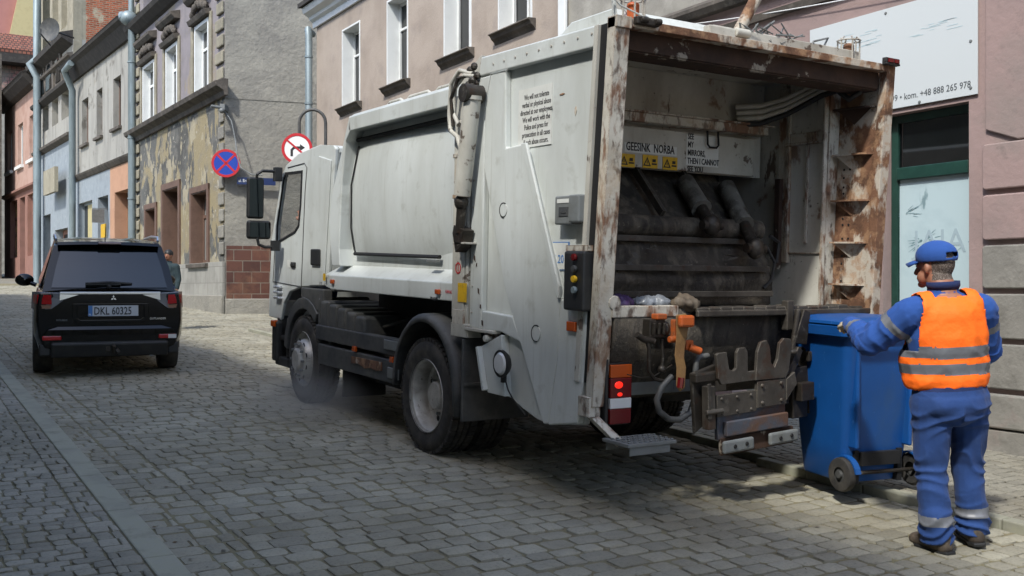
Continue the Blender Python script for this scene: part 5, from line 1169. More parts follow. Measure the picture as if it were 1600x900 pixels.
# things on the tailgate roof
m = T(); k0, k1, k2 = tx(862, 66, .12), tx(893, 34, .12), tx(957, 12, .12); m.prism([(k0[0], 2.96), k1, k2, (4.80, 2.96)], .12, .9, 0); part(m, 'roof_hump', M_WHITE, bevel=.01)
m = T(); m.prism([(4.9, 2.97), (5.6, 2.97), (5.5, 3.03), (4.95, 3.06)], .30, .95, 0); m.box((.85, 4.8, 2.97), (2.25, 4.88, 3.05)); m.box((.80, 4.78, 2.95), (1.05, 4.84, 3.04)); m.tube([(1.02, 4.78, 3.02), (1.14, 4.78, 3.02)], .03, 10); part(m, 'roof_beam', M_WHITE_D, bevel=.008)
m = T(); a = ty(1150, 45, 4.86); b = ty(1188, -4, 4.86); m.tube([(a[0], 4.86, a[1]-.05), (b[0], 4.86, b[1]+.05)], .04, 10); part(m, 'rusty_tube', M_RUST, smooth=50)
m = T(); r = random.Random(12)
for k in range(11):
    x = r.uniform(1.1, 1.75); z0 = 2.98; m.tube([(x, 4.82, z0), (x+r.uniform(-.1, .1), 4.8+r.uniform(-.05, .1), z0+r.uniform(.04, .15)), (x+r.uniform(.0, .25), 4.8, z0+r.uniform(.02, .17)), (x+r.uniform(.1, .4), 4.82, z0+r.uniform(0, .12))], .005 if k % 3 else .008, 6)
part(m, 'loose_cables', M_GREYP)
for (px_, py_) in ((989, 20), (1326, 72)):
    q_ = ty(px_, py_, 4.84); x = q_[0]; z = 2.975
    m = T(); m.tube([(x, 4.84, z), (x, 4.84, z+.11)], .038, 16); m.ell((x, 4.84, z+.11), (.038, .038, .02)); bc = part(m, 'beacon', M_ORANGE if px_ < 1000 else M_RUST, smooth=40)
    m = T()
    for k in range(6):
        a = k*math.pi/3; m.tube([(x+.075*math.cos(a), 4.84+.075*math.sin(a), z), (x+.075*math.cos(a), 4.84+.075*math.sin(a), z+.15), (x+.05*math.cos(a), 4.84+.05*math.sin(a), z+.17)], .006, 6)
    m.tube([(x+.078*math.cos(k*.4), 4.84+.078*math.sin(k*.4), z+.145) for k in range(17)], .006, 6); part(m, 'wire_cage', M_WHITE_D, bc)
m = T(); m.tube([(.02, 4.75, 2.97), (.0, 4.74, 3.08), (.06, 4.74, 3.04), (.25, 4.75, 3.0), (.35, 4.76, 2.97)], .006, 6); m.tube([(.05, 4.76, 2.97), (.03, 4.77, 3.1)], .01, 6); part(m, 'white_cable', M_WHITE)

# cab
def cx_(pts, x=.1): return [tx(a, b, x) for a, b in pts]
side = cx_([(512, 447), (520, 300), (524, 232), (521, 227), (499, 226), (466, 240), (447, 258), (440, 275), (424, 374), (421, 446), (420, 494), (438, 500), (443, 474), (452, 456), (470, 448)])
wn = cx_([(472, 269), (470, 320), (467, 352), (461, 362), (433, 379), (434, 350), (444, 279), (447, 272)])
m = T(); plate(side, [wn], .10, .14, 0, m); cab = part(m, 'cab_shell', M_WHITE, bevel=.01)
m = T(); plate(side, [wn], 2.36, 2.40, 0, m); part(m, 'cab_side', M_WHITE, cab, bevel=.01)
m = T(); top = side[2:7]; m.prism(top+[(a-.01, b-.04) for a, b in top[::-1]], .141, 2.359, 0); bk_ = side[0:3]; m.prism(bk_+[(a+.03, b) for a, b in bk_[::-1]], .141, 2.359, 0); fy = side[8][0]; m.prism([side[8], side[9], side[10], (side[10][0]-.04, side[10][1]), (side[9][0]-.04, side[9][1]), (side[8][0]-.04, side[8][1])], .141, 2.359, 0); part(m, 'cab_roof_and_back', M_WHITE, cab, bevel=.01)
m = T(); m.prism([side[6], side[7], side[8], (side[8][0]-.02, side[8][1]), (side[7][0]-.02, side[7][1]), (side[6][0]-.02, side[6][1])], .16, 2.34, 0); part(m, 'windscreen', M_CLEAR, cab)
wlo, whi = (min(a for a, b in wn)-.02, min(b for a, b in wn)-.02), (max(a for a, b in wn)+.02, max(b for a, b in wn)+.02)
m = T(); m.box((.118, wlo[0], wlo[1]), (.122, whi[0], whi[1])); part(m, 'door_glass', M_CLEAR, cab); m = T(); m.box((2.378, wlo[0], wlo[1]), (2.382, whi[0], whi[1])); part(m, 'door_glass', M_CLEAR, cab)
m = T(); ring = [(a, b) for a, b in wn]; cy0, cz0 = (wlo[0]+whi[0])/2, (wlo[1]+whi[1])/2
plate([(cy0+(a-cy0)*1.06, cz0+(b-cz0)*1.05) for a, b in wn], [[(cy0+(a-cy0)*.97, cz0+(b-cz0)*.97) for a, b in wn]], .092, .105, 0, m); part(m, 'window_seal', M_RUBB2, cab)
m = T(); dline = cx_([(471, 448), (477, 300), (480, 262), (476, 255), (450, 262)])
m.tube([(.0985, y, z) for y, z in dline], .006, 6); m.tube([(.0985,)+p for p in cx_([(430, 385), (427, 440), (471, 448)])], .006, 6); part(m, 'door_gap', M_BLACKG, cab)
m = T(); m.prism(cx_([(484, 446), (508, 446), (519, 250), (500, 244), (494, 256), (486, 380)]), .085, .1, 0); part(m, 'rear_corner_panel', M_WHITE, cab, bevel=.02)
va, vb = tx(486, 389, .07), tx(499, 415, .07)
m = T(); m.box((.06, vb[0], vb[1]), (.086, va[0], va[1])); part(m, 'air_vent', M_BLACK, cab, bevel=.02)
hy, hz = tx(459, 414, .1)
m = T(); m.box((.085, hy-.07, hz-.03), (.1, hy+.07, hz+.03)); m.box((.07, hy-.06, hz-.015), (.088, hy+.04, hz+.015)); part(m, 'door_handle', M_BLACK, cab, bevel=.008)
m = T(); m.box((.096, hy+.1, hz-.03), (.099, hy+.2, hz+.05)); part(m, 'door_sticker', M_LABEL, cab)
m = T(); m.box((.12, 10.86, 1.02), (.5, 10.95, 1.2)); 
for z in (1.04, 1.10, 1.16): m.box((.05, 10.80, z), (.16, 10.98, z+.03))
part(m, 'grille_corner', M_CHROME, cab, bevel=.01)
arch = []
for k in range(13):
    a = math.radians(4+k*14.2); arch.append((10.0+.60*math.cos(a), .50+.60*math.sin(a)))
arch_i = [(10.0+.50*math.cos(math.radians(4+k*14.2)), .48+.50*math.sin(math.radians(4+k*14.2))) for k in range(13)]
m = T(); m.prism(arch[:10]+arch_i[:10][::-1], .05, .16, 0); m.prism([(9.65, .98), (10.1, 1.10), (10.1, 1.20), (9.45, 1.20), (9.45, .98)], .06, .16, 0); fa = part(m, 'front_wheel_arch', M_BLACKG, cab, bevel=.012)
m = T(); m.box((.08, 10.54, .30), (.5, 10.98, .40)); m.box((.08, 10.55, .40), (.14, 10.61, .85)); m.box((.1, 10.86, .40), (.4, 10.98, .85)); m.box((.1, 10.6, .58), (.5, 10.9, .64)); m.box((.4, 10.56, .3), (.5, 10.94, .86)); stp = part(m, 'cab_step', M_BLACK, cab, bevel=.02)
m = T(); m.box((.05, 10.86, .34), (2.42, 11.02, .80)); part(m, 'front_bumper', M_BLACK, cab, bevel=.03)
m = T(); m.box((.03, 10.88, .73), (.09, 11.0, .80)); part(m, 'front_indicator', M_AMBER, cab, bevel=.01)
m = T(); m.box((.3, 9.7, 1.2), (1.0, 10.2, 1.45)); m.prism([(9.62, 1.4), (9.78, 1.4), (9.72, 2.15), (9.58, 2.15)], .35, .95, 0); m.box((1.5, 9.7, 1.2), (2.2, 10.2, 1.45)); m.prism([(9.62, 1.4), (9.78, 1.4), (9.72, 2.15), (9.58, 2.15)], 1.55, 2.15, 0); m.box((.14, 10.55, 1.2), (2.36, 10.8, 1.55)); m.box((.14, 9.36, 1.18), (2.36, 10.8, 1.21)); part(m, 'seats_and_dashboard', M_BLACKG, cab, bevel=.03)
m = T(); m.lathe([(.19, -.012), (.205, 0), (.19, .012), (.178, 0)], (.65, 10.42, 1.62), 1, 24); part(m, 'steering_wheel', M_BLACK, cab)
# mirrors
my = 10.78; q = lambda px, py: (lambda a: (a[0], my, a[1]))(ty(px, py, my))
m = T(); a, b = q(388, 276), q(413, 342); m.box((a[0], my, b[2]), (b[0], my+.09, a[2])); mr_ = part(m, 'wing_mirror', M_BLACK, cab, bevel=.03, seg=3)
m = T(); m.box((a[0]+.018, my-.004, b[2]+.02), (b[0]-.018, my+.001, a[2]-.02)); part(m, 'mirror_glass', mat('mirror', hx('3c4347'), .03, 1), mr_)
m = T(); a2, b2 = q(388, 344), q(424, 374); m.box((a2[0], my, b2[2]), (b2[0], my+.1, a2[2])); m2_ = part(m, 'wide_angle_mirror', M_BLACK, cab, bevel=.03, seg=3)
m = T(); m.box((a2[0]+.02, my-.004, b2[2]+.02), (b2[0]-.02, my+.001, a2[2]-.02)); part(m, 'mirror_glass', bpy.data.materials['mirror'], m2_)
m = T(); m.tube([q(440, 272), (q(436, 268)[0], my, q(436, 268)[2]), q(410, 267), q(402, 272), (q(402, 276)[0], my+.04, q(402, 285)[2])], .018, 8); m.box(tuple(Vector(q(428, 283))-Vector((0, .04, 0))), tuple(Vector(q(440, 262))+Vector((0, .04, 0)))); part(m, 'mirror_arm', M_BLACK, cab, bevel=.005); m = T(); m.tube([q(402, 372), q(404, 382), q(414, 386), q(436, 386)], .018, 8); m.box(tuple(Vector(q(424, 392))-Vector((0, .04, 0))), tuple(Vector(q(436, 376))+Vector((0, .04, 0)))); part(m, 'mirror_arm', M_BLACK, cab, bevel=.005)
# ---------------------------------------------------------------- soft bodies: many tapered shapes fused into one skin
def fuse(mb, name, mt, parent, voxel=.012, smooth=6, disp=0, dscale=6, clip=None, seed=0, zs=.5, fold=None):
    me = mb.mesh(name); t = bpy.data.objects.new('t', me); COL.objects.link(t)
    q = t.modifiers.new('r', 'REMESH'); q.mode = 'VOXEL'; q.voxel_size = voxel
    q = t.modifiers.new('s', 'SMOOTH'); q.factor = .5; q.iterations = smooth
    dg = bpy.context.evaluated_depsgraph_get(); m2 = bpy.data.meshes.new_from_object(t.evaluated_get(dg)); bpy.data.objects.remove(t)
    if disp:
        ns = [v.normal.copy() for v in m2.vertices]
        for v, n in zip(m2.vertices, ns):
            p = v.co; a = noise.noise((p.x*dscale+seed+p.z*2.2, p.y*dscale, p.z*dscale*zs-p.x*2.0)); b = noise.noise((p.x*dscale*2.3, p.y*dscale*2.3+seed, p.z*dscale*1.1))
            r_ = 1-abs(a)*2.2
            v.co = p+n*disp*(r_*.8+b*.35)
    if fold:
        ns = [v.normal.copy() for v in m2.vertices]
        for v, n in zip(m2.vertices, ns): v.co = v.co+n*fold(v.co)
    if clip:
        bm = bmesh.new(); bm.from_mesh(m2)
        bmesh.ops.delete(bm, geom=[f for f in bm.faces if clip(f.calc_center_median())], context='FACES'); bm.to_mesh(m2); bm.free()
    m2.materials.clear()
    for x in (mt if isinstance(mt, (list, tuple)) else [mt]): m2.materials.append(x)
    m2.polygons.foreach_set('use_smooth', [True]*len(m2.polygons)); m2.name = name
    o = bpy.data.objects.new(name, m2); COL.objects.link(o); o.parent = parent
    return o
def cap(mb, a, b, ra, rb, n=14, sq=1.0):
    """tapered capsule; sq squashes it along y"""
    a = Vector(a); b = Vector(b); d = (b-a); L = d.length
    z = d.normalized(); x = z.cross(Vector((0, 1, 0)))
    if x.length < .1: x = z.cross(Vector((1, 0, 0)))
    x.normalize(); y = z.cross(x); prof = []
    for i in range(5): t = math.pi/2*(1-i/4); prof.append((ra*math.cos(t), -ra*math.sin(t)))
    for i in range(1, 5): t = math.pi/2*i/4; prof.append((rb*math.cos(t), L+rb*math.sin(t)))
    prof.insert(5, (rb, L))
    prof[0] = (1e-4, -ra); prof[-1] = (1e-4, L+rb)
    vs = []
    for k in range(n):
        t = 2*math.pi*k/n
        for r, h in prof: vs.append(a+z*h+x*r*math.cos(t)+y*r*math.sin(t)*sq)
    p = len(prof); fs = [(k*p+j, ((k+1) % n)*p+j, ((k+1) % n)*p+j+1, k*p+j+1) for k in range(n) for j in range(p-1)]
    fs += [[k*p for k in range(n)], [k*p+p-1 for k in range(n)][::-1]]
    return mb.add(vs, fs)
def set_mat(o, fn):
    for p in o.data.polygons: p.material_index = fn(p.center, p.normal)

# ---------------------------------------------------------------- the worker (local: faces +y, x to his right)
WH = 1.0
wk = empty('person', (4.97, 3.38, GR*3.36), (R(1), R(-3.6), R(-30)), 'man in blue workwear, orange reflective vest and blue cap pushing the blue bin', 'person')
wk.scale = (1.05, 1.05, 1.0)
# body: head, neck, torso core, arms, hands in one skin
def hand(mb, wrist, dirv_, side, up=Vector((0, 0, 1)), curl=.9, k=1.0):
    d = Vector(dirv_).normalized(); u = up.normalized(); s = d.cross(u).normalized()*side; u = s.cross(d)*side if 0 else u
    w = Vector(wrist); palm = w+d*.08*k
    cap(mb, w-d*.01, w+d*.03*k, .028*k, .036*k, sq=.6)
    for i in range(4):
        o = (i-1.5)*.021*k; base = w+d*.085*k+s*o; cap(mb, w+d*.025*k+s*o*.7, base, .017*k, .0135*k, 8)
        l = (.036, .042, .039, .03)[i]*k; p1 = base+(d-u*.35*curl).normalized()*l; p2 = p1+(d*.5-u*.9*curl).normalized()*l*.75; p3 = p2+(-d*.2-u*curl).normalized()*l*.5
        cap(mb, base, p1, .012*k, .0105*k, 8); cap(mb, p1, p2, .0105*k, .0095*k, 8); cap(mb, p2, p3, .0095*k, .008*k, 8)
    tb = w+d*.03*k-s*.03*k; t1 = tb+(d*.6-s*.6-u*.3).normalized()*.035*k; t2 = t1+(d*.8-u*.5).normalized()*.03*k
    cap(mb, w+d*.01*k-s*.01*k, tb, .017*k, .015*k, 8); cap(mb, tb, t1, .014*k, .012*k, 8); cap(mb, t1, t2, .012*k, .009*k, 8)
HD = Vector((-.012, .055, 1.555))       # head centre
hr = Matrix.Rotation(R(28), 3, 'Z')  # turned to the left
b = MB()
b.ell(HD+hr @ Vector((0, -.012, .02)), (.078, .097, .105), hr); b.ell(HD+hr @ Vector((0, .03, -.055)), (.058, .062, .062), hr)
b.ell(HD+hr @ Vector((0, .085, -.10)), (.028, .022, .02), hr); b.ell(HD+hr @ Vector((-.04, .045, -.06)), (.03, .035, .04), hr); b.ell(HD+hr @ Vector((.04, .045, -.06)), (.03, .035, .04), hr)
cap(b, HD+hr @ Vector((0, .092, .01)), HD+hr @ Vector((0, .116, -.034)), .011, .017, 8); b.ell(HD+hr @ Vector((0, .09, .032)), (.05, .016, .012), hr)
cap(b, HD+hr @ Vector((-.02, .095, -.066)), HD+hr @ Vector((.02, .095, -.066)), .009, .009, 8)
for s_ in (-1, 1):
    b.ell(HD+hr @ Vector((s_*.082, -.008, -.012)), (.010, .018, .030), hr @ Matrix.Rotation(.25*s_, 3, 'Z')); b.ell(HD+hr @ Vector((s_*.03, .078, .005)), (.02, .012, .012), hr)
cap(b, (0, -.005, 1.40), HD+Vector((0, -.02, -.05)), .072, .064)
cap(b, (0, 0, 1.0), (0, 0, 1.3), .12, .13); cap(b, (-.15, 0, 1.33), (.15, 0, 1.33), .07, .07)
SL, EL, WL = Vector((-.20, .0, 1.30)), Vector((-.35, .13, 1.15)), Vector((-.355, .38, 1.235))
SR, ER, WR = Vector((.20, .0, 1.30)), Vector((.27, .13, 1.06)), Vector((.2, .37, 1.10))
cap(b, SL, EL, .05, .045); cap(b, EL, WL, .042, .03); cap(b, SR, ER, .05, .045); cap(b, ER, WR, .042, .03)
hand(b, WL, (.12, 1, .0), 1); hand(b, WR, (-.2, 1, 0), -1)
body = fuse(b, 'body', [M_SKIN, M_GLOVE, M_HAIR], wk, .0065, 3)
def fbody(c, n):
    if (c-WL).length < .22 and c.y > WL.y-.04 and c.x < -.1: return 1
    if (c-WR).length < .22 and c.y > WR.y-.05 and c.x > 0: return 1
    l = hr.inverted() @ (c-HD)
    if l.z > -.075 and l.y < (.02 if l.z > .0 else -.03) and abs(l.x) < .088 and c.z > 1.45 and not (abs(l.x) > .07 and -.035 < l.y < .02 and l.z < .03): return 2
    return 0
set_mat(body, fbody)
m = MB()
for s_ in (-1, 1): m.ell(HD+hr @ Vector((s_*.03, .086, .004)), (.012, .008, .008), hr, 10, 8)
m.build('eyes', M_CHROME if 0 else M_SIGNW, body, smooth=60)
def wob(p, k, s=0): return noise.noise((p.x*k+s, p.y*k, p.z*k))
def crease(x): x = abs((x % 1)-.5)*2; return (1-x)**2-.33
def jfold(p):
    d = 0
    for A_, E_, W_ in ((SL, EL, WL), (SR, ER, WR)):
        for a, b, f in ((A_, E_, 11), (E_, W_, 15)):
            t = (b-a).normalized(); q = (p-a).dot(t); L = (b-a).length
            if -.02 < q < L+.02 and (p-a-t*q).length < .12 and abs(p.x) > .17:
                w = 1-min(1, abs(q-(L if f == 11 else 0))/.22)*.6; d += .013*w*crease(q*f+1.3*wob(p, 7)+math.atan2(p.x-a.x, p.z-a.z)*.35)
    if p.z < 1.0 and abs(p.x) < .3: d += .006*crease(p.z*13+1.5*wob(p, 6))
    return d
def tfold(p):
    s = 1 if p.x > 0 else 0
    w = max(0, 1-abs(p.z-.12)/.14)*1.0+max(0, 1-abs(p.z-.45)/.14)*.8+max(0, 1-abs(p.z-.74)/.12)*.7+.15
    return .017*w*crease(p.z*(14 if p.z < .3 else 10)+(p.x*3-p.y*2)*(1 if s else -1)+1.6*wob(p, 5, s*4))+.012*crease(p.x*5+p.y*4+p.z*1.2+1.5*wob(p, 2.2))*(1-min(1, w))
def vfold(p):
    return .006*crease(p.z*5+p.x*4*(1 if p.x > 0 else -1)+1.4*wob(p, 4))*(1 if p.z < 1.12 else .5)+.004*crease(p.x*7+wob(p, 5))
# jacket
j = MB()
j.ell((0, .0, 1.17), (.205, .15, .26)); j.ell((0, .05, 1.02), (.215, .18, .17)); cap(j, (-.165, -.01, 1.315), (.165, -.01, 1.315), .085, .085); j.ell((0, .02, .93), (.20, .155, .11)); cap(j, (0, -.0, 1.36), (0, .012, 1.435), .085, .077)
j.ell((0, -.03, 1.27), (.19, .11, .12))
cap(j, SL+Vector((.02, 0, 0)), EL, .094, .078); cap(j, EL, WL+Vector((0, -.0, 0)), .08, .05); cap(j, SR-Vector((.02, 0, 0)), ER, .094, .078); cap(j, ER, WR, .078, .05)
jk = fuse(j, 'jacket', [M_BLUEJ, M_REFL, M_NAVY], wk, .0075, 4, .003, 8, fold=jfold, clip=lambda c: c.z > 1.452 or c.z < .85)
def fj(c, n):
    if c.x < 0:
        t = (WL-EL).normalized(); d = (c-EL).dot(t); 
        if (c-EL-t*d).length < .11 and .175 < d < .205: return 1
        t = (EL-SL).normalized(); d = (c-SL).dot(t)
        if (c-SL-t*d).length < .13 and .06 < d < .105 and c.x < -.165: return 1
    else:
        t = (ER-SR).normalized(); d = (c-SR).dot(t)
        if (c-SR-t*d).length < .13 and .07 < d < .115 and c.x > .185: return 1
    if c.z < .895: return 2
    if c.z > 1.425: return 2
    return 0
set_mat(jk, fj)
jk.modifiers.new('s', 'SOLIDIFY').thickness = .004
# vest
v_ = MB()
v_.ell((0, .0, 1.17), (.222, .165, .27)); v_.ell((0, .045, 1.03), (.232, .197, .185)); cap(v_, (-.135, -.012, 1.325), (.135, -.012, 1.325), .098, .098); v_.ell((0, .03, .94), (.225, .178, .13)); v_.ell((0, -.035, 1.27), (.195, .122, .13))
def clipv(c):
    if c.z < .885+.01*math.sin(c.x*18): return True
    if c.z > 1.385+.10*max(0, -.02-c.y)+(.02 if abs(c.x) > .1 else 0)-.0: 
        if abs(c.x) < .085: return True
    if c.z > 1.10 and abs(c.x) > .182-.03*min(1, max(0, (c.z-1.18)/.2)): return True
    return abs(c.x) < .075 and c.z > 1.39
vs_ = fuse(v_, 'hivis_vest', [M_HIVIS, M_REFL], wk, .009, 4, .002, 8, fold=vfold, clip=clipv, seed=4)
set_mat(vs_, lambda c, n: 1 if (.968 < c.z+.006*math.sin(c.x*9) < 1.028 or 1.062 < c.z+.006*math.sin(c.x*8+1) < 1.125) else 0)
q = vs_.modifiers.new('s', 'SOLIDIFY'); q.thickness = .006
# trousers
FLt, FRt = Vector((-.125, -.045, .09)), Vector((.12, .07, .09))
tr_ = MB(); tr_.ell((0, .0, .86), (.185, .15, .15)); tr_.ell((0, -.045, .80), (.18, .12, .12))
for hx_, ft, s_ in ((-.095, FLt, -1), (.095, FRt, 1)):
    kn = Vector((hx_*1.15, ft.y*.4+.035, .47)); cap(tr_, (hx_, -.01, .80), kn, .108, .08); cap(tr_, kn, ft+Vector((0, -.0, .0)), .078, .078); cap(tr_, ft+Vector((0, 0, .1)), ft+Vector((0, .0, -.01)), .082, .085)
tr2 = fuse(tr_, 'trousers', [M_BLUET, M_REFL, M_NAVY], wk, .0075, 4, .004, 6.5, fold=tfold, clip=lambda c: c.z < .055 or c.z > .94, seed=9)
set_mat(tr2, lambda c, n: 1 if .155 < c.z < .205 else (2 if c.z > .88 else 0)); tr2.modifiers.new('s', 'SOLIDIFY').thickness = .004
for ft, a in ((FLt, 18), (FRt, -6)):
    bo = MB(); M = Matrix.Rotation(R(a), 3, 'Z')
    P = lambda x, y, z: Vector((ft.x, ft.y, 0))+M @ Vector((x, y, z))
    cap(bo, P(0, -.03, .09), P(0, -.045, .04), .052, .045); cap(bo, P(0, -.04, .04), P(0, .10, .038), .042, .044); bo.ell(P(0, .13, .04), (.05, .06, .038), M); cap(bo, P(0, 0, .09), P(0, .09, .055), .048, .042)
    o = fuse(bo, 'boot', M_BOOT, wk, .008, 3)
    so2 = MB(); pts = [(-.03, -.095), (.03, -.095), (.045, -.05), (.04, .0), (.052, .09), (.045, .16), (.02, .195), (-.02, .195), (-.045, .16), (-.052, .09), (-.04, .0), (-.045, -.05)]
    so2.prism([tuple(P(x, y, 0).xy) for x, y in pts], 0.0, .022, 2); so2.build('sole', M_BLACK, o, bevel=.006)
# cap
cp = MB(); cp.ell(HD+hr @ Vector((0, -.012, .055)), (.095, .112, .088), hr, 24, 14)
cpo = fuse(cp, 'cap', M_BLUEJ, wk, .008, 2, clip=lambda c: (hr.inverted() @ (c-HD)).z < (.028+.0*c.y) or ((hr.inverted() @ (c-HD)).y < -.085 and (hr.inverted() @ (c-HD)).z < .075 and abs((hr.inverted() @ (c-HD)).x) < .045 and (hr.inverted() @ (c-HD)).z > .045))
cpo.modifiers.new('s', 'SOLIDIFY').thickness = .004
pk_ = MB(); rows = []
for i in range(7):
    t = (i-3)/3; 
    rows.append([HD+hr @ Vector((t*.075, .085-.045*t*t, .038-.012*t*t+.006)), HD+hr @ Vector((t*.072, .135-.05*t*t, .034-.02*t*t)), HD+hr @ Vector((t*.062, .175-.055*t*t, .022-.02*t*t))])
pk_.grid(rows); o = pk_.build('peak', M_BLUEJ, cpo, smooth=60); o.modifiers.new('s', 'SOLIDIFY').thickness = .005
cl_ = MB(); cl_.lathe([(.074, .0), (.083, .02), (.082, .045)], (0, .0, 1.425), 2, 24); o = cl_.build('collar', M_NAVY, wk, smooth=60); o.modifiers.new('s', 'SOLIDIFY').thickness = .006

# ---------------------------------------------------------------- wheeled bin, hanging on the lift
BX, BY, BZ = 5.50, 4.50, GR*4.4+.13
bn_scale = 1.05
bn = empty('wheeled_bin', (BX, BY, BZ), (R(1.5), 0, R(-11)), 'blue two-wheeled plastic rubbish bin held by the man and the lift', 'bin')
# local: x right, y forward (front of the bin), z up; wheels at the back (-y)
bn.scale = (1.20, 1.10, 1.07)
w0, w1, d0, d1, Hh = .20, .265, .20, .30, .95
m = MB()
def rr(w, df, db, z, r=.05, n=5):
    out = []
    for cx0, cy0, a0 in ((w-r, df-r, 0), (-w+r, df-r, 90), (-w+r, -db+r, 180), (w-r, -db+r, 270)):
        for k in range(n+1): a = R(a0+90*k/n); out.append((cx0+r*math.cos(a), cy0+r*math.sin(a), z))
    return out
levels = [(0, w0-.01, .24, .15, .03), (.015, w0, .25, .16, .05), (.25, w0+.018, .27, .19, .05), (.6, w0+.042, .285, .225, .05), (.90, w1-.005, .30, .25, .05), (.955, w1, .305, .255, .05)]
rows = [rr(w, df, db, z, r) for z, w, df, db, r in levels]; rows = [r+[r[0]] for r in rows]; m.grid(rows)
m.add(rows[0][:-1], [list(range(len(rows[0])-1))[::-1]])
tub = m.build('tub', M_BIN, bn, smooth=45)
m = MB(); 
# rim collar
a_ = rr(w1+.03, .335, .28, .90, .06); b_ = rr(w1+.035, .34, .285, .955, .06); c_ = rr(w1-.0, .30, .25, .965, .05); d_ = rr(w1-.0, .30, .25, .89, .05)
m.grid([x+[x[0]] for x in (d_, a_, b_, c_)]); m.build('rim', M_BIN, tub, smooth=35)
m = MB(); L1 = rr(w1+.03, .345, .27, .968, .06); L2 = rr(w1+.028, .34, .27, .985, .06); L3 = rr(w1-.03, .28, .23, 1.005, .06); L4 = rr(w1-.1, .2, .16, 1.012, .05)
m.grid([x+[x[0]] for x in (L1, L2, L3, L4)]); m.add(L4, [list(range(len(L4)))]); lid = m.build('lid', M_BIN, bn, smooth=40)
m = MB(); m.tube([(-w1+.0, -.335, .955), (w1-.0, -.335, .955)], .015, 10)
for x in (-w1+.02, -.08, .08, w1-.02): m.box((x-.014, -.34, .935), (x+.014, -.25, .965))
m.build('handle', M_BIN, bn, bevel=.004)
m = MB(); m.box((-.13, -.222, .11), (.13, -.155, .19)); m.box((-.16, -.20, .0), (-.13, -.15, .2)); m.box((.13, -.20, .0), (.16, -.15, .2)); m.build('axle_recess', M_RUBB2, tub)
m = MB(); m.tube([(-w0-.06, -.20, .065), (w0+.06, -.20, .065)], .012, 10); m.build('axle', M_GREASE, bn)
m = MB(); m.box((-.212, -.05, .60), (-.208, .12, .72)) if 0 else None
m = MB(); rows2 = [[x+[x[0]] for x in (rr(w1+.006, .31, .262, .80, .05), rr(w1+.008, .312, .264, .83, .05), rr(w1-.004, .30, .25, .835, .05))]][0]; pass
m = MB(); m.box((-.19, -.25, .22), (-.165, -.17, .9)); m.box((.165, -.25, .22), (.19, -.17, .9)); m.build('back_rib', M_BIN, tub, bevel=.01)
for s_ in (-1, 1):
    pr = [(.045, 0), (.085, -.004), (.098, .004), (.102, .014), (.102, .034), (.098, .042), (.085, .046), (.045, .044)]
    m = MB(); m.lathe([(r, s_*(w0+.018)+(h if s_ > 0 else -h)) for r, h in pr], (0, -.20, .065), 0, 36); w = m.build('wheel', M_RUBBER, bn, smooth=35)
    m = MB(); m.lathe([(0, s_*(w0+.068)), (.02, s_*(w0+.068)), (.024, s_*(w0+.054)), (.06, s_*(w0+.050)), (.062, s_*(w0+.058)), (.088, s_*(w0+.060)), (.09, s_*(w0+.045))], (0, -.20, .065), 0, 30); m.build('wheel_disc', M_BLACKG, w, smooth=30)
    m = MB(); pts = [(.115*math.cos(R(a))-.20, .065+.115*math.sin(R(a))) for a in range(10, 171, 16)]; pi_ = [(.105*math.cos(R(a))-.20, .065+.105*math.sin(R(a))) for a in range(10, 171, 16)]
    m.prism(pts+pi_[::-1], s_*(w0+.0), s_*(w0+.035), 0); m.build('wheel_arch', M_BIN, tub)

# ---------------------------------------------------------------- rubbish in the hopper
def bag(name, c, r, mt, label, seed):
    m = MB(); 
    for k in range(5):
        rn = random.Random(seed+k); m.ell((rn.uniform(-.5, .5)*r[0], rn.uniform(-.4, .4)*r[1], rn.uniform(-.1, .2)*r[2]), (r[0]*rn.uniform(.5, .8), r[1]*.7, r[2]*rn.uniform(.6, .9)), nu=10, nv=8)
    o = fuse(m, name, mt, None, .012, 1, .018, 22, seed=seed); p = truck.matrix_basis @ (Vector(c)-TO); o.location = p
    return tag(o, label, 'rubbish bag')
bag('rubbish_bag', (.28, 4.98, 1.27), (.13, .1, .06), mat('violet_bag', hx('4a3560'), .4, layers=[('2c2238', 12, .4, .7, .8)], bump=.5, bscale=30), 'crumpled violet plastic bag at the left end of the hopper', 3)
bag('rubbish_bag', (.55, 5.0, 1.27), (.12, .1, .05), mat('clear_bag', hx('7d8288'), .3, layers=[('4b4f55', 14, .4, .7, .8)], bump=.5, bscale=30), 'crumpled grey translucent bag in the hopper beside the violet one', 11)
bag('rubbish_bag', (.68, 4.82, 1.28), (.08, .07, .06), mat('brown_bag', hx('5c5143'), .7, layers=[('322b23', 14, .4, .7, .8)], bump=.5, bscale=30), 'dirty brown rag of rubbish hanging over the middle of the hopper sill', 21)

# ---------------------------------------------------------------- black car
CA = Vector((2.22, 12.95, 0))
car = empty('parked_car', (CA.x, CA.y, GR*CA.y), (math.atan(GR), 0, R(-6)), 'black estate car standing at the kerb, seen from behind', 'car')
K = 1.01
hw = .86*K
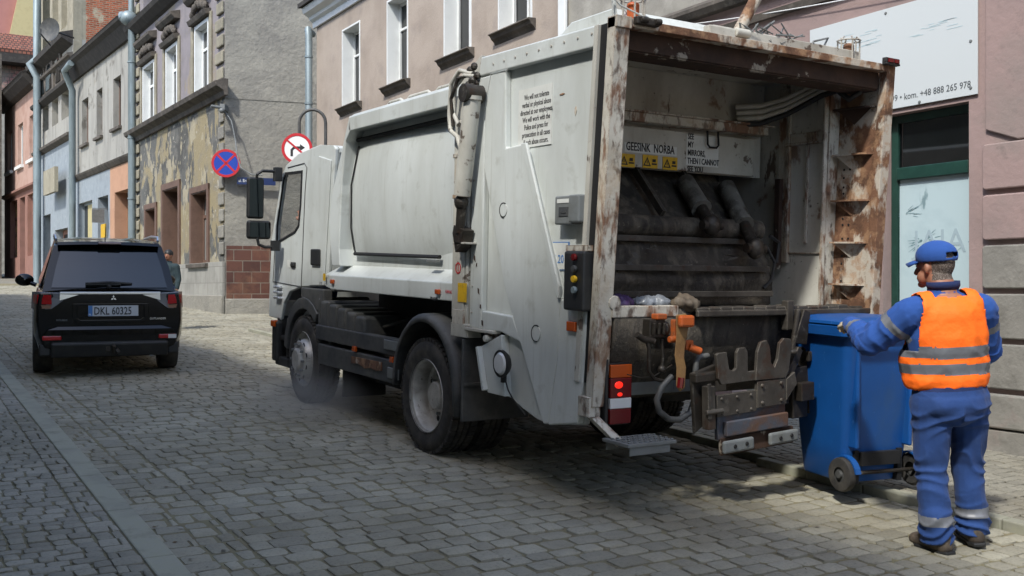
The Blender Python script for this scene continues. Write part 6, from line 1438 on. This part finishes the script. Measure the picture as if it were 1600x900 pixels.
# body sections along y: (y, z_bottom, [ (half width, z) ... from bottom to top ])
def sec(y, zb, pts): return [(w*K, y*K, z*K) for w, z in pts]
car.scale = (.94, 1, 1.035)
low = [(0.0, [(.60,.33),(.76,.36),(.83,.48),(.86,.66),(.86,.84),(.83,.98)]),
       (.10, [(.66,.30),(.82,.33),(.88,.48),(.895,.66),(.89,.86),(.86,1.0)]),
       (.5, [(.7,.26),(.86,.30),(.90,.48),(.90,.68),(.895,.88),(.86,1.02)]),
       (1.5, [(.7,.24),(.85,.28),(.885,.48),(.89,.68),(.885,.86),(.855,.99)]),
       (2.6, [(.7,.24),(.85,.28),(.885,.48),(.89,.68),(.88,.85),(.85,.97)]),
       (3.4, [(.7,.24),(.85,.28),(.885,.48),(.88,.68),(.86,.84),(.82,.94)]),
       (4.2, [(.65,.26),(.80,.30),(.84,.48),(.83,.66),(.79,.78),(.72,.84)]),
       (4.55, [(.4,.30),(.55,.34),(.62,.48),(.62,.62),(.58,.70),(.5,.74)])]
m = MB(); rows = []
for y, pts in low:
    L_side = [(-w*K, y*K, z*K) for w, z in pts]; R_side = [(w*K, y*K, z*K) for w, z in pts[::-1]]
    rows.append(L_side+[(-pts[-1][0]*.5*K, y*K, (pts[-1][1]+.02)*K), (pts[-1][0]*.5*K, y*K, (pts[-1][1]+.02)*K)]+R_side)
rows_c = [r+[r[0]] for r in rows]; m.grid(rows_c); m.add(rows[0], [list(range(len(rows[0])))]); m.add(rows[-1], [list(range(len(rows[0])))])
# wheel arches are dark rings set on the flanks
cbody = m.build('body', M_CAR, car, smooth=40, bevel=.02)
# greenhouse
gh = [(.10, .83, 1.0, .83, 1.0), ]
G = lambda y, w0, z0, w1, z1: [(-w0*K, y*K, z0*K), (-w1*K, y*K, z1*K), (-w1*.55*K, y*K, (z1+.03)*K), (w1*.55*K, y*K, (z1+.03)*K), (w1*K, y*K, z1*K), (w0*K, y*K, z0*K)]
m = MB(); m.grid([G(.06, .80, .99, .795, 1.0), G(.22, .81, .99, .73, 1.30), G(.38, .82, .99, .66, 1.53), G(.55, .83, .99, .645, 1.575), G(1.2, .84, .99, .64, 1.61), (G(2.3, .84, .98, .63, 1.60)), G(2.8, .83, .98, .62, 1.50), G(3.5, .80, .96, .74, 1.02)])
gho = m.build('cabin', M_CAR, car, smooth=35)
rgl = lambda z: .06+.0+(.38-.06)*((z-1.0)/.53) if z < 1.53 else .38
def rear_y(z):  # tail slope
    return (.06+(z-1.0)/.30*.16) if z < 1.30 else (.22+(z-1.30)/.23*.16)
def rw_(z): return (.80+(.73-.80)*(z-1.0)/.30) if z < 1.30 else (.73+(.66-.73)*(z-1.30)/.23)
m = MB(); rows = []
for i in range(7):
    z = 1.045+i*.073; w = rw_(z)-.095; rows.append([(x*w*K, (rear_y(z)-.016-.02*(1-x*x))*K, z*K) for x in (-1, -.6, 0, .6, 1)])
m.grid(rows); rg = m.build('rear_window', M_CARGL, car, smooth=60)
m = MB(); rows = []
for z, e in ((1.03, .0), (1.045, .012), (1.5, .012), (1.515, 0)):
    pass
m.box((-.30*K, (rear_y(1.08)-.075)*K, 1.075*K), (.12*K, (rear_y(1.08)-.04)*K, 1.105*K)); m.tube([(-.28*K, (rear_y(1.08)-.07)*K, 1.095*K), (-.02*K, (rear_y(1.08)-.08)*K, 1.11*K), (.26*K, (rear_y(1.1)-.05)*K, 1.09*K)], .013, 8); m.ell((-.02*K, (rear_y(1.05)-.05)*K, 1.06*K), (.03, .03, .03)); m.build('rear_wiper', M_BLACK, rg)
m = MB(); rows = []
for y, z, w in ((.26, 1.55, .62), (.29, 1.585, .62), (.6, 1.61, .62), (.6, 1.575, .62)): rows.append([(x*w*K, (y+.03*x*x)*K, (z-.015*x*x)*K) for x in (-1, -.5, 0, .5, 1)])
m.grid(rows+[rows[0]]); spo = m.build('roof_spoiler', M_CAR, car, smooth=30); m = MB(); m.box((-.14*K, .245*K, 1.552*K), (.14*K, .30*K, 1.578*K)); m.build('high_brake_lamp', mat('pink_grey_lens', hx('8f7d7a'), .2), spo, bevel=.01)
for s_ in (-1, 1):
    m = MB(); m.tube([(s_*.63*K, .55*K, 1.60*K), (s_*.64*K, .62*K, 1.645*K), (s_*.635*K, 1.4*K, 1.665*K), (s_*.62*K, 2.2*K, 1.64*K), (s_*.61*K, 2.3*K, 1.60*K)], .018, 8); m.build('roof_rail', M_CHROME, gho, smooth=60)
    m = MB(); 
    for (y0, y1, z1a, z1b, wa) in ((.62, 1.25, 1.42, 1.52, 0), (1.32, 2.15, 1.52, 1.52, 0), (2.2, 3.1, 1.50, 1.22, 0)):
        def gw_(y, z): t = (z-.99)/(1.59-.99); return (.845-(.20)*t)
        m.add([(s_*gw_(y0, 1.05)*K, y0*K, 1.05*K), (s_*gw_(y1, 1.05)*K, y1*K, 1.05*K), (s_*gw_(y1, z1b)*K, y1*K, z1b*K), (s_*gw_(y0, z1a)*K, y0*K, z1a*K)], [(0, 1, 2, 3)])
    m.build('side_window', M_CARGL, gho)
    m = MB(); m.ell((s_*1.02*K, 2.75*K, 1.06*K), (.13*K, .07*K, .085*K), nu=20, nv=14); m.tube([(s_*.86*K, 2.72*K, .99*K), (s_*.94*K, 2.73*K, 1.02*K)], .03, 8); mi = m.build('door_mirror', M_CAR, car, smooth=60)
    # tail lamps
    m = MB(); P = lambda x, y, z: (s_*x*K, y*K, z*K)
    m.add([P(.58, -.018, .985), P(.84, .03, 1.0), P(.915, .30, .99), P(.925, .28, .80), P(.86, .02, .79), P(.70, -.02, .80), P(.56, -.02, .90), P(.58, .12, .985), P(.8, .2, .8)], [(0, 1, 4, 5, 6), (1, 2, 3, 4), (0, 7, 1), (5, 4, 8)])
    tl_ = m.build('tail_lamp', M_CHROME if 0 else mat('smoky_lens', hx('6f7072'), .15, spec=.8), car, bevel=.01)
    m = MB(); m.add([P(.70, -.026, .965), P(.855, .022, .965), P(.86, .014, .86), P(.69, -.03, .855)], [(0, 1, 2, 3)]); m.add([P(.86, .024, .965), P(.90, .2, .96), P(.905, .2, .87), P(.865, .016, .86)], [(0, 1, 2, 3)]); m.build('red_lens', M_REDB, tl_)
    m = MB(); m.add([P(.69, -.032, .845), P(.86, .012, .85), P(.86, .016, .805), P(.71, -.028, .81)], [(0, 1, 2, 3)]); m.build('amber_lens', mat('brown_lens', hx('8a6a58'), .2), tl_)
    m = MB(); m.box((s_*.58*K, -.035*K, .445*K), (s_*.80*K, .02*K, .495*K)); rf = m.build('bumper_reflector', M_REDB, car, bevel=.01)
    if s_ > 0: m = MB(); m.box((.70*K, -.04*K, .447*K), (.80*K, -.03*K, .493*K)); m.build('white_half', M_LENSW, rf)
    # wheels
    for yc in (.85, 3.45):
        m = MB(); xo = s_*.90; wdt = .235; pr = [(.22, 0), (.27, -.01), (.33, -.005), (.345, .03), (.345, .2), (.33, .23), (.22, .235)]
        m.lathe([(r*K, (xo-s_*h)*K) for r, h in pr], (0, yc*K, .345*K), 0, 40); w = m.build('wheel', M_RUBBER, car, smooth=40)
        m = MB(); m.lathe([(.0, (xo-s_*.03)*K), (.08*K, (xo-s_*.03)*K), (.2*K, (xo-s_*.04)*K), (.225*K, (xo-s_*.0)*K), (.23*K, (xo-s_*.03)*K)], (0, yc*K, .345*K), 0, 30); m.build('rim', M_RIM, w, smooth=30)
        m = MB(); pts = [(yc*K+.40*K*math.cos(R(a)), .345*K+.40*K*math.sin(R(a))) for a in range(-8, 189, 14)]; pi_ = [(yc*K+.355*K*math.cos(R(a)), .345*K+.355*K*math.sin(R(a))) for a in range(-8, 189, 14)]
        m.prism(pts+pi_[::-1], s_*.86*K, s_*.905*K, 0); m.build('wheel_arch', M_BLACK, cbody)
# tailgate details
m = MB(); m.box((-.60*K, -.03*K, .975*K), (.60*K, .06*K, .998*K)); m.add([(-.60*K, -.03*K, .975*K), (-.60*K, -.03*K, .90*K), (-.38*K, -.026*K, .965*K)], [(0, 1, 2)]); m.add([(.60*K, -.03*K, .975*K), (.60*K, -.03*K, .90*K), (.38*K, -.026*K, .965*K)], [(0, 1, 2)]); m.build('chrome_strip', M_CHROME, car, bevel=.004)
m = MB(); zz0 = .70; plate([(-.45, .86), (.45, .86), (.46, .70), (.40, .64), (-.40, .64), (-.46, .70)], [[(-.40, .84), (.40, .84), (.40, .70), (.36, .67), (-.36, .67), (-.40, .70)]], -.02, .01, 1, m)
m.v = [Vector((p.x*K, (p.y-.01)*K, p.z*K)) for p in m.v]; m.build('plate_recess', M_CAR, car, bevel=.004)
m = MB(); m.box((-.27*K, -.028*K, .715*K), (.33*K, -.008*K, .84*K)); pl = m.build('number_plate', mat('plate_silver', hx('aeb3b8'), .4), car, bevel=.004)
m = MB(); m.box((-.268*K, -.031*K, .718*K), (-.22*K, -.028*K, .837*K)); m.build('blue_band', M_LABELB, pl)
text('lettering', 'DKL 60325', .125*K, frame((-.205*K, -.031*K, .735*K), (1, 0, 0), (0, 0, 1)), M_TXT, pl, sx=.78, bold=.0015)
text('lettering', 'PL', .03*K, frame((-.262*K, -.0325*K, .725*K), (1, 0, 0), (0, 0, 1)), M_SIGNW, pl)
text('lettering', 'OUTLANDER', .034*K, frame((.47*K, -.022*K, .67*K), (1, 0, 0), (0, 0, 1)), M_CHROME, cbody, sx=1.0)
text('lettering', 'MITSUBISHI', .028*K, frame((-.64*K, -.018*K, .665*K), (1, 0, 0), (0, 0, 1)), M_GREYP, cbody, sx=.9)
m = MB()
for a in (90, 210, 330):
    d = Vector((math.cos(R(a)), math.sin(R(a)))); n = Vector((-d.y, d.x)); c = Vector((0.03, .925)); t = .036
    q = [c, c+d*t*.5+n*t*.29, c+d*t, c+d*t*.5-n*t*.29]; m.prism([(p.x*K, p.y*K) for p in q], -.034*K, -.022*K, 1)
m.build('emblem', M_CHROME, cbody)
m = MB(); rows = []
m.grid([[(x*K, (-.035-.02*(1-abs(x)))*K, .60*K) for x in (-.62, -.3, 0, .3, .62)], [(x*K, (-.085+.05*abs(x)**2)*K, .565*K) for x in (-.74, -.4, 0, .4, .74)], [(x*K, (-.06+.06*abs(x)**2)*K, .50*K) for x in (-.80, -.4, 0, .4, .80)]]); m.build('bumper_ledge', M_CAR, car, smooth=60)
m = MB(); m.prism([(-.06*K, .40*K), (-.03*K, .42*K), (.05*K, .42*K), (.1*K, .24*K), (0, .24*K)], -.70*K, .70*K, 0); m.box((-.84*K, .02, .26*K), (-.70*K, .1, .40*K)); m.box((.70*K, .02, .26*K), (.84*K, .1, .40*K)); m.build('lower_valance', M_BLACK, car, bevel=.02)
m = MB(); m.tube([(.03, .05, .30), (.03, -.09, .30), (.03, -.10, .35)], .018, 8); m.ell((.03, -.1, .37), (.026, .026, .026)); m.box((-.06, -.05, .31), (-.01, -.02, .37)); m.tube([(.06, -.05, .33), (.09, -.06, .29)], .03, 10); m.build('tow_bar', M_GREASE, car)
m = MB(); m.tube([(.50, .0, .27), (.50, .3, .28)], .035, 14); m.build('exhaust', M_GREYP, car, smooth=40)
m = MB(); m.tube([(-.03, .6, 1.52), (-.035, .58, 1.64), (-.03, .5, 1.78)], .006, 6, rs=[.02, .006, .004]); m.build('roof_antenna', M_BLACK, gho)

# ---------------------------------------------------------------- road signs on the corner house
def sign_disc(name, px, py, off, label, kind, r, post=True):
    s_, z = FC.uv(px, py, off); p = FC.A+FC.d*s_+FC.n*off; base = Vector((p.x, p.y, 0))
    to = Vector((-base.x, -base.y, 0)).normalized(); rz = math.atan2(to.y, to.x)+math.pi/2
    t = empty(name, (base.x, base.y, z), (0, 0, rz), label, 'road sign'); return t
def ring(m, r0, r1, y0, y1, n=40):
    m.lathe([(r0, y0), (r1, y0), (r1, y1), (r0, y1), (r0, y0)], (0, 0, 0), 1, n)
yS = 22.5
def place(px, py, Y): r = ray(px, py); t_ = Y/r.y; return Vector((r.x*t_, Y, CH+r.z*t_))
p = place(353, 255, 25.0); scl = (ray(353).length*25.0/ray(353).y)/F; rad = 22*scl/ray(353).length*1.0
def fw_depth(p): return p.x*math.sin(YAW)+p.y*math.cos(YAW)
rad = 22*fw_depth(p)/F
t = empty('no_stopping_sign', p, (0, 0, -YAW+R(10)), 'round blue sign with red rim and red cross at the house corner', 'road sign')
m = MB(); m.lathe([(0, 0), (rad*.84, 0), (rad*.84, .02), (0, .02)], (0, 0, 0), 1, 40); m.build('sign_face', M_BLUEP, t)
m = MB(); ring(m, rad*.83, rad, -.004, .022); m.build('red_rim', M_REDP, t)
m = MB()
for a in (45, -45): m.box((-rad*.84, -.004, -rad*.075), (rad*.84, -.001, rad*.075), Matrix.Rotation(R(a), 4, 'Y'))
m.build('red_cross', M_REDP, t)
m = MB(); m.box((-.02, .022, -.05), (.02, .6, -.01)); m.box((-.3, .03, -.04), (.3, .05, -.0)); m.build('bracket', M_GREYP, t)
p = place(464, 232, 16.0); rad = 24*fw_depth(p)/F
t = empty('no_right_turn_sign', p, (0, 0, -YAW), 'round white sign with red rim and barred black right turn arrow behind the cab', 'road sign')
m = MB(); m.lathe([(0, 0), (rad*.84, 0), (rad*.84, .02), (0, .02)], (0, 0, 0), 1, 40); m.build('sign_face', M_SIGNW, t)
m = MB(); ring(m, rad*.82, rad, -.006, .022); m.box((-rad*.83, -.005, -rad*.06), (rad*.83, -.0025, rad*.06), Matrix.Rotation(R(40), 4, 'Y')); m.build('red_rim_and_bar', M_REDP, t)
m = MB(); k = rad; m.prism([(-.42*k, -.5*k), (-.26*k, -.5*k), (-.26*k, -.12*k), (-.16*k, -.02*k), (.2*k, -.02*k), (.2*k, -.16*k), (.52*k, .06*k), (.2*k, .28*k), (.2*k, .14*k), (-.22*k, .14*k), (-.42*k, -.06*k)], -.003, -.001, 1); m.build('arrow', M_TXT, t)
zg = GR*16.0-p.z
a = lambda px, py: (lambda q: ((q-p).dot(Vector((math.cos(YAW), -math.sin(YAW), 0))), .045, q.z-p.z))(place(px, py, 16.0))
x0 = a(467, 230)[0]; x1 = a(513, 230)[0]; zt_ = a(490, 173)[2]; rr_ = (x1-x0)/2
pts = [(x0, .045, -rad*1.3), (x0, .045, zt_-rr_)]+[((x0+x1)/2-rr_*math.cos(R(a_)), .045, zt_-rr_+rr_*math.sin(R(a_))) for a_ in range(20, 180, 20)]+[(x1, .045, zt_-rr_), (x1, .045, zg)]
m = MB(); m.tube(pts, .027, 12); m.build('bent_pole', M_BLACKG, t, smooth=60)
# street name plate
p = place(383, 283, 25.0); t = empty('street_name_plate', p, (0, 0, math.atan2(-2.05, 9)), 'small blue street name plate on the grey side wall behind the mirror', 'sign')
m = MB(); m.box((-.20, -.05, -.09), (.75, -.03, .09)); m.build('plate', mat('enamel_blue', hx('1c2c58'), .3), t)
text('lettering', 'ul. Browarna', .11, frame((-.17, -.053, -.03), (1, 0, 0), (0, 0, 1)), M_SIGNW, t, sx=.8)
# cctv camera with its cable
p = place(345, 170, 25.0); t = empty('security_camera', p, (0, 0, -YAW), 'white security camera on the corner of the peeling house', 'camera')
m = MB(); m.tube([(-.2, -.16, .04), (.02, -.05, .02)], .04, 12); m.ell((.05, -.08, -.06), (.07, .07, .07)); m.build('housing', M_GREYP, t, smooth=50)
m = MB(); m.box((-.02, -.02, -.02), (.1, .3, .12)); m.build('bracket', M_GREYP, t)
C_ = [(352, 175), (362, 190), (368, 220), (370, 240), (376, 262), (392, 272), (410, 274)]
m = MB(); m.tube([place(a_, b_, 25.05-(i*.12)) for i, (a_, b_) in enumerate(C_)], .018, 6); tag(m.build('wall_cable', M_GREYP), 'thin grey cable looping down the side wall from the security camera', 'cable')

# ---------------------------------------------------------------- two more people
def simple_person(name, loc, rz, label, coat, hair, sit=False, scale=1.0):
    t = empty(name, loc, (0, 0, rz), label, 'person'); t.scale = (scale,)*3
    b = MB(); H0 = Vector((0, .02, 1.58)); b.ell(H0, (.075, .095, .11)); cap(b, (0, 0, 1.4), (0, 0, 1.5), .06, .055); b.ell(H0+Vector((0, .03, -.06)), (.05, .06, .05)); cap(b, H0+Vector((0, .09, .0)), H0+Vector((0, .11, -.03)), .01, .014, 8)
    for s_ in (-1, 1): b.ell(H0+Vector((s_*.078, 0, -.01)), (.01, .02, .03))
    sh = lambda s_: Vector((s_*.17, 0, 1.33))
    if sit: el, wr = Vector((-.28, .30, 1.25)), Vector((-.27, .46, 1.50))
    else: el, wr = Vector((-.22, 0, 1.08)), Vector((-.22, .08, .85))
    cap(b, (0, 0, 1.0), (0, 0, 1.3), .1, .12); cap(b, sh(-1), el, .05, .04); cap(b, el, wr, .04, .027); hand(b, wr, (0, .2, 1) if sit else (0, .1, -1), 1, Vector((0, -1, .2)) if sit else Vector((0, -1, 0)), .3)
    er, wr2 = Vector((.25, .05, 1.08)), Vector((.22, .28, 1.05)); cap(b, sh(1), er, .05, .04); cap(b, er, wr2, .04, .027); hand(b, wr2, (0, 1, 0), -1)
    fuse(b, 'body', M_SKIN, t, .009, 3)
    m = MB(); cap(m, (0, 0, .9), (0, 0, 1.28), .15, .15); cap(m, (-.15, 0, 1.33), (.15, 0, 1.33), .08, .08); m.ell((0, 0, 1.1), (.2, .14, .28)); cap(m, sh(-1), el, .072, .06); cap(m, el, wr.lerp(el, .15), .06, .045); cap(m, sh(1), er, .072, .06); cap(m, er, wr2.lerp(er, .15), .06, .045); cap(m, (0, 0, 1.36), (0, 0, 1.43), .07, .065)
    fuse(m, 'jacket', coat, t, .014, 4, .006, 10)
    m = MB()
    for s_ in (-1, 1):
        if sit: cap(m, (s_*.1, 0, .86), (s_*.13, .42, .88), .1, .075); cap(m, (s_*.13, .42, .88), (s_*.13, .48, .5), .07, .055)
        else: cap(m, (s_*.09, 0, .86), (s_*.1, .02, .48), .1, .075); cap(m, (s_*.1, .02, .48), (s_*.1, 0, .08), .07, .055); m.box((s_*.1-.045, -.07, 0), (s_*.1+.045, .18, .07))
    fuse(m, 'trousers', M_NAVY if not sit else M_BLUET, t, .014, 4)
    m = MB(); m.ell(H0+Vector((0, -.015, .035)), (.088, .105, .095)); fuse(m, 'hair', hair, t, .01, 1, .004, 30, clip=lambda c: c.z < H0.z-.0 and c.y > -.02)
    return t
p = place(268, 430, 20.5)
simple_person('person', (p.x-.05, 20.5, GR*20.5), R(140), 'person with dark hair and dark teal jacket standing behind the black car', mat('dark_teal_cloth', hx('26363b'), .9, bump=.3, bscale=12, bdist=.01), M_BLACK, scale=.93)
q = truck.matrix_basis @ (Vector((.50, 10.02, 1.30))-TO)
simple_person('person', (q.x, q.y, q.z-.80), R(10), 'driver in a blue checked shirt with a raised hand inside the truck cab', mat('blue_checked_shirt', hx('33507e'), .9, brick=('33507e', '9aa8bd', '1d2c4c', .05, .05, .012, (0, 2)), bump=.2), M_HAIR, sit=True, scale=.93)
# ---------------------------------------------------------------- dust whirled up behind the truck's front wheel
vm = bpy.data.materials.new('dust'); vm.use_nodes = True; t_ = vm.node_tree; N = t_.nodes; L = t_.links
N.remove(N['Principled BSDF']); pv = N.new('ShaderNodeVolumePrincipled'); pv.inputs['Color'].default_value = (.9, .88, .82, 1)
L.new(pv.outputs[0], N['Material Output'].inputs['Volume'])
tc = N.new('ShaderNodeTexCoord'); ln = N.new('ShaderNodeVectorMath'); ln.operation = 'LENGTH'; L.new(tc.outputs['Object'], ln.inputs[0])
mr = N.new('ShaderNodeMapRange'); mr.inputs['From Min'].default_value = 1.0; mr.inputs['From Max'].default_value = .1; mr.inputs['To Max'].default_value = 1.1; L.new(ln.outputs['Value'], mr.inputs[0])
nz = N.new('ShaderNodeTexNoise'); nz.inputs['Scale'].default_value = 2.2; nz.inputs['Detail'].default_value = 3; L.new(tc.outputs['Object'], nz.inputs['Vector'])
mu = N.new('ShaderNodeMath'); mu.operation = 'MULTIPLY'; L.new(mr.outputs[0], mu.inputs[0]); L.new(nz.outputs[0], mu.inputs[1]); L.new(mu.outputs[0], pv.inputs['Density'])
m = MB(); m.ell((0, 0, 0), (1, 1, 1), nu=24, nv=14); o = m.build('dust_cloud', vm)
o.location = (3.45, 9.15, GR*9.15+.16); o.scale = (.75, 1.15, .38)
tag(o, 'faint dust cloud whirled up behind the front wheel of the truck', 'dust', kind='stuff')
# ---------------------------------------------------------------- leaves, paper flecks and grit lying in the joints
m = MB(); r = random.Random(77)
for k in range(420):
    near = r.random() < .45
    y = r.uniform(2.0, 14); x = (kerb_r(y)-abs(r.gauss(0, .25)) if r.random() < .5 else 1.18+abs(r.gauss(0, .22))) if near else r.uniform(1.2, 5.6)
    z = GR*y+.004; l = r.uniform(.006, .022); a = r.uniform(0, 6.28); c, s = math.cos(a), math.sin(a); w = l*r.uniform(.3, .7)
    q = [Vector((x+c*u-s*v, y+s*u+c*v, z+r.uniform(0, .006))) for u, v in ((-l, 0), (0, -w), (l, 0), (0, w))]
    m.cm = r.choice((0, 0, 0, 1, 2)); m.add(q, [(0, 1, 2, 3)])
o = m.build('street_litter', [mat('dry_leaf', hx('5b4a33'), .9), mat('dirty_paper', hx('8d8c82'), .9), mat('dark_grit', hx('3b372d'), .9)])
tag(o, 'tiny leaves, grit and paper flecks scattered over the setts', 'litter', kind='stuff')
